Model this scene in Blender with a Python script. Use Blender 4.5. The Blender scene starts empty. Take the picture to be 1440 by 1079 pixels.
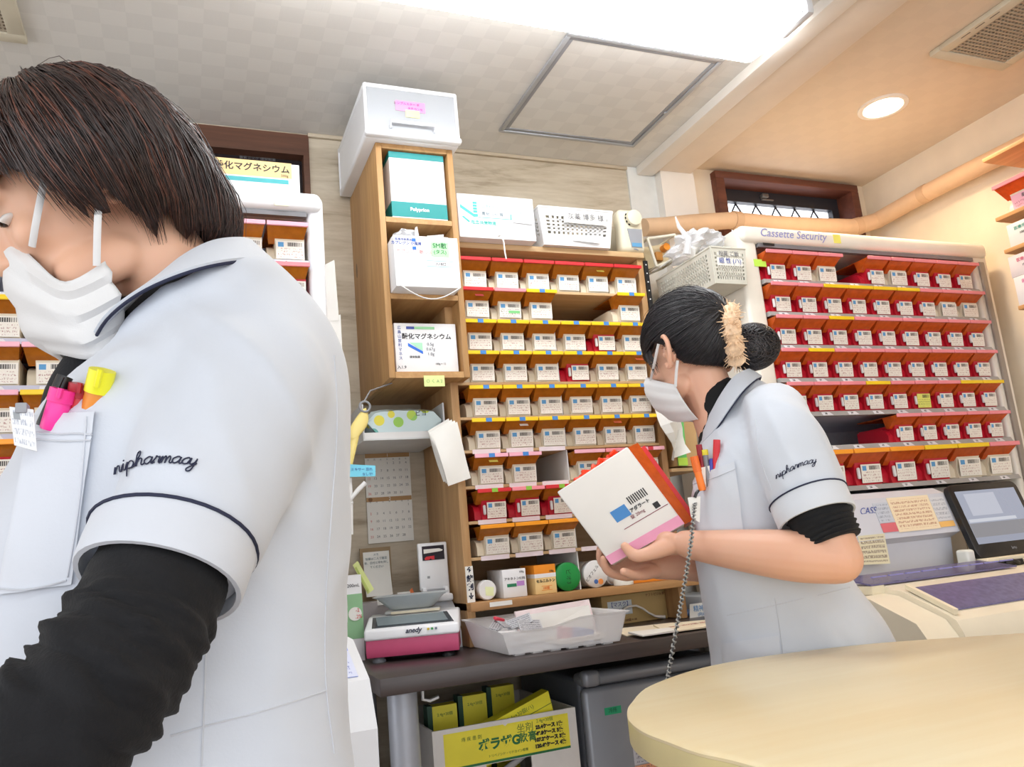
import bpy, bmesh, math, random
from mathutils import Vector, Matrix, noise as mnoise
random.seed(7)
S = bpy.context.scene
COL = S.collection
# ------------------------------------------------------------------ camera
F = 1146.0; CX, CY = 720.0, 539.5
def _rot(yaw, pitch, roll):
    yaw, pitch, roll = [math.radians(a) for a in (yaw, pitch, roll)]
    fwd = Vector((math.sin(yaw)*math.cos(pitch), math.cos(yaw)*math.cos(pitch), math.sin(pitch)))
    right = Vector((math.cos(yaw), -math.sin(yaw), 0)); up = right.cross(fwd)
    r = math.cos(roll)*right + math.sin(roll)*up
    u = -math.sin(roll)*right + math.cos(roll)*up
    return r, u, fwd
CR, CU, CF = _rot(22.56, 11.38, -5.2)
CAM = Vector((0, 0, 1.08))
cam = bpy.data.cameras.new('camera'); camo = bpy.data.objects.new('camera', cam); COL.objects.link(camo)
m = Matrix((CR, CU, -CF)).transposed().to_4x4(); m.translation = CAM
camo.matrix_world = m
cam.sensor_width = 36; cam.lens = 36*F/1440; cam.clip_start = .02; cam.clip_end = 50
S.camera = camo
# ------------------------------------------------------------------ light and exposure
S.view_settings.view_transform = 'Standard'; S.view_settings.look = 'None'
S.view_settings.gamma = 1; S.view_settings.use_curve_mapping = False
S.view_settings.exposure = 0.78
w = bpy.data.worlds.new('world'); S.world = w; w.use_nodes = True
bg = w.node_tree.nodes['Background']; bg.inputs[0].default_value = (.93, .96, 1, 1); bg.inputs[1].default_value = 1.3
LAMP = 7.0        # fluorescent diffuser emission
DOWN = 16.0       # warm downlight power (W)
# ------------------------------------------------------------------ pixel helpers (pixel on a plane of known depth -> point in the room)
def ray(x, y): return CR*((x-CX)/F) - CU*((y-CY)/F) + CF
def at(x, y, Y): d = ray(x, y); return CAM + d*(Y/d.y)
def atz(x, y, Z): d = ray(x, y); return CAM + d*((Z-CAM.z)/d.z)
def atx(x, y, X): d = ray(x, y); return CAM + d*(X/d.x)
# ------------------------------------------------------------------ colours and materials
def lin(c):
    out = []
    for v in c[:3]:
        v /= 255
        out.append(v/12.92 if v <= .04045 else ((v+.055)/1.055)**2.4)
    return (*out, 1)
MATS = {}
class NT:
    def __init__(s, name):
        s.m = bpy.data.materials.new(name); s.m.use_nodes = True; s.t = s.m.node_tree
        s.p = s.t.nodes['Principled BSDF']; s.out = s.t.nodes['Material Output']
    def n(s, typ, **kw):
        n = s.t.nodes.new(typ)
        for k, v in kw.items(): setattr(n, k, v)
        return n
    def l(s, a, b): s.t.links.new(a, b)
    def val(s, sock, v):
        if hasattr(v, 'links') or hasattr(v, 'is_output'): s.l(v, sock)
        else: sock.default_value = v
    def math(s, op, a, b=0, c=0):
        n = s.n('ShaderNodeMath', operation=op)
        s.val(n.inputs[0], a); s.val(n.inputs[1], b)
        if op in ('MULTIPLY_ADD', 'COMPARE', 'SMOOTH_MIN'): s.val(n.inputs[2], c)
        return n.outputs[0]
    def mix(s, fac, a, b, blend='MIX'):
        n = s.n('ShaderNodeMix', data_type='RGBA', blend_type=blend)
        s.val(n.inputs[0], fac)
        for i, v in ((6, a), (7, b)): s.val(n.inputs[i], v)
        return n.outputs[2]
    def coord(s, kind='Object', scale=(1, 1, 1), loc=(0, 0, 0), rot=(0, 0, 0)):
        tc = s.n('ShaderNodeTexCoord'); mp = s.n('ShaderNodeMapping')
        mp.inputs['Scale'].default_value = scale; mp.inputs['Location'].default_value = loc; mp.inputs['Rotation'].default_value = rot
        s.l(tc.outputs[kind], mp.inputs[0]); return mp.outputs[0]
    def pos(s, scale=(1, 1, 1)):
        g = s.n('ShaderNodeNewGeometry'); mp = s.n('ShaderNodeMapping'); mp.inputs['Scale'].default_value = scale
        s.l(g.outputs['Position'], mp.inputs[0]); return mp.outputs[0]
    def noise(s, vec, scale=5, detail=4, rough=.55, dist=0):
        n = s.n('ShaderNodeTexNoise'); s.l(vec, n.inputs['Vector'])
        n.inputs['Scale'].default_value = scale; n.inputs['Detail'].default_value = detail
        n.inputs['Roughness'].default_value = rough; n.inputs['Distortion'].default_value = dist
        return n.outputs['Fac']
    def ramp(s, fac, stops):
        n = s.n('ShaderNodeValToRGB'); s.l(fac, n.inputs[0]); e = n.color_ramp.elements
        while len(e) < len(stops): e.new(.5)
        for el, (p, c) in zip(e, stops): el.position = p; el.color = c
        return n.outputs[0]
    def bump(s, h, strength=.2, dist=.01):
        b = s.n('ShaderNodeBump'); b.inputs['Strength'].default_value = strength; b.inputs['Distance'].default_value = dist
        s.l(h, b.inputs['Height']); s.l(b.outputs[0], s.p.inputs['Normal'])
    def set(s, **kw):
        for k, v in kw.items():
            s.val(s.p.inputs[k.replace('_', ' ')], v)
    def rect(s, u, v, u0, u1, v0, v1):
        a = s.math('MULTIPLY', s.math('GREATER_THAN', u, u0), s.math('LESS_THAN', u, u1))
        b = s.math('MULTIPLY', s.math('GREATER_THAN', v, v0), s.math('LESS_THAN', v, v1))
        return s.math('MULTIPLY', a, b)
    def uv(s):
        tc = s.n('ShaderNodeTexCoord'); sp = s.n('ShaderNodeSeparateXYZ'); s.l(tc.outputs['UV'], sp.inputs[0])
        return sp.outputs[0], sp.outputs[1], tc.outputs['UV']
    def rnd(s):
        return s.n('ShaderNodeObjectInfo').outputs['Random']

def mat(name, c, rough=.5, var=.06, vscale=12, bump=0, bscale=120, metal=0, spec=.5, trans=0, alpha=1, emit=0, coat=0, sheen=0, sss=0):
    if name in MATS: return MATS[name]
    s = NT(name); col = lin(c)
    v = s.noise(s.pos(), vscale, 3)
    dark = tuple(x*(1-var) for x in col[:3])+(1,); lite = tuple(min(1, x*(1+var)) for x in col[:3])+(1,)
    s.set(Base_Color=s.ramp(v, [(.3, dark), (.7, lite)]), Roughness=rough, Metallic=metal)
    s.p.inputs['Specular IOR Level'].default_value = spec
    if bump: s.bump(s.noise(s.pos(), bscale, 2), bump, .004)
    if trans: s.set(Transmission_Weight=trans)
    if alpha < 1: s.set(Alpha=alpha)
    if coat: s.set(Coat_Weight=coat)
    if sheen: s.set(Sheen_Weight=sheen)
    if sss: s.set(Subsurface_Weight=sss, Subsurface_Radius=(.01, .004, .002), Subsurface_Scale=.6)
    if emit: s.set(Emission_Color=col, Emission_Strength=emit)
    MATS[name] = s.m; return s.m

def wood(name, c1, c2, axis='Z', scale=9, stretch=14, rough=.55, knots=False, bump=.08):
    if name in MATS: return MATS[name]
    s = NT(name)
    sc = {'X': (1/stretch, 1, 1), 'Y': (1, 1/stretch, 1), 'Z': (1, 1, 1/stretch)}[axis]
    v = s.pos(sc)
    a = s.noise(v, scale*2, 5, .6, .8); b = s.noise(v, scale*11, 3, .6)
    f = s.math('ADD', s.math('MULTIPLY', a, .7), s.math('MULTIPLY', b, .3))
    colr = s.ramp(f, [(.32, lin(c2)), (.5, lin([(x+y)/2 for x, y in zip(c1, c2)])), (.66, lin(c1))])
    if knots:
        k = s.n('ShaderNodeTexVoronoi'); s.l(s.pos({'X': (.4, 1, 1), 'Y': (1, .4, 1), 'Z': (1, 1, .4)}[axis]), k.inputs['Vector']); k.inputs['Scale'].default_value = 11
        colr = s.mix(s.math('LESS_THAN', k.outputs['Distance'], .1), colr, lin([x*.62 for x in c2]))
    s.set(Base_Color=colr, Roughness=rough); s.bump(f, bump, .004)
    MATS[name] = s.m; return s.m

# ------------------------------------------------------------------ mesh builder
class MB:
    def __init__(s): s.v = []; s.f = []; s.uv = {}; s.mi = []
    def add(s, vs, fs):
        o = len(s.v); s.v += [Vector(v) for v in vs]
        for f in fs: s.f.append([i+o for i in f])
        return s
    def box(s, x0, x1, y0, y1, z0, z1):
        return s.add([(x0,y0,z0),(x1,y0,z0),(x1,y1,z0),(x0,y1,z0),(x0,y0,z1),(x1,y0,z1),(x1,y1,z1),(x0,y1,z1)],
                     [(3,2,1,0),(4,5,6,7),(0,1,5,4),(1,2,6,5),(2,3,7,6),(3,0,4,7)])
    def rbox(s, x0, x1, y0, y1, z0, z1, r=.005, seg=2):
        bm = bmesh.new(); bmesh.ops.create_cube(bm, size=1)
        for v in bm.verts: v.co = Vector(((x0+x1)/2+v.co.x*(x1-x0), (y0+y1)/2+v.co.y*(y1-y0), (z0+z1)/2+v.co.z*(z1-z0)))
        r = min(r, .49*min(abs(x1-x0), abs(y1-y0), abs(z1-z0)))
        bmesh.ops.bevel(bm, geom=bm.edges[:], offset=r, segments=seg, profile=.5, affect='EDGES')
        bm.verts.index_update(); s.add([v.co.copy() for v in bm.verts], [[v.index for v in f.verts] for f in bm.faces]); bm.free(); return s
    def hexa(s, p):   # 8 corner points, bottom 4 then top 4
        return s.add(p, [(3,2,1,0),(4,5,6,7),(0,1,5,4),(1,2,6,5),(2,3,7,6),(3,0,4,7)])
    def prism(s, poly, axis, a, b):
        n = len(poly)
        def P(p, t): return {'X': (t, p[0], p[1]), 'Y': (p[0], t, p[1]), 'Z': (p[0], p[1], t)}[axis]
        vs = [P(p, a) for p in poly]+[P(p, b) for p in poly]
        fs = [list(range(n))[::-1], list(range(n, 2*n))]+[(i, (i+1) % n, n+(i+1) % n, n+i) for i in range(n)]
        return s.add(vs, fs)
    def rings(s, rs, cap=True, closed=True):
        n = len(rs[0]); o = len(s.v)
        vs = [p for r in rs for p in r]; fs = []
        for k in range(len(rs)-1):
            for i in range(n if closed else n-1):
                j = (i+1) % n; fs.append((k*n+i, k*n+j, (k+1)*n+j, (k+1)*n+i))
        if cap and closed: fs += [list(range(n))[::-1], [(len(rs)-1)*n+i for i in range(n)]]
        return s.add(vs, fs)
    def tube(s, pts, r, n=8, cap=True, flat=1.0, flatdir=None):
        pts = [Vector(p) for p in pts]; rs = []
        R = r if isinstance(r, (list, tuple)) else [r]*len(pts)
        prev = None
        for i, p in enumerate(pts):
            t = (pts[min(i+1, len(pts)-1)]-pts[max(i-1, 0)])
            if t.length < 1e-9: t = Vector((0, 0, 1))
            t.normalize()
            if prev is None:
                a = flatdir.copy() if flatdir else (Vector((0, 0, 1)) if abs(t.z) < .9 else Vector((1, 0, 0)))
            else: a = prev
            a = (a - t*a.dot(t))
            if a.length < 1e-6: a = t.orthogonal()
            a.normalize(); prev = a; b = t.cross(a)
            rs.append([p + a*(math.cos(2*math.pi*k/n)*R[i]) + b*(math.sin(2*math.pi*k/n)*R[i]*flat) for k in range(n)])
        return s.rings(rs, cap)
    def lathe(s, prof, n=24, c=(0, 0, 0), axis='Z', cap=True):
        rs = []
        for r, h in prof:
            ring = []
            for k in range(n):
                a = 2*math.pi*k/n; x, y = r*math.cos(a), r*math.sin(a)
                p = {'Z': (x, y, h), 'Y': (x, h, -y), 'X': (h, x, y)}[axis]
                ring.append(Vector(c)+Vector(p))
            rs.append(ring)
        return s.rings(rs, cap)
    def quad(s, a, b, c, d, uv=((0,0),(1,0),(1,1),(0,1))):
        o = len(s.v); s.v += [Vector(a), Vector(b), Vector(c), Vector(d)]
        s.uv[len(s.f)] = uv; s.f.append([o, o+1, o+2, o+3]); return s
    def card(s, a, b, c, d, t=.0008):   # thin sheet with thickness, a..d anticlockwise seen from front, uv on the front
        a, b, c, d = [Vector(q) for q in (a, b, c, d)]; n = (b-a).cross(d-a).normalized()*t
        s.quad(a, b, c, d); o = len(s.v)
        s.v += [q-n for q in (a, b, c, d)]
        s.f += [[o+3, o+2, o+1, o], [o-4, o, o+1, o-3], [o-3, o+1, o+2, o-2], [o-2, o+2, o+3, o-1], [o-1, o+3, o, o-4]]
        return s
    def xf(s, M):
        s.v = [M @ v for v in s.v]; return s
    def mesh(s, name, mt, smooth=None):
        me = bpy.data.meshes.new(name); me.from_pydata([tuple(v) for v in s.v], [], s.f)
        if s.uv:
            ul = me.uv_layers.new()
            for p in me.polygons:
                u = s.uv.get(p.index)
                if u:
                    for li, c in zip(p.loop_indices, u): ul.data[li].uv = c
        if mt:
            for q in (mt if isinstance(mt, (list, tuple)) else [mt]): me.materials.append(q)
        if smooth is not None:
            me.polygons.foreach_set('use_smooth', [True]*len(me.polygons))
            me.set_sharp_from_angle(angle=math.radians(smooth))
        me.update(); return me
    def build(s, name, mt, parent=None, smooth=40, local=False):
        if parent is not None and not local:
            o = BASE.get(parent.name, Vector()); s.v = [v-o for v in s.v]
        return link(name, s.mesh(name, mt, smooth), parent)
BASE = {}
def link(name, data, parent=None):
    o = bpy.data.objects.new(name, data); COL.objects.link(o)
    if parent is not None:
        o.parent = parent; BASE[o.name] = BASE.get(parent.name, Vector())
    return o
def tag(o, label, cat, group=None):
    o['label'] = label; o['category'] = cat
    if group: o['group'] = group
    return o
def thing(name, label, cat, loc=(0, 0, 0), group=None, rz=0, rot=None):
    o = bpy.data.objects.new(name, None); COL.objects.link(o); o.empty_display_size = .05
    o.location = loc; o.rotation_euler = rot or (0, 0, rz); BASE[o.name] = Vector(loc)
    return tag(o, label, cat, group)
def struct(name, mb, mt, parent=None, smooth=30):
    o = mb.build(name, mt, parent, smooth)
    if parent is None: o['kind'] = 'structure'
    return o
TXT = {}
def text_mesh(body, size, mt, extrude=.0002, shear=0, spacing=1, bold=0):
    key = (body, size, mt.name, shear, bold)
    if key in TXT: return TXT[key]
    c = bpy.data.curves.new('lettering', 'FONT'); c.body = body; c.size = size; c.extrude = extrude; c.shear = shear
    c.align_x = 'CENTER'; c.align_y = 'CENTER'; c.space_character = spacing; c.offset = bold; c.resolution_u = 3
    o = bpy.data.objects.new('tmp', c); COL.objects.link(o)
    me = bpy.data.meshes.new_from_object(o.evaluated_get(bpy.context.evaluated_depsgraph_get()))
    bpy.data.objects.remove(o); bpy.data.curves.remove(c)
    me.materials.clear(); me.materials.append(mt); TXT[key] = me; return me
def text(body, size, origin, right, up, mt, parent, **kw):
    """lettering lying on a surface: origin = centre, right/up = direction vectors (world)"""
    me = text_mesh(body, size, mt, **kw); r = Vector(right).normalized(); u = Vector(up); u = (u-r*u.dot(r)).normalized(); n = r.cross(u)
    M = Matrix((r, u, n)).transposed().to_4x4(); M.translation = Vector(origin)+n*.0006-BASE.get(parent.name, Vector())
    o = link('lettering', me, parent); o.matrix_local = M; return o
X, Y_, Z = Vector((1, 0, 0)), Vector((0, 1, 0)), Vector((0, 0, 1))

# ------------------------------------------------------------------ shared materials
def print_mat(name, base, ink=(40, 40, 50), rows=7, blue=True, bar=True, dens=.52, accent=None):
    s = NT(name); u, v, uvv = s.uv()
    mp = s.n('ShaderNodeMapping'); mp.inputs['Scale'].default_value = (26, rows*1.0, 1); s.l(uvv, mp.inputs[0])
    off = s.n('ShaderNodeVectorMath', operation='ADD'); s.l(mp.outputs[0], off.inputs[0])
    cb = s.n('ShaderNodeCombineXYZ'); s.l(s.math('MULTIPLY', s.rnd(), 60), cb.inputs[2]); s.l(cb.outputs[0], off.inputs[1])
    nz = s.n('ShaderNodeTexNoise'); s.l(off.outputs[0], nz.inputs[0]); nz.inputs['Scale'].default_value = 1.6; nz.inputs['Detail'].default_value = 1
    line = s.math('GREATER_THAN', s.math('PINGPONG', s.math('MULTIPLY', v, rows), .5), .2)
    ink_m = s.math('MULTIPLY', s.math('MULTIPLY', s.math('GREATER_THAN', nz.outputs[0], dens), line), s.rect(u, v, .06, .94, .08, .6 if bar else .92))
    col = s.mix(s.math('MULTIPLY', ink_m, .65), lin(base), lin(ink))
    if accent:
        col = s.mix(s.rect(u, v, *accent[1]), col, lin(accent[0]))
    if blue: col = s.mix(s.rect(u, v, .07, .27, .66, .92), col, lin((90, 160, 215)))
    if bar:
        bars = s.math('GREATER_THAN', s.math('FRACT', s.math('MULTIPLY', s.math('ADD', u, s.math('MULTIPLY', s.math('SINE', s.math('MULTIPLY', u, 90)), .01)), 30)), .42)
        col = s.mix(s.math('MULTIPLY', s.rect(u, v, .4, .92, .7, .92), bars), col, lin((35, 35, 38)))
    s.set(Base_Color=col, Roughness=.45); MATS[name] = s.m; return s.m
WHITE = mat('white_plastic', (232, 232, 232), .35, .02)
CREAM = mat('cream_plastic', (232, 222, 196), .4, .03)
BLACK = mat('black_plastic', (25, 25, 27), .35)
GREY = mat('grey_plastic', (150, 152, 158), .4)
INK = mat('ink_black', (30, 28, 32), .6)
INKB = mat('ink_blue', (70, 90, 165), .6)
INKN = mat('navy_thread', (28, 34, 62), .7)
INKG = mat('ink_green', (20, 95, 60), .6)
PAPER = mat('white_paper', (236, 234, 228), .7, .03)
# =================================================================== the room
YW = 2.30; XR = 2.563; ZC = 2.36; ZR = 2.385
def wallpaper_wood():
    s = NT('wood_grain_wallpaper'); v = s.pos((.16, 1, 1))
    a = s.noise(v, 16, 6, .6, 1.2); b = s.noise(v, 90, 3, .6)
    f = s.math('ADD', s.math('MULTIPLY', a, .75), s.math('MULTIPLY', b, .25))
    s.set(Base_Color=s.ramp(f, [(.3, lin((150, 134, 112))), (.45, lin((188, 174, 152))), (.62, lin((206, 194, 174)))]), Roughness=.6)
    s.bump(f, .05, .003); return s.m
def ceiling_mat(name, c, amt):
    s = NT(name); ck = s.n('ShaderNodeTexChecker'); s.l(s.pos(), ck.inputs['Vector']); ck.inputs['Scale'].default_value = 18
    n = s.noise(s.pos((1, 6, 1)), 30, 3); n2 = s.noise(s.pos((6, 1, 1)), 30, 3)
    f = s.mix(ck.outputs['Fac'], n, n2)
    d = tuple(x*(1-amt) for x in lin(c)[:3])+(1,)
    c1 = s.mix(s.math('MULTIPLY', ck.outputs['Fac'], .45), lin(c), d)
    s.set(Base_Color=s.mix(s.math('MULTIPLY', f, .22), c1, d), Roughness=.7); s.bump(f, .12, .004); return s.m
M_WW = wallpaper_wood(); M_CL = ceiling_mat('checked_ceiling_paper', (222, 219, 214), .13); M_CRT = ceiling_mat('plain_ceiling_paper', (224, 206, 184), .06)
M_CREAMW = mat('cream_wallpaper', (232, 218, 196), .7, .04, 9, .08, 220)
M_MARB = mat('pale_stone_panel', (222, 222, 218), .35, .05, 14)
M_POST = mat('white_post_paint', (232, 226, 218), .5, .02)
M_DARKW = wood('dark_wood', (92, 56, 40), (58, 34, 26), 'X')
struct('floor', MB().box(-3, XR, -2.2, YW, -.05, 0), wood('floor_boards', (150, 120, 90), (115, 90, 66), 'Y'))
wb = struct('wall_back', MB().box(.362, 1.464, YW, YW+.1, 0, ZC+.05), M_WW)
struct('wall_back_left', MB().box(-3, .362, YW, YW+.1, 0, 2.10).box(-3, -.45, YW, YW+.1, 2.10, ZC+.05).box(-.45, .362, YW, YW+.1, 2.335, ZC+.05), M_WW)
struct('wall_stone_strip', MB().box(1.464, 1.575, YW-.008, YW+.1, 0, ZC+.02), M_MARB)
struct('trim_1', MB().box(1.575, 1.715, YW-.045, YW+.1, 0, ZC+.02), M_POST)
WX0, WX1, WZ0, WZ1 = 1.835, 2.495, 2.09, 2.372
struct('wall_back_right', MB().box(1.715, WX0, YW, YW+.1, 0, ZR+.05).box(WX1, XR+.1, YW, YW+.1, 0, ZR+.05)
       .box(WX0, WX1, YW, YW+.1, 0, WZ0).box(WX0, WX1, YW, YW+.1, WZ1, ZR+.05), M_CREAMW)
struct('wall_right', MB().box(XR, XR+.1, -2.2, YW+.1, 0, ZR+.05), M_CREAMW)
struct('ceiling', MB().box(-3, 1.50, -2.2, YW+.1, ZC, ZC+.1), M_CL)
struct('ceiling_right', MB().box(1.70, XR+.1, -2.2, YW+.1, ZR, ZR+.1), M_CRT)
struct('beam', MB().rbox(1.565, 1.705, -2.2, YW-.01, ZC-.022, ZR+.05, .004), mat('beam_paper', (228, 214, 198), .7, .03))
struct('trim_2', MB().rbox(1.50, 1.5655, -2.2, YW-.008, ZC-.03, ZC+.05, .006), M_POST)
struct('trim_3', MB().rbox(.36, 1.464, YW-.012, YW, ZC-.012, ZC, .002), wood('thin_cornice_wood', (206, 192, 170), (176, 160, 138), 'X'))
# ---- dark wooden transom behind the left cabinet
w2 = struct('window_2', MB().box(-.45, .362, YW-.01, YW+.04, 2.335, 2.352).box(-.45, -.41, YW-.01, YW+.04, 2.10, 2.335).box(.345, .362, YW-.01, YW+.04, 2.10, 2.335).box(-.41, .345, YW-.01, YW+.03, 2.285, 2.335), wood('transom_wood', (112, 72, 50), (76, 46, 32), 'X'))
struct('pane', MB().box(-.41, .345, YW+.03, YW+.045, 2.10, 2.285), mat('dark_pane', (40, 34, 36), .2), w2)
# ---- small lattice window
w1 = struct('window_1', MB().rbox(WX0-.012, WX1+.012, YW-.03, YW+.12, WZ1-.028, WZ1, .003).rbox(WX0-.012, WX0+.026, YW-.03, YW+.12, WZ0, WZ1-.028, .003)
            .rbox(WX1-.026, WX1+.012, YW-.03, YW+.12, WZ0, WZ1-.028, .003).rbox(WX0-.012, WX1+.012, YW-.03, YW+.12, WZ0, WZ0+.028, .003), wood('window_wood', (116, 66, 48), (80, 42, 32), 'X'))
struct('sash', MB().box(WX0+.026, WX1-.026, YW+.05, YW+.09, 2.295, WZ1-.028).box(WX0+.026, WX0+.045, YW+.05, YW+.09, WZ0+.028, 2.295).box(WX1-.06, WX1-.026, YW+.05, YW+.09, WZ0+.028, 2.295)
       .box(WX0+.045, WX1-.06, YW+.05, YW+.09, WZ0+.028, WZ0+.05), mat('dark_sash', (44, 44, 50), .4), w1)
struct('latch', MB().rbox(2.08, 2.11, YW+.03, YW+.05, 2.315, 2.33, .003).rbox(2.085, 2.14, YW+.04, YW+.05, 2.307, 2.313, .002), mat('latch_metal', (120, 115, 110), .4, metal=.5), w1)
day = mat('daylight_pane', (238, 242, 250), .3, .0, emit=1.6)
struct('pane', MB().box(WX0+.045, WX1-.06, YW+.075, YW+.08, WZ0+.05, 2.295), day, w1)
lat = mat('lattice_lead', (46, 46, 52), .5)
x0, x1, z0, z1 = WX0+.045, WX1-.06, WZ0+.05, 2.295
for sgn in (1, -1):
    for k in range(-4, 12):
        xa = x0 + k*.095; dz = (z1-z0); dx = dz*.62
        pa = Vector((xa if sgn > 0 else xa+dx, YW+.068, z1)); pb = Vector((xa+dx if sgn > 0 else xa, YW+.068, z0))
        lo, hi = 0, 1
        d = pb-pa
        t0, t1 = sorted(((x0-pa.x)/d.x, (x1-pa.x)/d.x)); lo, hi = max(0, t0), min(1, t1)
        if hi-lo < .08: continue
        struct('lattice_bar', MB().tube([pa+d*lo, pa+d*hi], .0035, 6), lat, w1)
# ---- ceiling hatch
h = thing('ceiling_hatch', 'square access hatch with grey aluminium frame set in the ceiling', 'hatch', (1.15, 1.87, ZC-.001))
AL = mat('aluminium_frame', (172, 174, 178), .4, metal=.35)
hx0, hx1, hy0, hy1 = .925, 1.41, 1.64, 2.15
def frame(x0, x1, y0, y1, w, za, zb):
    return MB().rbox(x0, x1, y0, y0+w, za, zb, .002).rbox(x0, x1, y1-w, y1, za, zb, .002).rbox(x0, x0+w, y0+w, y1-w, za, zb, .002).rbox(x1-w, x1, y0+w, y1-w, za, zb, .002)
frame(hx0, hx1, hy0, hy1, .013, ZC-.008, ZC).build('outer_frame', AL, h)
frame(hx0+.0135, hx1-.0135, hy0+.0135, hy1-.0135, .013, ZC-.005, ZC).build('inner_frame', mat('aluminium_inner', (150, 152, 158), .45, metal=.35), h)
MB().box(hx0+.027, hx1-.027, hy0+.027, hy1-.027, ZC-.003, ZC).build('panel', M_CL, h)
MB().lathe([(.006, ZC-.009), (.006, ZC-.004)], 12, (hx1-.013, 1.93, 0)).build('key_lock', AL, h)
# ---- fluorescent ceiling fixture
def ceiling_lamp(x0, x1, yc, label):
    t = thing('ceiling_lamp', label, 'lamp', ((x0+x1)/2, yc, ZC), 'fluorescent ceiling fixtures')
    H = mat('lamp_housing', (236, 236, 238), .4, .01)
    MB().rbox(x0-.02, x1+.02, yc-.135, yc+.125, ZC-.022, ZC-.0005, .008).build('housing', H, t)
    prof = [(-.125, -.02), (-.118, -.05), (-.085, -.078), (0, -.088), (.08, -.078), (.106, -.05), (.112, -.02)]
    rs = []
    for k, (xx, sc) in enumerate(((x0, .8), (x0+.012, .95), (x0+.03, 1), (x1-.03, 1), (x1-.012, .95), (x1, .8))):
        rs.append([Vector((xx, yc+a*(.9+.1*sc), ZC+(b if sc == 1 else -.02+(b+.02)*sc))) for a, b in prof])
    mb = MB().rings(rs)
    mb.build('diffuser', LMAT, t, 50)
    MB().rbox(x1+.0005, x1+.024, yc-.13, yc-.02, ZC-.07, ZC-.02, .008).build('end_cap', mat('end_cap_grey', (205, 206, 210), .4), t)
    return t
s = NT('lamp_diffuser'); s.set(Base_Color=(1, 1, 1, 1), Roughness=.3, Emission_Color=(.95, .98, 1, 1), Emission_Strength=LAMP); LMAT = s.m
L = ceiling_lamp(.10, 1.42, 1.465, 'long white fluorescent ceiling lamp beside the access hatch')
text('60Hz 100V', .018, (1.385, 1.35, ZC-.0565), X, -Y_*1+Z*.5, INK, L)
ceiling_lamp(-.3, 1.02, -.9, 'added unseen fluorescent ceiling lamp behind the viewer for frontal light')  # unseen fixture, added to light the shelves from the front
# ---- downlight
t = thing('downlight', 'round recessed warm downlight in the ceiling near the vent', 'lamp', (2.135, 1.775, ZR))
MB().lathe([(.078, ZR-.0005), (.078, ZR-.006), (.07, ZR-.009), (.062, ZR-.007), (.060, ZR-.001)], 32, (2.135, 1.775, 0), cap=False).build('trim_ring', mat('downlight_ring', (238, 232, 224), .4), t)
s = NT('downlight_lens'); s.set(Base_Color=(1, .9, .75, 1), Emission_Color=(1, .80, .56, 1), Emission_Strength=9)
MB().lathe([(.0605, ZR-.004), (.0605, ZR-.0005)], 32, (2.135, 1.775, 0)).build('lens', s.m, t)
la = bpy.data.lights.new('downlight_lamp', 'SPOT'); la.energy = DOWN; la.color = (1, .74, .48); la.spot_size = 2.7; la.spot_blend = .8; la.shadow_soft_size = .06
lo = link('downlight_lamp', la, t); lo.location = (0, 0, -.012)
# ---- vents
def vent(x0, x1, y0, y1, z, label, rz=0):
    cx, cy = (x0+x1)/2, (y0+y1)/2
    t = thing('ceiling_vent', label, 'vent', (cx, cy, z), rz=rz)
    hx, hy = (x1-x0)/2, (y1-y0)/2; VM = mat('vent_plastic', (206, 198, 178), .5)
    mb = frame(-hx, hx, -hy, hy, .035, -.016, -.0005); mb.build('frame', VM, t, local=True)
    MB().box(-hx+.035, hx-.035, -hy+.035, hy-.035, -.006, -.001).build('backing', mat('vent_dark', (100, 90, 80), .8), t, local=True)
    me = MB().box(-hx+.035, hx-.035, -.0028, .0028, -.013, -.006).mesh('louvre', mat('vent_louvre', (172, 160, 142), .5), 30)
    n = int((2*hy-.07)/.0125)
    for k in range(n):
        o = link('louvre', me, t); o.location = (0, -hy+.035+(k+.5)*(2*hy-.07)/n, 0)
    me2 = MB().box(-.0022, .0022, -hy+.035, hy-.035, -.0125, -.006).mesh('cross_bar', mat('vent_louvre', (172, 160, 142), .5), 30)
    n = int((2*hx-.07)/.0135)
    for k in range(n):
        o = link('cross_bar', me2, t); o.location = (-hx+.035+(k+.5)*(2*hx-.07)/n, 0, 0)
    mt = mat('vent_slit', (110, 100, 88), .7)
    for k in range(3): MB().rbox(-hx+.010, -hx+.0145, -.06+k*.045, -.03+k*.045, -.0165, -.015, .001).build('slit', mt, t, local=True)
vent(2.03, 2.33, 1.19, 1.50, ZR, 'beige square louvred vent in the warm ceiling by the downlight')
vent(-.62, -.33, 1.68, 1.99, ZC, 'beige ceiling vent above the bowed head, at the picture corner')
# ---- duct pipe along the wall
pts = [at(905, 320, 2.19), at(935, 318, 2.2), at(970, 314, 2.21), at(1030, 310, 2.21), at(1090, 316, 2.21), at(1150, 319, 2.21), at(1200, 320, 2.22)]
pts += [Vector((2.495, 2.2, 2.19)), Vector((2.51, 2.12, 2.20)), Vector((2.512, 2.0, 2.205)), Vector((2.512, 1.85, 2.205)), Vector((2.512, 1.6, 2.2)), Vector((2.512, 1.2, 2.2))]
t = thing('duct_pipe', 'beige taped duct pipe running past the small window', 'pipe', pts[0])
PM = mat('duct_tape_beige', (214, 180, 146), .55, .05, 20, .1, 60)
MB().tube(pts, [.03]*4+[.032]*9, 16).build('pipe', PM, t, 60)
for p, q in ((pts[6], pts[7]), (pts[9], pts[10]), (pts[3], pts[4])):
    MB().tube([p, p+(q-p).normalized()*.03], .0335, 16).build('tape_band', mat('duct_band', (204, 168, 134), .5), t, 60)
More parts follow.
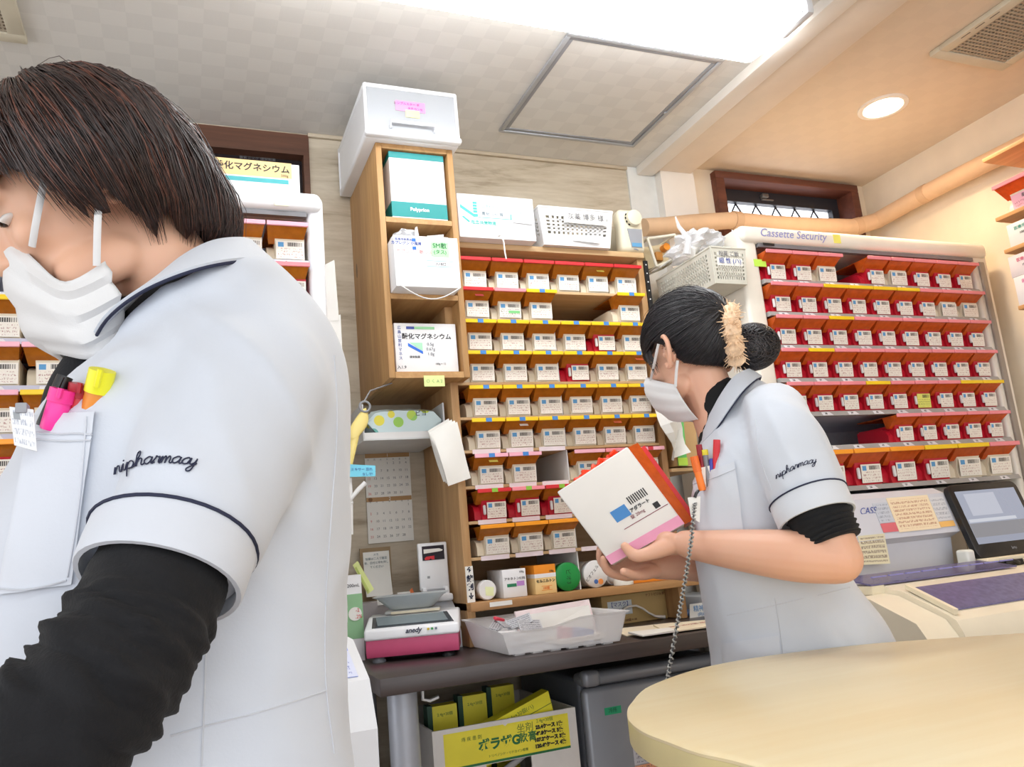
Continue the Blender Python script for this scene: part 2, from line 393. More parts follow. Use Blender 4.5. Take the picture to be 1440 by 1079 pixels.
# =================================================================== drug cassettes
def amber(name, c, tr=.35):
    s = NT(name)
    v = s.noise(s.pos((1, 1, 1)), 60, 3)
    a = lin(c); d = tuple(x*.8 for x in a[:3])+(1,)
    s.set(Base_Color=s.ramp(v, [(.35, d), (.65, a)]), Roughness=.16)
    tb = s.n('ShaderNodeBsdfTransparent'); tb.inputs[0].default_value = (min(1, a[0]*1.25), a[1]*1.25, a[2]*.9, 1)
    mx = s.n('ShaderNodeMixShader'); mx.inputs[0].default_value = tr
    s.l(s.p.outputs[0], mx.inputs[1]); s.l(tb.outputs[0], mx.inputs[2]); s.l(mx.outputs[0], s.out.inputs[0])
    return s.m
AMB = {'mid': amber('amber_lid', (214, 136, 44), .42), 'right': amber('orange_lid', (236, 116, 44), .42)}
EDGE = {k: mat('lid_edge_'+k, c, .35, .04) for k, c in dict(red=(214, 44, 52), yellow=(246, 206, 30), pink=(240, 142, 152), orange=(250, 160, 36), lightpink=(243, 178, 194)).items()}
BODY = {'cream': mat('cassette_cream', (232, 220, 196), .4, .03), 'red': mat('cassette_red', (196, 30, 50), .3, .06)}
STK = {k: mat('sticker_'+k, c, .5) for k, c in dict(blue=(70, 135, 205), green=(140, 190, 60), red=(200, 40, 60), yellow=(235, 228, 110), pink=(240, 110, 120), salmon=(240, 130, 90), white=(238, 236, 230)).items()}
CARD = print_mat('cassette_card', (244, 240, 230), (160, 84, 84), 6, dens=.57)
CARDY = print_mat('cassette_card_yellow', (232, 236, 120), (110, 110, 50), 6, blue=False)
CARDG = print_mat('cassette_card_green', (238, 236, 228), (90, 70, 70), 6, accent=((120, 205, 130), (.42, .95, .3, .48)))
PILL = mat('tablet_sachets', (236, 140, 36), .45, .2, 90)
# local frame: x right, y back, z up; origin bottom centre of the body front; H = strip height .079, W = .093
def body_mesh():
    mb = MB()
    # tapered hopper body with a leaning concave front panel
    prof = [(.0, .0), (.004, .012), (.004, .03), (-.004, .052), (.0, .055), (.02, .052), (.14, .052), (.14, 0)]
    mb.prism(prof, 'X', -.026, .041)
    # rounded left cheek of the scoop
    pr2 = [(.012, .002), (.012, .022), (.02, .036), (.034, .044), (.13, .046), (.13, .002)]
    mb.prism(pr2, 'X', -.043, -.026)
    return mb
def lid_mesh():
    mb = MB(); w, wb, t = .0455, .036, .0016
    top = .079
    # sloped front panel, hood top and cheeks
    a = [(-w, -.034, top-.003), (w, -.034, top-.003), (wb, .006, .044), (-wb-.004, .006, .044)]
    mb.hexa([Vector(p)+Vector((0, t, -t)) for p in a]+[Vector(p) for p in a])
    mb.box(-w, w, -.034, .12, top-.0035, top-.0015)
    for sx in (-1, 1):
        q = [(sx*w, -.034, top-.003), (sx*w, .02, top-.003), (sx*(wb+.002), .02, .044), (sx*(wb+.002), .006, .044)]
        mb.hexa([Vector(p) for p in q]+[Vector(p)+Vector((-sx*t, 0, 0)) for p in q])
    return mb
def edge_mesh(): return MB().rbox(-.0462, .0462, -.0385, -.0335, .0705, .0808, .001, 1)
def card_mesh(red=False):
    x0, x1 = (-.013, .040) if red else (-.024, .040)
    z1 = .0545
    return MB().card((x0, -.0035, .004), (x1, -.0035, .004), (x1, -.0062, z1-.008), (x0, -.0062, z1-.008), .001)
def tab_mesh(): return MB().rbox(-.0235, -.0165, -.0085, -.001, .014, .040, .002, 1)
def pill_mesh():
    mb = MB(); rr = random.Random(3)
    for k in range(7):
        x = -.03+k*.0095; z = .052+rr.uniform(0, .008); y = .004+rr.uniform(0, .01)
        mb.xf(Matrix()); b = MB().rbox(-.008, .008, -.006, .006, -.005, .005, .002, 1)
        b.xf(Matrix.Translation((x, y, z)) @ Matrix.Rotation(rr.uniform(-.6, .6), 4, 'Y')); mb.add(b.v, b.f)
    return mb
def stick_mesh(): return MB().box(-.008, .008, -.0395, -.0384, .0704, .0810)
MC = {}
def shared(key, fn, mt):
    k = (key, mt.name)
    if k not in MC: MC[k] = fn().mesh(key, mt, 40)
    return MC[k]
ORD = ['first', 'second', 'third', 'fourth', 'fifth', 'sixth', 'seventh', 'eighth', 'ninth', 'tenth']
def cassette(x, y, z, edge, body, unit, row, col, lidk='mid', sticker=None, note=None, pills=False, scale=(1, 1, 1), card=None, opened=0):
    ename = {'lightpink': 'pale pink'}.get(edge, edge)
    t = thing('drug_cassette', f'{ename}-edged amber cassette with {body} body, {ORD[col]} from left in {ORD[row]} row of {unit}', 'cassette', (x, y, z), f'drug cassettes in the {unit}')
    t.scale = scale
    link('body', shared('body', body_mesh, BODY[body]), t)
    link('lid', shared('lid', lid_mesh, AMB[lidk]), t)
    link('lid_edge', shared('lid_edge', edge_mesh, EDGE[edge]), t)
    red = body == 'red'
    link('label_card', shared('label_card_r' if red else 'label_card', lambda: card_mesh(red), card or CARD), t)
    if red: link('grip_tab', shared('grip_tab', tab_mesh, WHITE), t)
    if sticker: link('sticker', shared('sticker', stick_mesh, STK[sticker]), t)
    if note:
        o = link('note', shared('note', lambda: MB().card((-.008, -.0004, -.007), (.016, -.0004, -.007), (.016, -.0004, .007), (-.008, -.0004, .007), .0005), STK[note]), t)
        o.location = (.005, -.021, .064); o.rotation_euler = (math.radians(-40), 0, 0)
    if pills:
        o = link('sachets', shared('sachets', pill_mesh, PILL), t)
        o['label'] = 'orange sachets'
    return t
# ---------------------------------------------------------------- wooden shelf in the middle
SX0, SX1, SYF, SYB = .655, 1.292, 2.0, 2.295
WS = wood('shelf_wood', (206, 166, 116), (168, 126, 82), 'Z', knots=False)
WSX = wood('shelf_board_wood', (212, 180, 136), (182, 146, 102), 'X')
t = thing('cassette_shelf', 'tall open wooden shelf holding rows of yellow-edged cassettes', 'shelf', ((SX0+SX1)/2, 2.15, .848))
MB().rbox(SX0, SX0+.022, SYF, SYB, .849, 1.895, .002).build('side_panel', WS, t)
MB().rbox(SX1-.02, SX1, SYF, SYB, .849, 1.895, .002).build('side_panel', WS, t)
MB().box(SX0+.022, SX1-.02, SYB-.008, SYB, .93, 1.88).build('back_panel', WSX, t)
MB().rbox(SX0-.0, SX1, SYF-.012, SYB, 1.8955, 1.9125, .002).build('top_board', WSX, t)
P0 = .6955; PW = .0952
rowz = [1.866, 1.78, 1.689, 1.602, 1.508, 1.42, 1.327, 1.237, 1.146]     # lid strips
def base(i): return rowz[i]-.0805
for i in range(9):
    MB().rbox(SX0+.022, SX1-.02, SYF+.004, SYB-.008, base(i)-.0085, base(i)-.0005, .001, 1).build('shelf_board', WSX, t)
bb = MB().rbox(SX0-.0, SX1+.03, SYF-.03, SYB-.008, .935, .956, .002).build('bottom_board', wood('bottom_board_wood', (196, 150, 98), (158, 114, 70), 'X'), t)
for r0, r1, c in ((2, 4, 3), (5, 5, 3), (6, 9, 3), (4, 5, 3)):
    za = base(r1)-.0 if r1 < 9 else .9565; zb = base(r0)-.009+ (rowz[0]-rowz[1])
    for k in range(r0, min(r1, 8)+1):
        top = base(k-1)-.009 if k > 0 else 1.895
        MB().box(P0+3*PW-.003, P0+3*PW+.0, SYF+.012, SYB-.008, base(k), top).build('divider', WHITE, t) if (k, c) not in MC else None
        MC[(k, c)] = 1
MB().box(P0+3*PW-.003, P0+3*PW, SYF+.012, SYB-.008, .9565, base(8)-.009).build('divider', WHITE, t)
MB().box(SX1+.0005, SX1+.014, SYF-.004, SYF+.002, 1.70, 1.89).build('hole_strip', BLACK, t)
for k in range(7): MB().lathe([(.0022, SYF-.0048), (.0022, SYF-.0041)], 8, (SX1+.007, 0, 1.715+k*.027), 'Y').build('hole', WHITE, t)
# white paper strips under some rows
for i, cols in ((7, (0, 1, 2)), (6, (0, 1, 2)), (8, (0, 1, 2, 3)), (5, (0, 1, 2))):
    for c in cols:
        MB().card((P0+c*PW+.008, SYF+.003, base(i)-.0105), (P0+c*PW+.086, SYF+.003, base(i)-.0105), (P0+c*PW+.086, SYF+.003, base(i)+.001), (P0+c*PW+.008, SYF+.003, base(i)+.001)).build('paper_strip', mat('strip_paper', (240, 226, 232), .6), t)
MID = {0: [('red', 'cream')]*6,
       1: [('red', 'cream', None, 'pink'), ('pink', 'cream'), ('yellow', 'cream', 'blue'), None, None, ('yellow', 'cream', 'blue')],
       2: [('yellow', 'cream', 'blue')]*4+[('yellow', 'red', 'blue'), ('yellow', 'cream', 'blue')],
       3: [('yellow', 'cream', 'blue')]*3+[('yellow', 'red', 'blue'), ('yellow', 'cream', 'blue'), ('yellow', 'cream', 'blue', 'salmon')],
       4: [('yellow', 'cream', 'blue')]*6,
       5: [('yellow', 'cream', 'blue'), ('yellow', 'cream', 'blue', 'white'), ('yellow', 'cream', 'blue'), ('yellow', 'cream', 'blue'), ('yellow', 'cream', 'blue', 'salmon'), ('yellow', 'cream', 'blue')],
       6: [('lightpink', 'cream', 'blue', 'yellow'), ('lightpink', 'cream', 'blue'), None, ('lightpink', 'cream', None), ('pink', 'cream'), ('lightpink', 'cream', 'red')],
       7: [('red', 'red', 'green'), ('pink', 'red', 'green'), ('red', 'red', 'green'), None, ('red', 'red'), ('lightpink', 'cream')],
       8: [('orange', 'cream'), ('orange', 'cream', None, None), ('orange', 'cream'), None, None, None]}
for i, rowd in MID.items():
    for c, d in enumerate(rowd):
        if d is None: continue
        d = list(d)+[None]*4
        if i == 0 and c == 4: d[3] = 'yellow'
        cassette(P0+PW*(c+.5), SYF+.006, base(i), d[0], d[1], 'wooden shelf', i, c, 'mid', d[2], d[3],
                 pills=(i, c) in ((6, 3), (7, 2)), scale=(1, 1, .965), card=CARDG if (i, c) == (1, 1) else None)
# ---------------------------------------------------------------- security cabinets
CABW = mat('cabinet_white', (226, 228, 232), .35, .02); CABC = mat('cabinet_cream', (232, 226, 214), .38, .03)
RAIL = mat('rail_grey', (166, 164, 162), .35); TAGM = mat('number_tag_white', (226, 226, 230), .5)
def cabinet(x0, x1, ox0, ox1, yf, ztop, oz0, oz1, strips, pitch, m_frame, label, name, ncol, slotw, tagm):
    t = thing(name, label, 'cabinet', ((x0+x1)/2, (yf+2.25)/2, 0))
    yb = 2.25
    MB().rbox(x0, ox0-.001, yf, yb, .0, ztop, .012, 3).build('side_panel', m_frame, t, 60)
    MB().rbox(ox1+.001, x1, yf, yb, .0, ztop, .012, 3).build('side_panel', m_frame, t, 60)
    MB().rbox(x0+.004, x1-.004, yf-.012, yb, oz1, ztop+.006, .018, 4).build('header', m_frame, t, 60)
    MB().box(ox0, ox1, yb-.02, yb, oz0, oz1).build('back_panel', mat('cabinet_inner', (222, 222, 228), .5), t)
    MB().box(ox0, ox1, yf-.004, yf+.012, oz1-.012, oz1-.001).build('shutter_slot', mat('shutter_grey', (120, 120, 124), .4), t)
    MB().box(ox0, ox1, yf+.05, yb-.02, .05, oz0).build('base_box', m_frame, t)
    for i, zs in enumerate(strips):
        bz = zs-.0805 if i < 6 else zs-.1
        MB().box(ox0, ox1, yf+.008, yb-.02, bz-.004, bz-.0005).build('shelf_board', mat('cabinet_shelf', (214, 213, 222), .4), t)
        MB().prism([(yf-.012, bz-.0145), (yf+.0075, bz-.0145), (yf+.0075, bz-.0005), (yf-.004, bz-.0005)], 'X', ox0, ox1).build('rail', RAIL if tagm else mat('rail_lilac', (196, 198, 216), .35), t)
        n = ncol if i < 6 else int((ox1-ox0)/.135)
        sw = slotw if i < 6 else .1352
        for c in range(n):
            cx = (ox0 + sw*(c+.5)) if i < 6 else ox1-.004-sw*(n-c-.5)
            nt_ = MB().add([(cx-.016, yf-.0128, bz-.0135), (cx+.022, yf-.0128, bz-.0135), (cx+.013, yf-.0062, bz-.003), (cx-.016, yf-.0062, bz-.003),
                      (cx-.016, yf-.0112, bz-.0135), (cx+.022, yf-.0112, bz-.0135), (cx+.013, yf-.0045, bz-.003), (cx-.016, yf-.0045, bz-.003)],
                     [(0, 1, 2, 3), (7, 6, 5, 4), (0, 4, 5, 1), (1, 5, 6, 2), (2, 6, 7, 3), (3, 7, 4, 0)]).build('number_tag', TAGM, t)
            text(str(i*9+c+1), .009, (cx-.003, yf-.0098, bz-.0083), X, Z*.82+Y_*.5, INK, nt_)
    return t
# right-hand cabinet
rs = [1.855-.098*k for k in range(7)]
RX0, RX1 = 1.558, 2.432
cr = cabinet(1.492, 2.505, RX0, RX1, 1.80, 1.93, 1.145, 1.884, rs, .098, CABC, 'cream roller-shutter cabinet of red cassettes under the small window', 'cassette_cabinet', 9, .0958, True)
text('Cassette Security', .035, (1.685, 1.7878, 1.913), X, Z, mat('ink_lilac', (138, 140, 196), .6), cr, shear=.3)
MB().rbox(2.452, 2.476, 1.79, 1.7995, 1.02, 1.87, .004).build('shutter_track', mat('track_grey', (150, 140, 130), .4), cr)
MB().rbox(2.478, 2.49, 1.785, 1.7995, 1.16, 1.20, .003).build('lock', BLACK, cr)
MB().card((1.838, 1.7875, 1.897), (1.866, 1.7875, 1.897), (1.866, 1.7875, 1.925), (1.838, 1.7875, 1.925)).build('yellow_note', STK['yellow'], cr)
nt = MB().card((1.535, 1.7985, 1.812), (1.578, 1.7985, 1.812), (1.578, 1.7985, 1.834), (1.535, 1.7985, 1.834)).build('green_note', mat('lime_note', (196, 240, 90), .6), cr)
MB().rbox(1.57, 1.61, 1.787, 1.7905, 1.874, 1.8825, .002).build('lock_plate', BLACK, cr)
SP = .0958
rowsR = [ # (edge, body) per column; '.' empty
  ['p r', 'p r', 'p c', None, 'p r', 'p c', 'p r', 'p r', 'p r'],
  ['p r', 'p r', 'y r', 'y r', 'y r', 'y r', 'p r', 'p c', 'p c'],
  ['p r', 'p r', 'y r', 'p r', 'p r', 'p r', 'p r', 'p r', 'p r'],
  ['p r', 'y r', 'p r', 'p r', 'p r', 'p r', 'p r', 'p r', 'p r'],
  ['p r', 'p r', 'p r', 'y r', 'p r', 'p r', 'p r', 'y r', 'y r'],
  [None, None, None, None, 'p r', 'p r', 'p r', 'p r', 'p r']]
EM = {'p': 'pink', 'y': 'yellow', 'o': 'orange'}; BMm = {'r': 'red', 'c': 'cream'}
rp = random.Random(5)
for i, row in enumerate(rowsR):
    for c, d in enumerate(row):
        if not d: continue
        e, b = d.split()
        cassette(RX0+SP*(c+.5), 1.80+.006, rs[i]-.0805, EM[e], BMm[b], 'right cabinet', i, c, 'right', pills=rp.random() < .4, scale=(SP/.0952, 1, 1.0), card=CARDY if (i, c) == (4, 5) else None)
n7 = 6
for c, d in enumerate(['o r', 'o r', 'o r', 'y r', 'y c', 'p c']):
    e, b = d.split()
    sx = .135/.0952
    cassette(RX1-.004-.1352*(n7-c-.5), 1.80+.006, rs[6]-.1, EM[e], BMm[b], 'right cabinet', 6, c, 'right', pills=True, scale=(sx, 1.1, 1.245))
# left-hand cabinet
ls = [1.844-.0955*k for k in range(7)]
LX0, LX1 = -.5695, .272
cl = cabinet(-.635, .312, LX0, LX1, 1.80, 1.925, 1.12, 1.882, ls, .0955, CABW, 'white shutter cabinet of amber cassettes behind the bowed woman', 'cassette_cabinet', 9, .0935, False)
MB().card((.20, 1.7868, 1.89), (.232, 1.7868, 1.89), (.232, 1.7868, 1.915), (.20, 1.7868, 1.915)).build('yellow_note', mat('pale_note', (244, 242, 200), .6), cl)
for k, (za, zb) in enumerate(((1.76, 1.62), (1.63, 1.55), (1.52, 1.40))):
    xo = (.3125, .3125, .3125)[k]
    MB().card((xo-.004+.002*k, 1.795, zb), (xo+.022-.004*(k == 0), 1.775, zb-.004), (xo+.022-.008*(k == 0), 1.775, za), (xo-.004, 1.795, za-.005)).build('taped_paper', PAPER, cl)
LE = [['lightpink']*9, ['pink']*9, ['yellow']*9, ['lightpink']*9, ['lightpink', 'pink', 'lightpink']+['yellow']*6, ['orange']*9, ['pink']*9]
for i in range(7):
    for c in range(9):
        x = LX0+.0935*(c+.5)
        vis = (c <= 4 and i >= 2) or (c >= 6 and i <= 3)
        if not vis: continue
        cassette(x, 1.806, ls[i]-(.0805 if i < 6 else .0805), LE[i][c], 'red' if i in (5, 6) or (i == 1 and c > 6) else 'cream', 'left cabinet', i, c, 'mid', pills=(i == 0 or i == 4), scale=(.98, 1, 1))
# =================================================================== desk, tower and everything on them
DZ = .848
DM = wood('dark_desk_laminate', (80, 70, 68), (58, 50, 49), 'X', 6, 18, .35, bump=.03)
t = thing('desk', 'dark brown laminate desk along the back wall', 'desk', (.95, 2.0, 0))
MB().rbox(.362, 1.47, 1.70, 2.296, .812, DZ-.0005, .003).build('desktop', DM, t)
for x, y in ((.43, 1.80), (.43, 2.22), (1.42, 1.80), (1.42, 2.22)):
    MB().lathe([(.032, 0), (.032, .80), (.04, .802), (.04, .8118)], 20, (x, y, 0)).build('leg', mat('desk_leg_grey', (176, 180, 190), .35, metal=.2), t, 50)
MB().tube([(.475, 1.80, .80), (.475, 1.80, .78), (.49, 1.80, .775), (.51, 1.80, .78)], .004, 6).build('bag_hook', WHITE, t, 60)
# ---------------------------------------------------------------- wooden tower cupboard on the wall
TX0, TX1, TY0, TY1, TZ0, TZ1 = .479, .692, 1.94, 2.299, 1.52, 2.158
TW = wood('tower_pine', (202, 160, 106), (164, 120, 72), 'Z', 8, 12, .5, knots=True)
TWX = wood('tower_pine_cross', (204, 162, 108), (166, 122, 74), 'Y', 8, 10, .5)
t = thing('wall_cupboard', 'narrow pine cupboard with three open compartments mounted on the wall', 'cupboard', ((TX0+TX1)/2, 2.12, TZ0))
MB().rbox(TX0, TX0+.016, TY0, TY1, TZ0, TZ1, .0015).build('side_panel', TW, t)
MB().rbox(TX1-.016, TX1, TY0, TY1, TZ0, TZ1, .0015).build('side_panel', TW, t)
for nm, z0, z1 in (('bottom_board', TZ0+.0, TZ0+.016), ('shelf_board', 1.727, 1.741), ('shelf_board', 1.936, 1.95), ('top_board', TZ1-.014, TZ1)):
    MB().box(TX0+.0165, TX1-.0165, TY0+.001, TY1, z0, z1).build(nm, TWX, t)
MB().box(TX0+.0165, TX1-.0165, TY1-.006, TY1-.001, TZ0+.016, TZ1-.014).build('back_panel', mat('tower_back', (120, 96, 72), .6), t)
MB().box(TX0+.001, TX0+.008, TY0+.004, TY0+.012, 1.725, 1.75).build('peg', mat('peg_dark', (90, 66, 54), .6), t)
g = MB().card((.567, TY0-.0015, 1.497), (.621, TY0-.0015, 1.497), (.621, TY0-.0015, 1.525), (.567, TY0-.0015, 1.525)).build('green_note', mat('pale_green_note', (222, 244, 158), .6), t)
text('○ く A 2', .011, (.594, TY0-.0016, 1.51), X, Z, mat('ink_grey', (150, 160, 120), .6), t)
# boxes in the tower
TEAL = mat('teal_print', (0, 138, 138), .45); CART = mat('white_carton', (236, 236, 238), .55, .02); CARTS = mat('grey_carton_side', (206, 204, 208), .6)
b = thing('medicine_box', 'white box with teal bands in the top compartment of the pine cupboard', 'box', (.585, 2.06, 1.951))
MB().box(.516, .667, 1.950, 2.20, 1.9505, 2.142).build('carton', CART, b)
MB().box(.5155, .6675, 1.9492, 2.19, 1.957, 1.999).build('teal_band', TEAL, b)
MB().box(.5157, .6673, 1.9492, 2.19, 2.124, 2.1415).build('teal_band', TEAL, b)
text('Polyprion', .0135, (.591, 1.949, 1.979), X, Z, WHITE, b, bold=.0004)
b = thing('carton', 'white carton with green note jutting from the middle compartment', 'box', (.59, 2.0, 1.742))
yb = 1.885
MB().rbox(.497, .667, yb, 2.12, 1.7415, 1.878, .002).build('carton', CART, b)
gm = MB().card((.594, yb-.001, 1.825), (.641, yb-.001, 1.825), (.641, yb-.001, 1.864), (.594, yb-.001, 1.864)).build('green_note', mat('mint_note', (176, 244, 176), .6), b)
text('SM散', .017, (.617, yb-.0012, 1.853), X, Z, INKG, b); text('(タス)', .013, (.617, yb-.0012, 1.836), X, Z, INKG, b)
text('医療用医薬品', .0075, (.523, yb, 1.866), X, Z, INKB, b); text('カプレジン 小児用', .0095, (.53, yb, 1.856), X, Z, INKB, b, bold=.0003)
text('カプレジン散小児', .012, (.55, yb, 1.834), X, Z, mat('ink_pale_red', (226, 150, 150), .6), b)
for z in (1.862, 1.84): MB().box(.5452, .555, yb-.0007, yb, z, z+.0085).build('blue_mark', mat('blue_mark', (40, 110, 215), .5), b)
for z in (1.812, 1.797): MB().box(.58, .65, yb-.0006, yb, z, z+.0012).build('print_line', mat('teal_line', (130, 190, 200), .5), b)
text('入18ロ', .010, (.617, yb, 1.804), X, Z, INK, b)
pts = [Vector((.508+.155*k/14, yb-.004, 1.742-.033*math.sin(math.pi*k/14))) for k in range(15)]
MB().tube([(.503, yb+.01, 1.746)]+pts+[(.666, yb+.01, 1.746)], .0016, 6).build('cord', WHITE, b, 60)
b = thing('medicine_box', 'white magnesium oxide box in the bottom compartment of the pine cupboard', 'box', (.585, 2.0, 1.537))
yb = 1.958
MB().rbox(.503, .668, yb, 2.2, 1.5365, 1.668, .0015).build('carton', CART, b)
text('酸化マグネシウム', .0165, (.588, yb, 1.632), X, Z, INK, b, bold=.0003)
MB().box(.535, .556, yb-.0007, yb, 1.652, 1.659).build('blue_band', mat('blue_band', (60, 80, 160), .5), b)
MB().box(.5565, .61, yb-.0007, yb, 1.652, 1.659).build('green_band', mat('light_green_band', (150, 210, 160), .5), b)
MB().prism([(.537, 1.615), (.575, 1.593), (.575, 1.586), (.537, 1.607)], 'Y', yb-.0009, yb).build('blue_stripe', mat('blue_mark', (40, 110, 215), .5), b)
MB().prism([(.541, 1.616), (.575, 1.616), (.575, 1.5945)], 'Y', yb-.0007, yb).build('green_triangle', mat('pale_mint', (170, 230, 190), .5), b)
for k, q in enumerate(('0.5g', '0.67g', '1.0g')): text(q, .011, (.596, yb, 1.612-.013*k), X, Z, mat('ink_dark_grey', (90, 95, 105), .6), b)
for k, ch in enumerate('広島山営利マネス'): text(ch, .010, (.516, yb, 1.655-.0115*k), X, Z, INKB, b)
text('入1.9', .011, (.517, yb, 1.551), X, Z, INK, b); text('健栄製薬', .007, (.553, yb, 1.578), X, Z, INK, b); text('100g × 12', .007, (.62, yb, 1.56), X, Z, INK, b)
# plastic bag stuffed on the carton
def crumple(c, r, seed, amp=.35, sub=3, freq=22):
    bm = bmesh.new(); bmesh.ops.create_icosphere(bm, subdivisions=sub, radius=1)
    for v in bm.verts:
        d = v.co.normalized(); n = mnoise.noise(d*2.2+Vector((seed, 0, 0)))*amp + abs(mnoise.noise(d*5+Vector((0, seed, 0))))*amp*.6
        v.co = Vector(c)+Vector((d.x*r[0], d.y*r[1], d.z*r[2]))*(1+n-.2)
    bm.verts.index_update(); mb = MB().add([v.co.copy() for v in bm.verts], [[v.index for v in f.verts] for f in bm.faces]); bm.free(); return mb
def clear_film(name, c=(238, 240, 244), a=.45, rough=.2):
    s = NT(name); s.set(Base_Color=lin(c), Roughness=rough)
    tb = s.n('ShaderNodeBsdfTransparent'); mx = s.n('ShaderNodeMixShader'); mx.inputs[0].default_value = a
    s.l(s.p.outputs[0], mx.inputs[1]); s.l(tb.outputs[0], mx.inputs[2]); s.l(mx.outputs[0], s.out.inputs[0]); return s.m
FILM = clear_film('clear_film'); 
t = thing('plastic_bag', 'crumpled clear plastic bag tucked above the carton in the pine cupboard', 'bag', (.55, 1.94, 1.893))
MB().add(*(lambda m: (m.v, m.f))(crumple((.545, 1.955, 1.913), (.04, .05, .020), 3))).build('film', FILM, t, 20)
MB().hexa([(.56, 1.91, 1.8935), (.573, 1.91, 1.8935), (.573, 1.918, 1.8935), (.56, 1.918, 1.8935), (.563, 1.906, 1.925), (.568, 1.906, 1.927), (.568, 1.912, 1.927), (.563, 1.912, 1.925)]).build('knot', FILM, t, 20)
t.location.z -= .0145
t = thing('folded_paper', 'folded white papers lying on the carton beside the clear bag', 'paper', (.62, 1.94, 1.893))
MB().hexa([(.59, 1.895, 1.8925), (.645, 1.895, 1.8925), (.645, 1.99, 1.8925), (.59, 1.99, 1.8925), (.59, 1.895, 1.899), (.645, 1.895, 1.897), (.645, 1.99, 1.905), (.59, 1.99, 1.905)]).build('lower_sheet', PAPER, t)
MB().hexa([(.595, 1.92, 1.906), (.64, 1.92, 1.901), (.645, 2.0, 1.906), (.6, 2.0, 1.906), (.6, 1.92, 1.909), (.642, 1.918, 1.915), (.645, 2.0, 1.914), (.6, 2.0, 1.91)]).build('upper_sheet', CARTS, t)
t.location.z -= .0145
# clear drawer on top of the tower
t = thing('storage_case', 'translucent plastic storage case with a pink note on the pine cupboard', 'storage case', (.58, 2.1, 2.159))
FROST = clear_film('frosted_plastic', (196, 199, 204), .35, .35); DW = mat('drawer_white', (232, 232, 234), .35, .02)
dx0, dx1, dy0, dy1, dz0, dz1 = .447, .706, 1.905, 2.285, 2.1585, 2.312
MB().rbox(dx0, dx1, dy0+.015, dy1, dz1-.016, dz1, .006, 3).rbox(dx0, dx1, dy0+.015, dy1, dz0, dz0+.02, .006, 3).build('case_frame', DW, t, 50)
MB().rbox(dx0+.003, dx0+.008, dy0+.02, dy1, dz0+.02, dz1-.016, .001, 1).rbox(dx1-.008, dx1-.003, dy0+.02, dy1, dz0+.02, dz1-.016, .001, 1).rbox(dx0, dx1, dy1-.006, dy1, dz0, dz1, .001, 1).build('case_wall', DW, t)
fr = MB().rbox(dx0+.006, dx1-.006, dy0+.003, dy0+.011, dz0+.008, dz1-.012, .004, 2).build('drawer_front', FROST, t, 50)
MB().rbox(dx0-.002, dx1+.003, dy0-.006, dy0+.016, dz0-.0, dz0+.017, .007, 3).rbox(dx0, dx1, dy0, dy0+.016, dz1-.014, dz1-.001, .006, 3).rbox(dx0, dx0+.009, dy0, dy0+.014, dz0+.01, dz1-.008, .004, 2).rbox(dx1-.009, dx1, dy0, dy0+.014, dz0+.01, dz1-.008, .004, 2).build('drawer_rim', DW, t, 50)
MB().tube([(.515, dy0+.002, 2.186), (.515, dy0-.008, 2.20), (.635, dy0-.008, 2.20), (.635, dy0+.002, 2.186)], .004, 8).build('handle', clear_film('frost_handle', (235, 236, 240), .15), t, 50)
MB().box(.47, .55, 2.0, 2.2, 2.182, 2.25).build('stored_box', mat('stored_white', (235, 235, 235), .6), t)
MB().box(.62, .68, 1.97, 2.1, 2.182, 2.27).build('stored_box', mat('stored_white', (235, 235, 235), .6), t)
MB().card((.532, dy0+.0015, 2.239), (.613, dy0+.0015, 2.239), (.613, dy0+.0015, 2.268), (.532, dy0+.0015, 2.268)).build('pink_note', mat('pink_note', (246, 150, 206), .6), t)
MB().card((.558, dy0+.0010, 2.222), (.596, dy0+.0010, 2.222), (.596, dy0+.0010, 2.243), (.558, dy0+.0010, 2.243)).build('yellow_note', mat('straw_note', (242, 240, 160), .6), t)
text('シンブルスター ボ', .0085, (.562, dy0+.001, 2.259), X, Z, mat('ink_purple', (170, 50, 130), .6), t); text('タテコンセ', .0085, (.585, dy0+.001, 2.247), X, Z, MATS['ink_purple'], t)
# ---------------------------------------------------------------- on top of the middle shelf
ZT = 1.913
b = thing('carton', 'white carton with teal logo on top of the wooden shelf', 'box', (.815, 2.1, ZT))
yb = 1.955
MB().rbox(.70, .926, yb, 2.27, ZT, 2.04, .002).build('carton', CART, b)
MB().prism([(.707, 2.008), (.707, 1.998), (.745, 1.973), (.7565, 1.9745), (.7565, 1.982), (.745, 1.982)], 'Y', yb-.0008, yb).build('teal_check', mat('teal_logo', (70, 185, 175), .5), b)
MB().prism([(.71, 1.972), (.715, 1.974), (.733, 1.959), (.728, 1.957)], 'Y', yb-.0008, yb).build('teal_bar', MATS['teal_logo'], b)
for k in range(4): MB().box(.744, .7555, yb-.0008, yb, 1.986+k*.0085, 1.9925+k*.0085).build('teal_block', MATS['teal_logo'], b)
text('阪急共栄物流', .012, (.772, yb, 1.957), X, Z, MATS['teal_logo'], b, bold=.0003)
MB().box(.757, .855, yb-.0007, yb, 1.972, 1.9735).box(.853, .856, yb-.0007, yb, 1.972, 1.988).build('teal_rule', MATS['teal_logo'], b)
text('浜野 5ml', .016, (.795, yb, 2.004), X, Z, mat('ink_light_blue', (150, 200, 225), .6), b); text('青紙 5ml 等', .013, (.80, yb, 1.984), X, Z, mat('ink_mid_grey', (120, 140, 150), .6), b)
MB().card((.858, yb-.003, 1.964), (.918, yb-.004, 1.961), (.917, yb-.001, 2.006), (.858, yb-.001, 2.0)).build('taped_note', mat('film_note', (232, 236, 240), .4), b)
text('パス A-1', .011, (.876, yb-.0035, 1.992), X, Z, MATS['ink_light_blue'], b)
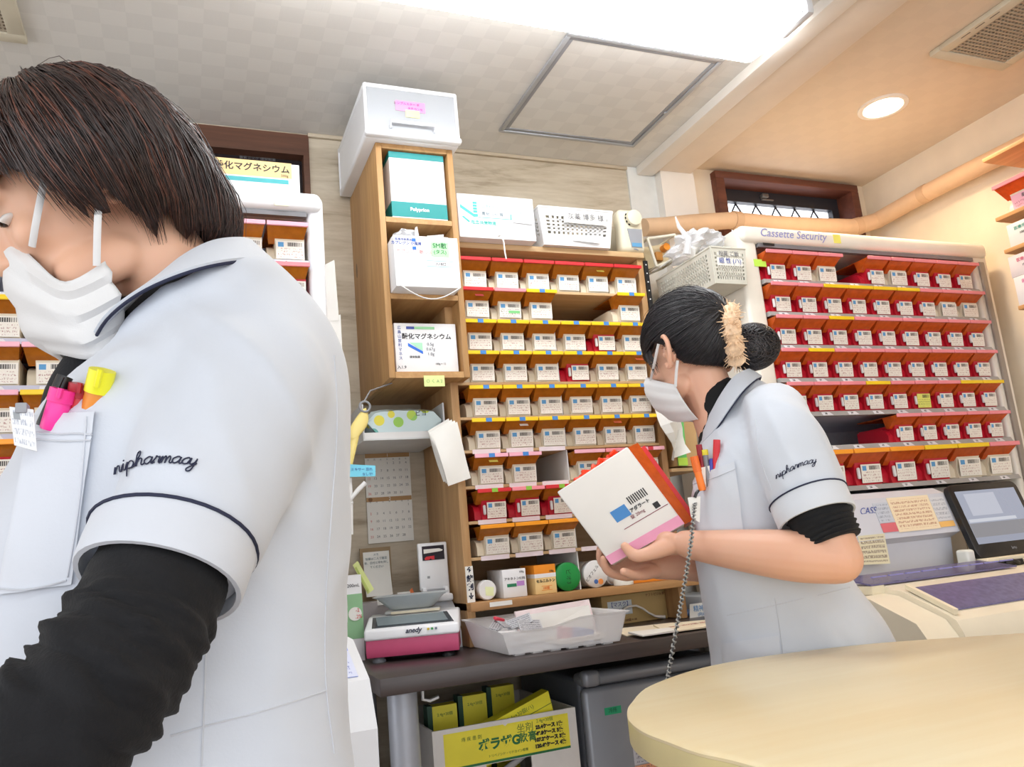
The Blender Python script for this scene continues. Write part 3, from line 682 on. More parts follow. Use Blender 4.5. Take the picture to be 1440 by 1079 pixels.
MB().tube([(.811, yb-.0015, 1.921), (.811, yb-.02, 1.916), (.813, yb-.03, 1.895), (.814, yb-.03, 1.86), (.817, yb-.028, 1.845)], .002, 6).build('string', PAPER, b, 60)
# white slotted basket
def basket(name, label, x0, x1, y0, y1, z0, z1, mt, taper, nx, ny, nz, hole, bottom=True, zlo=.25, zhi=.8):
    t = thing(name, label, 'basket', ((x0+x1)/2, (y0+y1)/2, z0))
    def wall(p0, p1, q0, q1, n, nrow):   # p bottom corners, q top corners; lattice bars leaving holes
        mb = MB(); p0, p1, q0, q1 = map(Vector, (p0, p1, q0, q1))
        nrm = (p1-p0).cross(q0-p0).normalized()*.002
        def slab(u0, u1, v0, v1):
            c = []
            for u, v in ((u0, v0), (u1, v0), (u1, v1), (u0, v1)):
                a = p0.lerp(p1, u); bq = q0.lerp(q1, u); c.append(a.lerp(bq, v))
            mb.hexa([p-nrm for p in c]+[p+nrm for p in c])
        slab(0, 1, 0, zlo); slab(0, 1, zhi, 1); slab(0, .07, zlo, zhi); slab(.93, 1, zlo, zhi)
        for k in range(nrow-1):
            v = zlo+(zhi-zlo)*(k+1)/nrow; slab(.07, .93, v-.12*(zhi-zlo)/nrow*2, v+.12*(zhi-zlo)/nrow*2)
        for k in range(n-1):
            u = .07+.86*(k+1)/n; slab(u-.86/n*hole, u+.86/n*hole, zlo, zhi)
        return mb
    i = taper
    B = [(x0+i, y0+i, z0), (x1-i, y0+i, z0), (x1-i, y1-i, z0), (x0+i, y1-i, z0)]; T = [(x0, y0, z1), (x1, y0, z1), (x1, y1, z1), (x0, y1, z1)]
    wall(B[0], B[1], T[0], T[1], nx, nz).build('front_wall', mt, t); wall(B[3], B[0], T[3], T[0], ny, nz).build('side_wall', mt, t)
    wall(B[1], B[2], T[1], T[2], ny, nz).build('side_wall', mt, t); wall(B[2], B[3], T[2], T[3], nx, nz).build('back_wall', mt, t)
    MB().box(x0+i, x1-i, y0+i, y1-i, z0, z0+.003).build('floor_panel', mt, t)
    fr = MB(); r = .004
    for a, bq in ((T[0], T[1]), (T[1], T[2]), (T[2], T[3]), (T[3], T[0])):
        fr.tube([a, bq], r, 8)
    fr.build('rim', mt, t, 60); return t
t = basket('basket', 'white slotted plastic basket on top of the wooden shelf', .945, 1.182, 1.96, 2.25, ZT, 2.022, WHITE, .014, 13, 14, 5, .24, zlo=.3, zhi=.78)
MB().card((1.018, 1.953, 1.976), (1.155, 1.953, 1.974), (1.155, 1.951, 2.012), (1.018, 1.951, 2.012)).build('paper_label', PAPER, t)
text('灰薬 博多 様', .021, (1.088, 1.9515, 1.994), X, Z, mat('ink_grey2', (120, 120, 125), .6), t)
MB().card((1.045, 1.966, 1.928), (1.13, 1.963, 1.922), (1.135, 1.961, 1.945), (1.05, 1.964, 1.945)).build('clear_tape', mat('tape_white', (236, 236, 238), .3), t)
t = thing('tray_lid', 'cream plastic lid lying in the white basket', 'lid', (1.06, 2.1, 2.03))
MB().rbox(.99, 1.13, 2.0, 2.2, 2.0265, 2.048, .009, 3).build('lid', CREAM, t, 50)
MB().rbox(1.0, 1.12, 2.01, 2.19, 2.022, 2.0275, .002, 1).build('lip', CREAM, t, 50)
# wall alarm
t = thing('alarm_unit', 'beige wall alarm with round speaker above the wooden shelf corner', 'alarm', (1.262, 2.02, ZT))
BE = mat('alarm_beige', (222, 214, 190), .4, .03)
MB().rbox(1.218, 1.302, 1.985, 2.03, ZT+.0, 2.05, .016, 4).build('case', BE, t, 50)
MB().rbox(1.27, 1.31, 2.0, 2.28, 1.93, 2.045, .014, 3).build('rear_case', mat('alarm_grey_beige', (198, 190, 168), .5), t, 50)
MB().lathe([(.0, 1.968), (.012, 1.968), (.024, 1.972), (.027, 1.986)], 24, (1.266, 0, 2.018), 'Y').build('speaker_cap', BE, t, 50)
for k in range(4):
    a = math.radians(150+25*k); MB().tube([(1.266+.026*math.cos(a), 1.982, 2.018+.026*math.sin(a)), (1.266+.026*math.cos(a+.22), 1.982, 2.018+.026*math.sin(a+.22))], .0028, 6).build('slot', BLACK, t)
MB().prism([(1.242, 1.985), (1.292, 1.985), (1.286, 1.926), (1.25, 1.926)], 'Y', 1.9835, 1.985).build('label_plate', GREY, t)
MB().box(1.252, 1.285, 1.9825, 1.9836, 1.928, 1.94).build('blue_strip', mat('alarm_blue', (90, 150, 190), .5), t)
MB().tube([(1.262, 1.99, 1.926), (1.256, 1.98, 1.918), (1.268, 1.98, 1.916), (1.262, 1.99, 1.926)], .0016, 6).build('wire_loop', GREY, t, 60)
# small acrylic case beside it with a bracket, cord
t = thing('acrylic_case', 'small clear case with orange item next to the wall alarm', 'case', (1.41, 2.08, 1.89))
cf = MB()
P = [Vector((1.352, 2.05, 1.985)), Vector((1.455, 2.05, 2.005)), Vector((1.462, 2.05, 1.93)), Vector((1.372, 2.05, 1.895))]
for k in range(4): cf.tube([P[k], P[(k+1) % 4]], .005, 8)
for k in range(4): cf.tube([P[k], P[k]+Vector((0, .1, 0))], .004, 6)
for k in range(4): cf.tube([P[k]+Vector((0, .1, 0)), P[(k+1) % 4]+Vector((0, .1, 0))], .004, 6)
cf.build('case_frame', mat('case_cream', (226, 222, 206), .4), t, 60)
MB().hexa([Vector((1.375, 2.1, 1.905)), Vector((1.455, 2.1, 1.935)), Vector((1.455, 2.15, 1.935)), Vector((1.375, 2.15, 1.905)), Vector((1.36, 2.1, 1.975)), Vector((1.45, 2.1, 1.995)), Vector((1.45, 2.15, 1.995)), Vector((1.36, 2.15, 1.975))]).build('inner_card', mat('card_tan', (210, 196, 160), .6), t)
MB().lathe([(.012, 2.075), (.012, 2.099)], 14, (1.437, 0, 1.975), 'Y').build('orange_knob', mat('orange_knob', (240, 150, 50), .4), t)
MB().rbox(1.40, 1.425, 2.085, 2.099, 1.93, 1.96, .003).build('amber_piece', mat('amber_piece', (190, 130, 60), .4), t)
MB().tube([(1.41, 2.151, 1.93), (1.42, 2.28, 1.93)], .01, 8).build('wall_bracket', BE, t, 60)
t = thing('power_cord', 'thin white cord running from the small clear case down the stone strip', 'cord', at(975, 352, 2.0))
c0 = [at(985, 345, 2.04), at(962, 356, 2.03), at(940, 368, 2.03), at(922, 380, 2.06), at(910, 388, 2.12), at(905, 400, 2.25)]
MB().tube(c0, .0025, 6).build('cord', PAPER, t, 60)
# grey mesh basket beside the right cabinet, with a plastic bag
t = basket('basket', 'grey-beige mesh basket hung on the side of the right cabinet', 1.372, 1.489, 1.775, 2.06, 1.748, 1.852, mat('mesh_basket_grey', (206, 204, 192), .45), .006, 12, 22, 7, .3, zlo=.12, zhi=.86)
MB().card((1.388, 1.7755, 1.80), (1.475, 1.7755, 1.80), (1.475, 1.774, 1.843), (1.388, 1.774, 1.843)).build('paper_label', mat('basket_label', (234, 232, 226), .6), t)
text('粉薬 ご飯', .016, (1.43, 1.774, 1.834), X, Z, mat('ink_grey2', (120, 120, 125), .6), t); text('組 性 (ハ)', .018, (1.432, 1.7745, 1.813), X, Z, INKB, t)
t = thing('plastic_bag', 'crumpled clear plastic bag lying on the grey mesh basket', 'bag', (1.43, 1.9, 1.853))
crumple((1.42, 1.91, 1.905), (.075, .11, .05), 9, .4, 4).build('film', FILM, t, 20)
MB().tube([(1.352, 1.86, 1.862), (1.358, 1.85, 1.905), (1.345, 1.87, 1.95), (1.345, 1.88, 1.985)], [.012, .009, .006, .002], 7).build('twisted_end', FILM, t, 30)
MB().tube([(1.365, 1.86, 1.868), (1.395, 1.875, 1.889)], .016, 14).build('paper_roll', PAPER, t, 50)
# papers and carton hanging beside the wooden shelf
t = thing('paper_sheet', 'white crumpled paper hanging at the right edge of the wooden shelf', 'paper', (1.32, 1.95, 1.36))
mb = MB(); g = []
for j in range(9):
    for i in range(5):
        u, v = i/4, j/8
        p = Vector((1.235+.06*u+.045*v, 1.955+.02*math.sin(5*u+6*v), 1.475-.195*v+.02*u)); p += Vector((.01*math.sin(9*v+3*u), .012*math.cos(7*v), 0)); g.append(p)
fs = [(j*5+i, j*5+i+1, (j+1)*5+i+1, (j+1)*5+i) for j in range(8) for i in range(4)]
mb.add(g+[p+Vector((0, .0015, 0)) for p in g], fs+[tuple(45+q for q in f[::-1]) for f in fs]).build('sheet', PAPER, t, 25)
t = thing('carton', 'green and white carton on the right side of the wooden shelf', 'box', (1.35, 2.06, 1.25))
MB().hexa([(1.315, 1.99, 1.268), (1.385, 1.985, 1.262), (1.385, 2.14, 1.262), (1.315, 2.14, 1.268), (1.322, 1.99, 1.40), (1.392, 1.985, 1.41), (1.392, 2.14, 1.41), (1.322, 2.14, 1.40)]).build('carton', mat('kraft', (196, 158, 108), .6), t)
MB().hexa([(1.316, 1.9875, 1.268), (1.345, 1.9855, 1.266), (1.345, 1.9865, 1.266), (1.316, 1.9888, 1.268), (1.323, 1.9875, 1.40), (1.352, 1.9855, 1.405), (1.352, 1.9865, 1.405), (1.323, 1.9888, 1.40)]).build('green_face', mat('bright_green', (110, 205, 110), .5), t)
MB().box(1.316, 1.347, 1.984, 1.986, 1.268, 1.29).build('lime_strip', mat('lime', (190, 230, 80), .5), t)
MB().box(1.2925, 1.40, 1.99, 2.2, 1.252, 1.2615).build('bracket_shelf', WSX, t)
# ---------------------------------------------------------------- bottles and boxes on the bottom board
ZB = .9565
def jar(name, label, x, y, r, h, capm, bodym, tilt=80, extra=None):
    t = thing(name, label, 'jar', (x, y, ZB+r*1.0))
    # lying on its side, lid towards the viewer
    MB().lathe([(r*.88, .0), (r*.96, .004), (r*.96, h), (r*.9, h+.004)], 28, (0, 0, 0), 'Y').build('jar_body', bodym, t, 50, True)
    cp = MB().lathe([(r*.9, -.022), (r, -.019), (r, .004), (r*.97, .005)], 32, (0, 0, 0), 'Y').build('lid', capm, t, 50, True)
    return t
jy = SYF+.03
j = jar('jar', 'small white lidded bottle lying at the left end of the bottom board', .716, jy, .025, .08, WHITE, mat('bottle_clear', (214, 218, 214), .3))
MB().card((-.006, -.0226, -.013), (.015, -.0226, -.016), (.017, -.0226, .006), (-.006, -.0226, .009)).build('yellow_sticker', mat('pale_yellow_sticker', (232, 240, 190), .6), j, local=True)
b = thing('medicine_box', 'white medicine box with green and purple print beside the small bottle', 'box', (.79, 2.05, ZB))
MB().rbox(.757, .822, SYF+.003, 2.12, ZB, 1.027, .001).build('carton', CART, b)
yb = SYF+.003
MB().box(.768, .794, yb-.0006, yb, .983, .991).build('green_bar', mat('green_bar', (40, 130, 90), .5), b); MB().box(.795, .816, yb-.0006, yb, .984, .996).build('purple_bar', mat('purple_bar', (190, 140, 210), .5), b)
text('アキネトン0.5%', .0085, (.79, yb, 1.003), X, Z, INK, b); text('100g', .007, (.81, yb, 1.019), X, Z, INK, b)
b = thing('medicine_box', 'orange and cream medicine box between white box and green lid', 'box', (.875, 2.05, ZB))
MB().rbox(.845, .905, SYF+.0, 2.10, ZB, 1.030, .001).build('carton', mat('carton_pale_orange', (246, 214, 150), .5), b)
yb = SYF
MB().box(.8447, .9053, yb-.0006, 2.09, 1.008, 1.0303).build('orange_top', mat('orange_print', (244, 150, 40), .5), b)
MB().box(.8447, .9053, yb-.0006, yb+.05, .998, 1.008).build('white_band', CART, b)
text('セルニルトン', .009, (.875, yb, .989), X, Z, INK, b, bold=.0003); text('100錠', .008, (.875, yb, .971), X, Z, mat('orange_ink', (235, 120, 40), .5), b); text('100g', .007, (.893, yb-.0005, 1.013), X, Z, INK, b)
MB().box(.862, .892, yb-.0006, yb, .9655, .9665).box(.862, .892, yb-.0006, yb, .976, .977).build('orange_frame', MATS['orange_print'], b)
j = jar('jar', 'jar with a bright green lid lying on the bottom board', .945, jy, .037, .08, mat('green_lid', (20, 150, 70), .35), mat('bottle_clear', (214, 218, 214), .3))
text('ビオ3', .016, (.945, jy-.0215, ZB+.037), -Z, X, mat('ink_dark_green', (10, 80, 40), .5), j)
j = jar('jar', 'white jar with printed lid and orange dot right of the divider', 1.028, jy, .036, .09, WHITE, mat('jar_white', (232, 230, 222), .4))
text('ビオフェルミン', .011, (1.024, jy-.0215, ZB+.046), (.6, 0, .6), (-.6, 0, .6), INK, j)
MB().lathe([(.0075, -.0228), (.0075, -.021)], 16, (.011, 0, -.021), 'Y').build('orange_dot', mat('orange_dot', (240, 150, 70), .5), j, local=True)
MB().lathe([(.006, -.0228), (.006, -.021)], 16, (-.003, 0, -.02), 'Y').build('blue_dot', mat('blue_dot', (70, 110, 180), .5), j, local=True)
t = thing('bottle', 'white squeeze bottle lying beside the printed white jar', 'bottle', (1.085, 2.06, ZB))
MB().tube([(1.080, 2.16, ZB+.022), (1.085, 2.05, ZB+.024), (1.088, 2.03, ZB+.023)], [.022, .024, .022], 20).build('bottle_body', WHITE, t, 50)
MB().tube([(1.088, 2.03, ZB+.022), (1.094, 2.0, ZB+.020)], [.018, .016], 18).build('neck', WHITE, t, 50)
MB().lathe([(.027, 0), (.027, .014), (.024, .018), (.02, .03), (.012, .042), (.006, .05)], 22, (1.103, 2.0, ZB)).build('cap', mat('cap_ivory', (232, 228, 218), .4), t, 50)
b = thing('medicine_box', 'long flat orange medicine box at the right end of the bottom board', 'box', (1.20, 2.03, ZB))
MB().rbox(1.135, 1.272, SYF+.002, 2.10, ZB, .982, .001).build('carton', mat('orange_print', (244, 150, 40), .5), b)
text('KCL S  ×  KCL L', .011, (1.203, SYF+.002, .969), X, Z, mat('ink_brown', (110, 50, 20), .5), b)
MB().box(1.1345, 1.1355, SYF+.001, 2.09, .9575, .9825).build('end_flap', mat('orange_dark', (214, 120, 30), .5), b)
b = thing('medicine_box', 'thin white and purple box stacked on the flat orange box', 'box', (1.21, 2.05, .983))
MB().box(1.17, 1.268, 2.01, 2.1, .9825, .996).build('carton', CART, b); MB().box(1.17, 1.268, 2.0094, 2.0101, .983, .988).build('purple_strip', mat('purple_strip', (150, 60, 110), .5), b); MB().box(1.167, 1.170, 2.01, 2.1, .9825, .996).build('end_flap', INKN, b)
t = thing('label_strip', 'small white upright card with dark blue writing on the shelf side', 'label', (.666, SYF-.004, ZB))
MB().box(.657, .677, SYF-.004, SYF-.001, ZB+.0, 1.045).build('strip', PAPER, t)
for k, ch in enumerate('↑錠剤↓'): text(ch, .017, (.667, SYF-.004, 1.035-.0155*k*1.35), X, Z, INKN, t, bold=.0008)
MB().card((.705, SYF-.0305, .942), (.765, SYF-.0305, .942), (.765, SYF-.0305, .953), (.705, SYF-.0305, .953)).build('paper_strip', PAPER, bpy.data.objects['cassette_shelf'])
# ---------------------------------------------------------------- wall below the tower
t = thing('calendar', 'two-month paper calendar with brown bands pinned on the wall', 'calendar', (.545, 2.295, 1.127))
yc = 2.2935
MB().card((.479, yc, 1.127), (.609, yc, 1.127), (.612, yc, 1.378), (.481, yc, 1.378), .002).build('sheet', PAPER, t)
BRN = mat('calendar_brown', (178, 138, 92), .6)
MB().box(.4815, .6105, yc-.001, yc, 1.366, 1.3785).build('month_band', BRN, t); MB().box(.4795, .6095, yc-.001, yc, 1.242, 1.254).build('month_band', BRN, t)
MB().lathe([(.006, -.002), (.006, 0)], 14, (.4905, yc, 1.248), 'Y').build('moon_dot', mat('calendar_dark', (130, 90, 50), .6), t)
text('1', .013, (.546, yc-.001, 1.372), X, Z, PAPER, t); text('2', .013, (.546, yc-.001, 1.248), X, Z, PAPER, t)
gi = mat('calendar_ink', (130, 132, 135), .7); gr = mat('calendar_red', (220, 130, 120), .7)
for (zt, start, n) in ((1.352, 3, 31), (1.232, 6, 28)):
    for k in range(7): text('日月火水木金土'[k], .0055, (.490+k*.0182, yc, zt+.0085), X, Z, gi, t)
    for d in range(1, n+1):
        k = d-1+start; text(str(d), .0095, (.490+(k % 7)*.0182, yc, zt-.0025-(k//7)*.0213), X, Z, gr if k % 7 == 0 else gi, t)
# tray with wipes pack under the tower
t = thing('wall_tray', 'small open white tray fixed to the wall under the pine cupboard', 'tray', (.53, 2.17, 1.38))
tx0, tx1 = .425, .643
mb = MB().box(tx0, tx1, 2.03, 2.298, 1.378, 1.382).box(tx0, tx0+.004, 2.03, 2.298, 1.382, 1.472).box(tx1-.004, tx1, 2.03, 2.298, 1.382, 1.472).box(tx0+.004, tx1-.004, 2.294, 2.298, 1.382, 1.472)
mb.build('tray_shell', mat('tray_grey_white', (214, 216, 218), .4), t); MB().box(tx0+.004, tx1-.004, 2.03, 2.034, 1.382, 1.398).build('front_lip', WHITE, t)
s = NT('bird_wrap'); vo = s.n('ShaderNodeTexVoronoi'); s.l(s.pos(), vo.inputs['Vector']); vo.inputs['Scale'].default_value = 26
blob = s.math('LESS_THAN', vo.outputs['Distance'], .36)
hue = s.n('ShaderNodeSeparateColor'); s.l(vo.outputs['Color'], hue.inputs[0])
cc = s.ramp(hue.outputs[0], [(.3, lin((232, 222, 60))), (.5, lin((150, 205, 70))), (.8, lin((90, 170, 170)))])
s.set(Base_Color=s.mix(blob, lin((205, 226, 230)), cc), Roughness=.3)
w_ = thing('wipes_pack', 'soft pack of wipes with yellow and green bird pattern in the small tray', 'pack', (.535, 2.12, 1.3825))
bm = bmesh.new(); bmesh.ops.create_cube(bm, size=2); bmesh.ops.subdivide_edges(bm, edges=bm.edges[:], cuts=9, use_grid_fill=True)
for v in bm.verts:
    x, y, z = v.co
    e = (1-abs(x)**4)**.35*.9+.1; v.co = Vector((.537+x*.098, 2.11+y*.075, 1.4255+z*.040*e*(1-.3*abs(y)**3)+.004*mnoise.noise(Vector((x*3, y*3, z*2)))))
bm.verts.index_update(); MB().add([v.co.copy() for v in bm.verts], [[v.index for v in f.verts] for f in bm.faces]).build('wrapper', s.m, w_, 60); bm.free()
MB().rbox(.47, .53, 2.036, 2.042, 1.40, 1.42, .002).build('flap', mat('flap_dark', (70, 90, 110), .4), w_)
text('ピヨ', .016, (.58, 2.034, 1.445), X, Z, INKN, w_)
# paper sheets hanging on the shelf's left side
t = thing('paper_stack', 'white papers hanging from the left side of the wooden shelf', 'paper', (.62, 1.97, 1.25))
for k in range(4):
    o = .004*k
    g = []
    for j in range(7):
        for i in range(4):
            u, v = i/3, j/6
            p = at(602+30*u+22*v+o*300*u+2*k, 606-18*u+72*v+6*u*v+2*k, 1.985-.01*k); g.append(p+Vector((0, .008*math.sin(3*v+2*u+k), 0)))
    fs = [(j*4+i, (j+1)*4+i, (j+1)*4+i+1, j*4+i+1) for j in range(6) for i in range(3)]
    MB().add(g+[p+Vector((0, .001, 0)) for p in g], fs+[tuple(28+q for q in f[::-1]) for f in fs]).build('sheet', PAPER, t, 40)
# ladle, tag and tongs hanging at the wall
t = thing('scoop', 'pale yellow plastic scoop hanging beside the small tray', 'scoop', at(505, 655, 1.98))
YEL = mat('scoop_yellow', (244, 224, 140), .35, .03)
A, Bq = at(512, 578, 1.985), at(497, 640, 1.985)
mb = MB(); rs_ = []
dirv = (at(490, 648, 1.985)-at(518, 574, 1.985))
for k in range(9):
    f = k/8; p = at(512, 575, 1.985).lerp(at(499, 616, 1.985), f); wv = .005+.021*math.sin(min(1, f*1.25)*math.pi*.62)
    if f > .8: wv *= 1-(f-.8)*2.6
    side = Vector((.93, 0, .33))
    rs_.append([p+side*(wv*math.cos(a))+Vector((0, 1, 0))*(.006*math.sin(a)) for a in [2*math.pi*i/12 for i in range(12)]])
mb.rings(rs_); mb.build('bowl', YEL, t, 60)
MB().tube([at(500, 612, 1.985), at(494, 640, 1.985), at(489, 665, 1.985)], [.0095, .0085, .007], 10, flat=.5).build('handle', YEL, t, 60)
hk = thing('ring_hook', 'white ring hook under the pine cupboard holding the scoop', 'hook', at(512, 572, 1.985)+Vector((0, 0, .02)))
c = at(513, 572, 1.98); MB().tube([c+Vector((.013*math.cos(a), 0, .013*math.sin(a))) for a in [2*math.pi*i/20 for i in range(21)]], .003, 8).build('ring', GREY, hk, 60)
MB().tube([c+Vector((0, .003, .014)), Vector((c.x+.02, 2.0, TZ0-.02)), Vector((.5, 2.0, TZ0))], .002, 6).build('stem', GREY, hk, 60)
t = thing('name_tag', 'light blue tag with handwriting hanging below the yellow scoop', 'tag', at(508, 663, 1.975))
q = [at(489, 671, 1.975), at(528, 670, 1.975), at(528, 655, 1.975), at(490, 653, 1.975)]
MB().card(*q).build('tag', mat('tag_blue', (120, 212, 238), .5), t); rt = (q[1]-q[0]); text('ミキサー 忘れ', .0085, (q[0]+q[1]+q[2]+q[3])/4+Vector((0, 0, .003)), rt, Z, INKB, t); text('なしで!', .008, (q[1]+q[2])/2+Vector((-.02, 0, -.007)), rt, Z, INKB, t)
t = thing('tongs', 'white plastic tongs hanging left of the calendar', 'tongs', at(495, 750, 1.98))
MB().tube([at(490, 672, 1.985), at(491, 700, 1.985), at(494, 752, 1.985)], [.008, .009, .0045], 10, flat=.5).build('arm', WHITE, t, 60)
MB().tube([at(491, 705, 1.98), at(503, 690, 1.98), at(514, 679, 1.98)], [.004, .006, .006], 10, flat=.6).build('arm', WHITE, t, 60)
MB().rbox(*(lambda p: (p.x-.012, p.x+.006, p.y-.005, p.y+.005, p.z-.004, p.z+.003))(at(493, 707, 1.985)), .002).build('clip', WHITE, t)
# memo board, label bins, striped straws, green bottle box
t = thing('memo_sheet', 'white handwritten memo curling in front of a brown backing board', 'memo', (.49, 2.25, .90))
MB().box(.447, .532, 2.262, 2.267, .849, 1.115).build('board', mat('memo_board', (150, 126, 92), .6), t)
g = []
for j in range(8):
    for i in range(3):
        u, v = i/2, j/7; g.append(Vector((.455+.072*u, 2.26-.02*v*v, 1.104-.118*v)))
fs = [(j*3+i, (j+1)*3+i, (j+1)*3+i+1, j*3+i+1) for j in range(7) for i in range(2)]
MB().add(g+[p+Vector((0, .001, 0)) for p in g], fs+[tuple(24+q for q in f[::-1]) for f in fs]).build('sheet', PAPER, t, 50)
for k, q in enumerate(('メモ', '粉薬は二人で確認', '後、日付と印を押し', 'てください')): text(q, .0075, (.49, 2.2575-.001*k, 1.096-.011*k), X, Z, mat('ink_mid_grey', (120, 140, 150), .6), t)
t = thing('label_rack', 'low grey rack with small white label cards behind the scale', 'rack', (.48, 2.2, DZ))
MB().rbox(.43, .60, 2.18, 2.24, DZ, .975, .003).build('rack', mat('rack_grey', (168, 160, 160), .45), t)
MB().card((.47, 2.178, .965), (.505, 2.178, .965), (.505, 2.182, .99), (.47, 2.182, .99)).build('card', PAPER, t); text('100mL', .011, (.4875, 2.178, .977), X, Z, INK, t)
MB().card((.525, 2.178, .968), (.56, 2.178, .968), (.56, 2.182, .992), (.525, 2.182, .992)).build('card', PAPER, t); text('120錠', .010, (.5425, 2.178, .98), X, Z, mat('ink_red', (210, 70, 60), .6), t)
MB().prism([(.562, .965), (.578, .968), (.566, 1.0), (.556, .99)], 'Y', 2.183, 2.186).build('orange_card', mat('orange_card', (244, 130, 70), .5), t)
t = thing('straw_bundle', 'slanted pale green ruler strip leaning against the wall', 'strip', at(520, 830, 2.14))
MB().hexa([at(496, 795, 2.2), at(503, 789, 2.2), at(503, 789, 2.21), at(496, 795, 2.21), at(517, 836, 2.16), at(526, 829, 2.16), at(526, 829, 2.17), at(517, 836, 2.17)]).build('strip', mat('pale_lime', (220, 228, 150), .5), t)
MB().hexa([at(499, 799, 2.195), at(501, 797, 2.195), at(501, 797, 2.199), at(499, 799, 2.199), at(517, 832, 2.157), at(519, 830, 2.157), at(519, 830, 2.161), at(517, 832, 2.161)]).build('fold_line', mat('lime_dark', (190, 205, 110), .5), t)
t = thing('medicine_box', 'green and white liquid medicine box at the left end of the desk', 'box', (.385, 2.09, DZ))
MB().box(.366, .405, 2.05, 2.10, DZ, 1.05).build('carton', CART, t); MB().box(.3655, .4055, 2.0492, 2.095, .90, 1.005).build('green_band', mat('soft_green', (140, 186, 140), .5), t)
MB().lathe([(.016, -.0017), (.016, 0)], 20, (.386, 2.049, .958), 'Y').build('white_oval', PAPER, t)
text('-2', .012, (.392, 2.047, .966), X, Z, mat('ink_red', (210, 70, 60), .6), t); text('.2%', .012, (.394, 2.047, .951), X, Z, MATS['ink_red'], t); text('200mL', .011, (.385, 2.0495, 1.025), X, Z, INK, t)
# ---------------------------------------------------------------- dispensing scale
rz = math.atan2(1.888-1.963, .598-.387)
t = thing('dispensing_scale', 'white dispensing scale with pink base and dark display on the desk', 'scale', (.387, 1.963, DZ), rz=rz)
w = .222; PINK = mat('scale_pink', (206, 84, 124), .35)
MB().prism([(.004, .012), (.0, .022), (.004, .052), (.145, .052), (.145, .012)], 'X', .004, w-.004).build('base', PINK, t, local=True)
wd = mat('scale_white', (234, 235, 238), .3, .02)
bm = bmesh.new(); pr = [(-.002, .050), (.002, .074), (.09, .098), (.15, .100), (.15, .050)]
vs = [bm.verts.new((x, y, z)) for x in (0, w) for y, z in pr]
n = 5
bm.faces.new([vs[i] for i in range(n)][::-1]); bm.faces.new([vs[n+i] for i in range(n)])
for i in range(n): bm.faces.new([vs[i], vs[(i+1) % n], vs[n+(i+1) % n], vs[n+i]])
bmesh.ops.recalc_face_normals(bm, faces=bm.faces[:]); bmesh.ops.bevel(bm, geom=bm.edges[:], offset=.006, segments=3, profile=.5, affect='EDGES')
bm.verts.index_update(); MB().add([v.co.copy() for v in bm.verts], [[v.index for v in f.verts] for f in bm.faces]).build('housing', wd, t, 50, True); bm.free()
def onslope(x, y, off=.001): return Vector((x, y, .074+(y-.002)*.024/.088+off))
MB().card(onslope(.018, .012), onslope(w-.012, .012), onslope(w-.03, .082), onslope(.012, .082), .0015).build('display', mat('display_dark', (62, 68, 74), .12, spec=.8), t, local=True)
MB().card(onslope(.03, .022, .0022), onslope(w-.026, .022, .0022), onslope(w-.04, .078, .0022), onslope(.02, .078, .0022), .0008).build('screen_glass', mat('screen_glass', (128, 140, 144), .1, spec=.8), t, local=True)
o = text('anedy', .0155, (.387, 1.963, DZ), X, Z, INKN, t, shear=.3, bold=.0004); o.matrix_local = Matrix.Translation((.115, -.0018, .066)) @ Matrix.Rotation(math.radians(84), 4, 'X')
for k, cc in enumerate(((220, 190, 40), (60, 160, 80), (120, 130, 150))): MB().lathe([(.0028, -.003), (.0028, 0)], 10, (.15+k*.009, -.0005, .066), 'Y').build('dot', mat('dot%d' % k, cc, .4), t, local=True)
for x, y in ((.03, .02), (w-.03, .02), (.03, .125), (w-.03, .125)): MB().lathe([(.016, 0), (.016, .006), (.01, .0125)], 16, (x, y, 0)).build('foot', mat('foot_grey', (110, 112, 118), .4) if x < .1 else BLACK, t, local=True)
mb = MB().rbox(.04, .175, .094, .148, .0995, .108, .003); mb.build('weighing_plate', mat('plate_grey', (196, 198, 196), .3, metal=.3), t, local=True)
def rr(cx, cy, hx, hy, z, k=1): return [Vector((cx+hx*math.copysign(abs(math.cos(a))**.35, math.cos(a)), cy+hy*math.copysign(abs(math.sin(a))**.35, math.sin(a)), z)) for a in [2*math.pi*i/32 for i in range(32)]]
MB().rings([rr(.105, .122, .045, .028, .1085), rr(.105, .122, .055, .035, .112), rr(.105, .122, .082, .05, .138), rr(.105, .122, .094, .056, .143), rr(.105, .122, .09, .054, .143), rr(.105, .122, .079, .047, .139), rr(.105, .122, .05, .031, .114)], True).build('pan', mat('pan_grey', (186, 192, 194), .28, metal=.25), t, 40, True)
MB().rbox(.055, .175, .086, .0935, .0995, .106, .002).build('pan_rim_strip', CREAM, t, local=True)
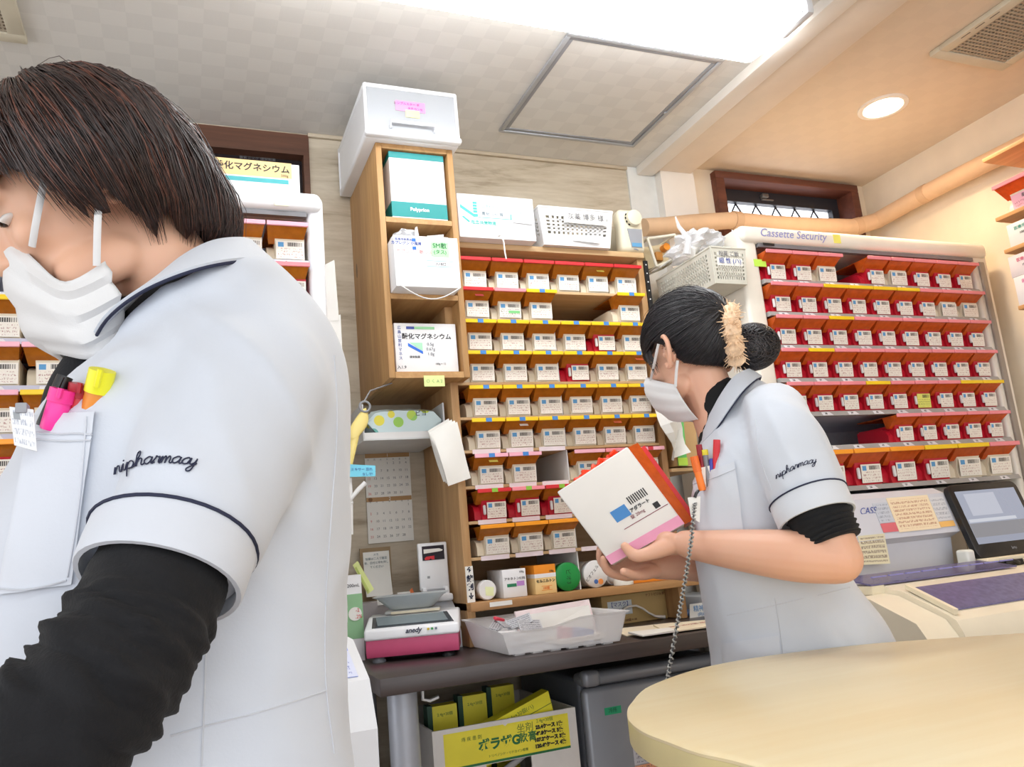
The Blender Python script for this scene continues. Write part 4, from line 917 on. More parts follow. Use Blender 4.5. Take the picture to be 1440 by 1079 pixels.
# label printer behind the scale
t = thing('label_printer', 'white label printer with raised lid and dark window behind the scale', 'printer', (.61, 2.1, DZ))
MB().prism([(2.05, DZ+.0), (2.05, .885), (2.075, .935), (2.11, .96), (2.22, .965), (2.22, DZ)], 'X', .572, .652).build('body', wd, t, 30)
MB().rbox(.566, .648, 2.08, 2.15, .962, .981, .006, 3).build('paper_cover', wd, t, 50)
MB().rbox(.58, .635, 2.1, 2.115, .9805, .993, .002).build('hinge', GREY, t)
for x in (.572, .632): MB().rbox(x, x+.012, 2.098, 2.118, .979, 1.0, .003).build('hinge_arm', wd, t)
lid = MB().rbox(.57, .649, 2.112, 2.126, .992, 1.113, .004, 3).build('lid', wd, t, 50)
MB().box(.58, .64, 2.1105, 2.1125, 1.068, 1.105).build('window', mat('printer_window', (44, 42, 52), .2), t)
MB().prism([(.584, 1.086), (.584, 1.097), (.626, 1.097), (.636, 1.093), (.634, 1.09), (.628, 1.089)], 'Y', 2.109, 2.1105).build('paper_slip', PAPER, t)
MB().prism([(.586, 1.0695), (.586, 1.0745), (.591, 1.078), (.612, 1.079), (.612, 1.0695), (.606, 1.0695), (.602, 1.073), (.597, 1.0695)], 'Y', 2.1093, 2.1105).build('red_clip', mat('red_clip', (214, 40, 54), .4), t)
MB().box(.59, .597, 2.1112, 2.1121, 1.022, 1.028).build('mark', GREY, t)
MB().hexa([(.62, 2.0525, .892), (.632, 2.0525, .892), (.632, 2.0535, .892), (.62, 2.0535, .892), (.62, 2.0575, .902), (.632, 2.0575, .902), (.632, 2.0585, .902), (.62, 2.0585, .902)]).build('blue_mark', mat('printer_blue', (60, 110, 190), .4), t)
# ---------------------------------------------------------------- translucent tray with contents
t = thing('parts_tray', 'translucent white plastic tray full of packets on the desk', 'tray', (.79, 1.86, DZ))
TR = clear_film('milky_plastic', (250, 249, 250), .5, .3)
rzt = math.atan2(1.721-1.749, .928-.668)
def trx(u, v, z):   # u along front, v to the back
    return Vector((.66+.262*u*math.cos(rzt)-.235*v*math.sin(rzt)*-0, 1.745+.262*u*math.sin(rzt)+.235*v, z))
def ring(g, z, dip=0):
    o = []
    for k in range(10): u = k/10; o.append((u, 0))
    for k in range(8): o.append((1, k/8))
    for k in range(10): o.append((1-k/10, 1))
    for k in range(8): o.append((0, 1-k/8))
    r = []
    for u, v in o:
        zz = z
        if dip: zz = z-dip*max(0, min(1, (.62-u)/.25))*(1-min(1, v*1.2))
        r.append(trx(.5+(u-.5)*g, .5+(v-.5)*g, zz))
    return r
MB().rings([ring(1.0, DZ+.004), ring(1.02, DZ+.012), ring(1.12, DZ+.066, .016), ring(1.17, DZ+.070, .016), ring(1.16, DZ+.067, .016), ring(1.10, DZ+.063, .016), ring(1.0, DZ+.014), ring(.97, DZ+.007)], True).build('tray_shell', TR, t, 40)
for k in range(6): u = .1+.16*k; p = trx(u, -.005, DZ); MB().box(p.x-.012, p.x+.012, p.y+.006, p.y+.02, DZ, DZ+.0045).build('foot_rib', TR, t)
rp = random.Random(11)
def loose(label, cat, name, u, v, z, sz, mt, rot, grp=None, part='pack'):
    p = trx(u, v, z); tt = thing(name, label, cat, p, grp, rot=rot)
    MB().rbox(-sz[0]/2, sz[0]/2, -sz[1]/2, sz[1]/2, -sz[2]/2, sz[2]/2, .002, 1).build(part, mt, tt, local=True); return tt
SIL = mat('blister_silver', (170, 170, 176), .25, .1, 200, metal=.6)
BL = print_mat('blister_print', (186, 186, 190), (70, 70, 78), 5, blue=False, bar=False, dens=.45)
def blister(u, v, z, rot, label, mt):
    tt = thing('blister_pack', label, 'blister pack', trx(u, v, z), 'blister packs in the tray', rot=rot)
    MB().card((-.03, -.014, .001), (.03, -.014, .001), (.03, .014, .001), (-.03, .014, .001), .002).build('foil', mt, tt, local=True)
    me = MB().lathe([(.0045, -.001), (.004, -.004), (.002, -.005)], 10).mesh('dome', SIL, 50)
    for i in range(4):
        for j in range(2):
            o = link('dome', me, tt); o.location = (-.022+i*.0147, -.006+j*.012, 0)
blister(.16, .42, DZ+.058, (.5, .2, .5), 'silver blister pack on top at the left of the tray', BL)
blister(.24, .38, DZ+.064, (.75, -.25, -.3), 'silver printed blister pack leaning upright in the tray middle', BL)
blister(.31, .30, DZ+.055, (.9, .1, .1), 'silver blister pack with white print leaning at the tray front', BL)
blister(.10, .55, DZ+.06, (.35, -.3, .9), 'silver blister pack with red tip at the back of the tray', BL)
loose('red and white sachet sticking out at the tray left end', 'sachet', 'sachet', .13, .60, DZ+.07, (.03, .012, .008), mat('sachet_red', (214, 60, 80), .4), (.3, .3, .4))
loose('folded white tissue lying over the packets in the tray', 'paper', 'tissue', .12, .2, DZ+.035, (.06, .05, .02), mat('tissue_white', (232, 232, 234), .7), (.2, .1, .5))
b = thing('paper_folder', 'pale pink paper folder standing in the translucent tray', 'folder', trx(.6, .5, DZ+.02))
MB().hexa([trx(.30, .56, DZ+.012), trx(1.0, .45, DZ+.012), trx(1.0, .48, DZ+.012), trx(.30, .60, DZ+.012), trx(.30, .64, DZ+.082), trx(1.02, .62, DZ+.092), trx(1.02, .64, DZ+.092), trx(.30, .67, DZ+.082)]).build('folder', mat('pale_pink_paper', (240, 222, 222), .6), b)
MB().hexa([trx(.32, .52, DZ+.012), trx(.96, .42, DZ+.012), trx(.96, .44, DZ+.012), trx(.32, .55, DZ+.012), trx(.33, .58, DZ+.072), trx(.98, .54, DZ+.08), trx(.98, .56, DZ+.08), trx(.33, .61, DZ+.072)]).build('insert_sheet', PAPER, b)
for k, (u, v, z, cc, lb) in enumerate(((.58, .12, DZ+.03, (226, 150, 160), 'pink sachet seen through the front of the tray'), (.72, .12, DZ+.024, (130, 150, 205), 'blue sachet seen through the front of the tray'))):
    loose(lb, 'sachet', 'sachet', u, v, z, (.055, .006, .03), mat('sachet%d' % k, cc, .4), (-.2, .25, .05))
loose('stack of cream papers lying flat in the tray', 'paper', 'paper_pile', .7, .25, DZ+.016, (.12, .08, .012), mat('cream_paper', (240, 230, 214), .7), (0, 0, .1))
# carton, rope, papers, label under the shelf
t = thing('carton', 'flat kraft carton with blue-lettered label on the desk under the shelf', 'box', (1.165, 2.09, DZ))
MB().rbox(1.065, 1.27, 2.068, 2.25, DZ, .927, .001).build('carton', mat('kraft_box', (196, 168, 112), .6), t)
MB().card((1.082, 2.0665, .873), (1.158, 2.0665, .873), (1.158, 2.0665, .911), (1.082, 2.0665, .911)).build('label', mat('label_pale_blue', (220, 232, 240), .5), t)
text('【マスク】', .014, (1.12, 2.0665, .901), X, Z, INKB, t); text('小箱', .015, (1.125, 2.0665, .882), X, Z, INKB, t)
text('ナフトピジル錠', .009, (1.235, 2.067, .917), X, Z, mat('ink_brown', (110, 50, 20), .5), t); text('100錠 × 10', .008, (1.15, 2.067, .857), X, Z, MATS['ink_brown'], t)
t = thing('string', 'white cotton cord draped over the kraft carton', 'cord', at(935, 867, 2.05))
MB().tube([at(*p, 2.05) for p in ((872, 866), (876, 858), (884, 853), (895, 852), (904, 856), (912, 862), (922, 867), (935, 868))], [.003]*6+[.0035, .005], 8).build('cord', PAPER, t, 60)
ENV = mat('envelope_cream', (242, 228, 200), .65)
for k, (pl, lb) in enumerate(((((.985, 1.80), (1.10, 1.79), (1.20, 1.93), (1.02, 1.95)), 'cream envelope lying flat on the desk next to the tray'), (((1.06, 1.735), (1.24, 1.725), (1.27, 1.86), (1.12, 1.90)), 'cream printed sheet lying on the desk behind the woman'), (((.98, 1.715), (1.07, 1.712), (1.10, 1.79), (.99, 1.80)), 'white slip at the desk edge below the cream envelope'))):
    t = thing('envelope', lb, 'paper', (pl[0][0], pl[0][1], DZ), 'papers on the desk'); z = DZ+.0002+.003*k
    MB().hexa([(x, y, z) for x, y in pl]+[(x, y, z+.0025+.002*(i % 2)) for i, (x, y) in enumerate(pl)]).build('sheet', ENV if k < 2 else PAPER, t)
    if k == 1:
        text('お薬 処方箋 用紙', .016, (1.165, 1.80, z+.0045), X, Y_, mat('ink_faded_red', (190, 120, 110), .6), t)
t = thing('sign_card', 'white card with blue lettering standing on the desk beside the white uniform', 'card', (1.38, 1.99, DZ))
q = [at(970, 870, 2.0), at(1003, 866, 2.0), at(1003, 846, 2.0), at(970, 850, 2.0)]
MB().card(*q).build('card', PAPER, t); text('精神薬', .018, (q[0]+q[1]+q[2]+q[3])/4+Vector((0, 0, .004)), q[1]-q[0], Z, mat('ink_sky', (80, 140, 195), .6), t); text('(向)棚', .011, (q[0]+q[1]+q[2]+q[3])/4+Vector((0, 0, -.011)), q[1]-q[0], Z, MATS['ink_sky'], t)
MB().rbox(1.345, 1.45, 2.003, 2.2, DZ, .90, .004).build('clear_bin', clear_film('bin_clear', (210, 216, 222), .3), t)
t = thing('blue_pouch', 'small blue plastic pouch on the desk beside the kraft carton', 'pouch', (1.31, 2.03, DZ))
crumple((1.31, 2.03, DZ+.011), (.032, .03, .011), 4, .2, 3).build('pouch', mat('pouch_blue', (110, 150, 215), .35), t, 30)
MB().tube([(1.28, 2.01, DZ+.012), (1.345, 2.012, DZ+.016)], .003, 6).build('seal', mat('pouch_blue2', (150, 180, 230), .35), t, 60)
# ---------------------------------------------------------------- under the desk
cb = thing('carton', 'plain kraft carton on the floor under the yellow-labelled box', 'box', (.68, 2.0, 0))
MB().rbox(.51, .85, 1.87, 2.26, 0, .40, .002).build('carton', mat('kraft_box', (196, 168, 112), .6), cb); MB().box(.66, .70, 1.869, 2.25, .39, .4008).build('tape', mat('parcel_tape', (190, 150, 90), .3), cb)
t = thing('carton', 'open white box with yellow ointment label under the desk', 'box', (.68, 2.0, .401))
yb = 1.855; CW = mat('box_grey_white', (222, 218, 214), .6); bx0, bx1, bzt = .505, .856, .70
hx0, hx1, hz0, hz1 = .625, .735, .575, .612
def holed(x0, x1, z0, z1, ha, hb, hc, hd, y0, y1):
    return MB().box(x0, x1, y0, y1, z0, hc).box(x0, x1, y0, y1, hd, z1).box(x0, ha, y0, y1, hc, hd).box(hb, x1, y0, y1, hc, hd)
holed(bx0, bx1, .401, bzt, hx0, hx1, hz0, hz1, yb, yb+.005).build('front_panel', CW, t)
MB().box(bx0, bx0+.005, yb+.005, 2.2, .401, bzt).build('side_panel', CW, t); MB().box(bx1-.005, bx1, yb+.005, 2.2, .401, bzt).build('side_panel', CW, t)
MB().box(bx0+.005, bx1-.005, 2.195, 2.2, .401, bzt).build('back_panel', CW, t); MB().box(bx0, bx1, yb, 2.2, .4005, .405).build('bottom_panel', CW, t)
YL = mat('yellow_print', (240, 226, 60), .5); GRN = mat('green_print', (30, 110, 60), .5)
MB().box(.53, .835, yb-.0007, yb, .618, .690).build('yellow_label', YL, t); MB().box(.53, .835, yb-.0009, yb, .6135, .6185).build('green_line', GRN, t)
text('ボラザG', .027, (.66, yb-.0005, .652), X, Z, GRN, t, bold=.0012); text('軟膏', .023, (.73, yb-.0005, .653), X, Z, GRN, t, bold=.0003); text('坐剤', .021, (.725, yb-.0005, .674), X, Z, mat('ink_olive', (110, 130, 50), .6), t)
text('痔 疾 患 剤', .010, (.595, yb-.0005, .672), X, Z, mat('ink_olive', (110, 130, 50), .6), t); text('トリベノシド・リドカイン軟膏', .007, (.68, yb-.0005, .628), X, Z, MATS['ink_olive'], t); text('2.4g×30個', .010, (.775, yb-.0005, .684), X, Z, MATS['ink_olive'], t)
for k, q in enumerate(('23.4ケース 1床', '49.8ケース 3床', '107.29ケース 3床', '120.49ケース 4床')): text(q, .0105, (.785, yb-.0006, .6705-.0135*k), X, Z, INK, t, bold=.0008)
MB().prism([(.668, .70), (.686, .70), (.684, .691), (.677, .686), (.670, .691)], 'Y', yb-.0012, yb-.0002).build('tab_slot', CW, t)
MB().tube([(hx0+.01, yb+.012, hz0-.004), (hx1-.01, yb+.012, hz1+.004)], .008, 8).build('handle_strap', mat('strap_grey', (150, 150, 152), .5), t, 60)
def ybox(x0, x1, y, ztop, label, ang=0):
    tt = thing('ointment_box', label, 'box', ((x0+x1)/2, y, .4055), 'yellow ointment boxes in the open white box')
    MB().box(x0, x1, y, y+.035, .4055, ztop).build('carton', YL, tt); MB().box(x0-.012, x0-.0002, y, y+.035, .4055, ztop+.002).build('green_side', mat('deep_green', (20, 70, 50), .5), tt)
    text('2.4g×30個', .009, ((x0+x1)/2, y, ztop-.02), X, Z, MATS['ink_olive'], tt); return tt
ybox(.535, .595, 1.95, .735, 'yellow ointment box standing at the left of the open white box'); ybox(.62, .68, 1.98, .742, 'yellow ointment box standing second in the open white box'); ybox(.708, .768, 2.02, .745, 'yellow ointment box standing third in the open white box')
tt = thing('ointment_box', 'long yellow ointment box leaning diagonally across the open white box', 'box', (.69, 1.89, .56), 'yellow ointment boxes in the open white box')
A = [Vector((.53, 1.875, .655)), Vector((.80, 1.875, .742)), Vector((.815, 1.875, .66)), Vector((.545, 1.875, .575))]
MB().hexa([A[3], A[2], A[2]+Vector((0, .04, 0)), A[3]+Vector((0, .04, 0)), A[0], A[1], A[1]+Vector((0, .04, 0)), A[0]+Vector((0, .04, 0))]).build('carton', mat('bright_yellow_print', (246, 234, 50), .5), tt)
MB().hexa([A[0]+Vector((0, .001, -.028)), A[1]+Vector((.006, .001, -.028)), A[1]+Vector((.006, -.0006, -.028)), A[0]+Vector((0, -.0006, -.028)), A[0]+Vector((0, .001, -.0265)), A[1]+Vector((.006, .001, -.0265)), A[1]+Vector((.006, -.0006, -.0265)), A[0]+Vector((0, -.0006, -.0265))]).build('rule', MATS['ink_olive'], tt)
text('2.4g×30個(ハ)', .012, (A[0]+A[1])/2+Vector((.06, 0, .005)), A[1]-A[0], Z, MATS['ink_olive'], tt)
# small grey fridge
FG = mat('fridge_grey', (150, 154, 162), .35, .03, metal=.25); t = thing('mini_fridge', 'small grey refrigerator under the desk beside the ointment box', 'refrigerator', (1.09, 2.05, 0))
fx0, fx1, fy = .884, 1.33, 1.86
MB().rbox(fx0, fx1, fy+.03, 2.27, .0, .755, .01, 2).build('cabinet', mat('fridge_dark', (92, 96, 104), .4), t, 50)
MB().rbox(fx0, fx1, fy, fy+.028, .03, .733, .012, 3).build('door', FG, t, 50); MB().rbox(fx0, fx1, fy+.004, fy+.06, .736, .768, .014, 3).build('top_cap', FG, t, 50); MB().rbox(fx0+.002, fx0+.05, fy-.006, fy+.028, .736, .775, .012, 3).build('hinge_cover', FG, t, 50)
MB().card((.935, fy-.001, .668), (.98, fy-.001, .668), (.98, fy-.001, .685), (.935, fy-.001, .685)).build('green_label', mat('green_label', (40, 170, 120), .5), t); text('冷所', .012, (.957, fy-.001, .6765), X, Z, INKG, t)
for k, (z0, z1, cc) in enumerate(((.60, .65, (232, 196, 170)), (.545, .598, (206, 206, 214)), (.50, .543, (240, 170, 130)), (.44, .498, (196, 206, 216)))):
    MB().card((1.0, fy-.001, z0), (1.10, fy-.001, z0), (1.10, fy-.001, z1), (1.0, fy-.001, z1)).build('magnet_card', print_mat('magnet_print%d' % k, cc, (80, 70, 100), 5, blue=(k == 0), bar=False), t)
# white machine with blue control panel at lower left
t = thing('dispensing_machine', 'white machine with lilac control panel behind the woman in the foreground', 'machine', (.15, 1.4, 0))
MB().prism([(1.28, 0), (1.26, .84), (1.30, .905), (1.42, .955), (1.62, .96), (1.62, 0)], 'X', -.03, .262).build('body', mat('machine_white', (230, 232, 236), .35, .02), t, 30)
def onp(u, v, off=.0015):
    a = Vector((-.02+.275*u, 1.30+.12*v, .905+.05*v)); return a+Vector((0, -.385, .92))*off
MB().card(onp(.62, .08), onp(.97, .08), onp(.97, .95), onp(.62, .95)).build('panel_sheet', print_mat('panel_print', (214, 220, 244), (90, 110, 190), 6, bar=False, blue=False, dens=.5, accent=((140, 160, 232), (.0, 1, .72, 1))), t)
text('自動', .014, onp(.9, .85, .003), X, Vector((0, .92, .385)), INKB, t); text('分包', .014, onp(.9, .68, .003), X, Vector((0, .92, .385)), INKB, t)
MB().rbox(.20, .268, 1.252, 1.262, .60, .66, .003).build('blue_block', mat('blue_block', (70, 80, 180), .4), t); MB().rbox(.15, .266, 1.25, 1.262, .665, .76, .008).build('hatch', mat('machine_grey', (206, 206, 210), .4), t)
# box on top of the left cabinet
b = thing('medicine_box', 'white magnesium oxide box with tan and teal label atop the left cabinet', 'box', (.2, 1.95, 1.932))
yb = 1.87; p = at(302, 224, yb); q = at(422, 270, yb)
MB().rbox(.03, q.x, yb, 2.1, 1.9315, p.z+.004, .001).build('carton', CART, b)
a0, a1 = at(308, 252, yb), at(412, 230, yb)
MB().box(.04, a1.x-.004, yb-.0007, yb, 1.998, 2.038).build('tan_band', mat('tan_band', (222, 190, 130), .5), b); MB().box(.04, a1.x-.012, yb-.0007, yb, 1.983, 1.994).build('teal_band', mat('teal_band2', (60, 160, 165), .5), b)
text('酸化マグネシウム', .0215, ((p.x+q.x)/2-.012, yb-.0005, 2.019), X, Z, INK, b, bold=.0004); text('重質カマグ 健栄製薬', .009, ((p.x+q.x)/2, yb, 2.043), X, Z, INK, b); text('500g', .009, (q.x-.035, yb-.0005, 2.004), X, Z, INK, b)
# ---------------------------------------------------------------- console, tablet and machine below the right cabinet
t = thing('control_console', 'pale grey sloping console with taped notes under the right cabinet', 'console', (1.8, 1.76, .9))
CG = mat('console_grey', (206, 208, 218), .35, .02)
MB().prism([(1.765, 1.142), (1.73, 1.125), (1.70, 1.015), (1.735, 1.0), (1.745, .86), (1.79, .86), (1.79, 1.142)], 'X', 1.545, 2.022).build('housing', CG, t, 25)
def onc(x, v, off=.0015): a = Vector((x, 1.73-.03*v, 1.125-.11*v)); return a+Vector((0, -.965, .263))*off
MB().card(onc(1.80, .88), onc(1.955, .88), onc(1.955, .02), onc(1.80, .02)).build('grid_note', print_mat('grid_note', (240, 222, 190), (180, 120, 90), 9, blue=False, bar=False, dens=.48), t)
MB().card(onc(1.745, .62), onc(1.799, .62), onc(1.799, .12), onc(1.745, .12)).build('key_panel', print_mat('key_panel', (196, 202, 214), (120, 130, 150), 5, blue=False, bar=False), t)
MB().card(onc(1.745, .85), onc(1.799, .85), onc(1.799, .63), onc(1.745, .63)).build('red_key', mat('key_red', (220, 110, 120), .5), t)
MB().card(onc(1.956, .7), onc(2.012, .7), onc(2.012, .1), onc(1.956, .1)).build('key_panel', print_mat('key_panel2', (214, 216, 222), (110, 120, 140), 5, blue=False, bar=False), t)
MB().card(onc(1.956, .86), onc(2.012, .86), onc(2.012, .72), onc(1.956, .72)).build('amber_key', mat('key_amber', (240, 190, 110), .5), t)
text('CASS', .026, onc(1.72, .3, .001), X, Z, INKB, t, shear=.2); 
MB().card((1.655, 1.706, .955), (1.752, 1.706, .95), (1.742, 1.699, 1.03), (1.65, 1.699, 1.03)).build('stapled_slip', print_mat('slip_print', (240, 232, 200), (120, 90, 70), 6, blue=False, bar=False, dens=.46), t)
tb = thing('tablet_monitor', 'black tablet monitor tilted back beside the control console', 'monitor', (2.13, 1.68, .93))
T0, T1, T2, T3 = Vector((2.018, 1.652, .938)), Vector((2.30, 1.652, .938)), Vector((2.30, 1.715, 1.145)), Vector((2.018, 1.715, 1.145))
def onT(u, v, off=0):
    n_ = (T1-T0).cross(T3-T0).normalized(); return T0.lerp(T1, u).lerp(T3.lerp(T2, u), v)+n_*off
def rrect(u0, u1, v0, v1, r, off, asp=.75):
    o = []
    for cx, cy, a0 in ((u1-r, v0+r/asp, -90), (u1-r, v1-r/asp, 0), (u0+r, v1-r/asp, 90), (u0+r, v0+r/asp, 180)):
        for k in range(5): a = math.radians(a0+22.5*k); o.append(onT(cx+r*math.cos(a), cy+r/asp*math.sin(a), off))
    return o
MB().rings([rrect(0, 1, 0, 1, .08, -.018), rrect(0, 1, 0, 1, .08, -.002), rrect(.01, .99, .012, .988, .08, .0)]).build('bezel', BLACK, tb, 40)
s = NT('tablet_screen'); u, v, uvv = s.uv()
c = s.mix(s.rect(u, v, .0, 1, .38, 1), lin((150, 150, 156)), lin((176, 182, 200))); c = s.mix(s.rect(u, v, .12, .62, .52, .94), c, lin((206, 210, 224))); c = s.mix(s.rect(u, v, .02, .8, .4, .46), c, lin((222, 226, 236))); c = s.mix(s.rect(u, v, 0, 1, 0, .12), c, lin((166, 172, 190)))
s.set(Base_Color=lin((40, 42, 48)), Roughness=.15, Emission_Color=c, Emission_Strength=.45)
MB().card(onT(.07, .18, .001), onT(.93, .18, .001), onT(.93, .9, .001), onT(.07, .9, .001)).build('screen', s.m, tb)
text('brio', .012, onT(.52, .09, .001), T1-T0, T3-T0, GREY, tb)
MB().rbox(2.10, 2.22, 1.722, 1.76, .90, 1.0, .01).build('stand', CREAM, tb); MB().rbox(2.02, 2.34, 1.63, 1.70, .9145, .9375, .006).build('cradle', CREAM, tb); MB().rbox(2.045, 2.33, 1.612, 1.629, .9135, .928, .003).build('cable_tray', BLACK, tb)
MB().rbox(1.985, 2.016, 1.66, 1.70, .914, .965, .008, 3).build('paper_roll', mat('roll_white', (226, 228, 222), .5), tb)
for k in range(3): MB().tube([(2.06+.07*k, 1.611, .924), (2.08+.07*k, 1.602, .927), (2.11+.07*k, 1.61, .92)], .005, 6).build('cable', BLACK if k != 1 else CREAM, tb, 60)
t = thing('packing_machine', 'cream dispensing machine with purple translucent lids in front of the right cabinet', 'machine', (2.0, 1.55, 0))
MC_ = mat('machine_cream', (232, 222, 200), .4, .03)
prof = [(1.72, .0), (1.72, .875), (1.66, .912), (1.55, .912), (1.53, .902), (1.50, .9), (1.385, .852), (1.365, .84), (1.35, .81), (1.35, 0)]
MB().prism(prof, 'X', 1.56, 2.54).build('body', MC_, t, 30)
MB().rings([[Vector((x, y, z)) for y, z in ((1.70, .80), (1.70, .868), (1.55, .895), (1.51, .89), (1.39, .842), (1.36, .80))] for x in (1.47, 1.559)]).build('side_cowl', MC_, t, 40)
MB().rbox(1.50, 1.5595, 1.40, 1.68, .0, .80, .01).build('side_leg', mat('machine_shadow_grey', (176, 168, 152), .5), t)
PUR = amber('purple_lid', (150, 144, 190), .42)
def lid(x0, x1, y0, z0, y1, z1, th=.004):
    return MB().hexa([(x0, y0, z0), (x1, y0, z0), (x1, y1, z1), (x0, y1, z1), (x0, y0, z0+th), (x1, y0, z0+th), (x1, y1, z1+th), (x0, y1, z1+th)])
lid(1.585, 2.50, 1.392, .8565, 1.497, .9015).build('purple_lid', PUR, t); lid(1.52, 2.02, 1.55, .915, 1.655, .93).build('purple_lid', PUR, t)
MB().hexa([(1.572, 1.378, .850), (1.584, 1.378, .850), (1.584, 1.50, .904), (1.572, 1.50, .904), (1.572, 1.375, .862), (1.584, 1.375, .862), (1.584, 1.498, .914), (1.572, 1.498, .914)]).build('lid_end', CREAM, t)
for k in range(9): MB().box(1.53+.055*k, 1.575+.055*k, 1.552, 1.558, .933, .936).build('lid_clip', mat('clip_lilac', (140, 138, 200), .3), t)
MB().box(1.52, 1.56, 1.55, 1.69, .895, .9145).build('lid_base', CREAM, t)
# shelves on the right wall
WR = wood('right_shelf_wood', (226, 176, 118), (196, 142, 88), 'Y')
t = thing('wall_shelf', 'pale wooden wall shelves at the right edge holding boxes', 'shelf', (2.45, 1.5, 1.6))
for k, (z, yb2) in enumerate(((2.125, 1.60), (1.93, 1.60), (1.825, 1.595))):
    MB().rbox(2.30, XR-.002, 1.0, yb2, z-.012, z, .001).build('shelf_board', WR, t)
MB().rbox(2.535, XR-.002, 1.0, 1.03, 1.62, 2.112, .001).build('bracket', WR, t)
MB().rbox(2.30, XR-.002, 1.0, 1.59, 1.635, 1.647, .001).build('shelf_board', WR, t)
def rcas(x, y, z):
    tt = thing('drug_cassette', 'pink-edged amber cassette on the wall shelves at the right picture edge', 'cassette', (x, y, z), rot=(0, 0, math.radians(-90)))
    tt.scale = (1.3, 1.1, 1.2)
    link('body', shared('body', body_mesh, BODY['cream']), tt); link('lid', shared('lid', lid_mesh, AMB['right']), tt); link('lid_edge', shared('lid_edge', edge_mesh, EDGE['pink']), tt)
    link('label_card', shared('label_card', lambda: card_mesh(False), print_mat('pink_card', (240, 190, 210), (150, 60, 90), 5, blue=False)), tt)
rcas(2.34, 1.53, 1.9305)
for (y0, y1, z0, z1, cc, acc, lb) in ((1.44, 1.575, 1.8255, 1.895, (238, 236, 232), (40, 160, 140), 'white box with teal print on the second wall shelf at right'), (1.45, 1.592, 1.735, 1.80, (236, 226, 226), (230, 90, 130), 'white box with pink lettering on the lower right wall shelf, upper of two'), (1.45, 1.588, 1.648, 1.7345, (238, 236, 236), (225, 70, 150), 'white box with magenta band on the lower right wall shelf, lower of two')):
    b = thing('medicine_box', lb, 'box', (2.38, (y0+y1)/2, z0))
    MB().rbox(2.305, 2.46, y0, y1, z0, z1, .001).build('carton', mat('carton_'+str(int(z0*1000)), cc, .55, .02), b)
    MB().box(2.3043, 2.305, y0+.005, y1-.07, z0+.004, z0+.02).build('colour_band', mat('band_'+str(int(z0*1000)), acc, .5), b)
    text('医療用医薬品', .012, (2.305, (y0+y1)/2+.01, z1-.018), -Y_, Z, MATS['band_'+str(int(z0*1000))], b); text('100錠 PTP', .010, (2.305, (y0+y1)/2+.01, z1-.036), -Y_, Z, INK, b)
# ---------------------------------------------------------------- round-ended table
ZTB = .868
t = thing('table', 'pale maple table with a rounded end in the foreground', 'table', (1.05, .75, 0))
TM = wood('maple_top', (243, 228, 190), (236, 216, 170), 'X', 5, 16, .3, bump=.01); TE = mat('maple_edge', (232, 216, 158), .35, .03)
raw = [(882, 995), (889, 984), (904, 968.5), (937, 954), (971, 943), (1004, 935), (1059, 925), (1150, 913), (1250, 903), (1440, 890)]
back = [atz(x, y, ZTB) for x, y in raw]; fr_ = [atz(x, y, ZTB) for x, y in ((884, 1010), (904, 1026), (937, 1039), (982, 1055), (1059, 1073))]
out = [(p.x, p.y) for p in reversed(fr_)] + [(p.x, p.y) for p in back] + [(1.55, .86), (1.72, .6), (1.75, .2), (1.6, -.2), (1.1, -.35), (.7, -.2), (.54, .15), (.49, .45)]
# smooth closed outline (Catmull-Rom)
sm = []
n = len(out)
for i in range(n):
    p0, p1, p2, p3 = [Vector(out[(i+k-1) % n]) for k in range(4)]
    for k in range(4):
        u = k/4; sm.append(.5*((2*p1)+(p2-p0)*u+(2*p0-5*p1+4*p2-p3)*u*u+(3*p1-p0-3*p2+p3)*u**3))
cen = sum((Vector(q) for q in sm), Vector((0, 0)))/len(sm)
MB().rings([[Vector((*(cen+(q-cen)*(1-.004/ (q-cen).length)), ZTB)) for q in sm], [Vector((*q, ZTB-.003)) for q in sm], [Vector((*q, ZTB-.006)) for q in sm]][::-1]).build('tabletop', TM, t, 50)
MB().rings([[Vector((*(cen+(q-cen)*(1+d)), z)) for q in sm] for z, d in ((ZTB-.034, -.002), (ZTB-.032, .0), (ZTB-.0062, .0))]).build('edge_band', TE, t, 60)
for x, y in ((.75, .9), (1.35, .85), (.7, .05), (1.45, .1)):
    MB().lathe([(.03, 0), (.03, .012), (.022, .016), (.022, ZTB-.0345)], 18, (x, y, 0)).build('leg', GREY, t, 50)
# =================================================================== people
from mathutils.bvhtree import BVHTree
class View:
    """upright plane through a person, square to the line from the viewpoint; v = metres behind that plane"""
    def __init__(s, x, y, D):
        d = ray(x, y); s.d = Vector((d.x, d.y, 0)).normalized(); s.r = Vector((s.d.y, -s.d.x, 0)); s.D = D
        s.B = CAM + s.d*D
    def P(s, x, y, v=0):
        q = ray(x, y); return CAM + q*((s.D+v)/q.dot(s.d))
    def mirror(s, p, v0=0): return p - 2*((p-s.B).dot(s.d)-v0)*s.d
def spline(pts, n=6):
    pts = [Vector(p) for p in pts]; out = []
    for i in range(len(pts)-1):
        p0, p1, p2, p3 = pts[max(i-1, 0)], pts[i], pts[i+1], pts[min(i+2, len(pts)-1)]
        for k in range(n):
            u = k/n; out.append(.5*((2*p1)+(p2-p0)*u+(2*p0-5*p1+4*p2-p3)*u*u+(3*p1-p0-3*p2+p3)*u**3))
    out.append(pts[-1]); return out
def lerps(vals, n=6):
    return [p[0] for p in [(q.x,) for q in spline([Vector((v, 0, 0)) for v in vals], n)]]
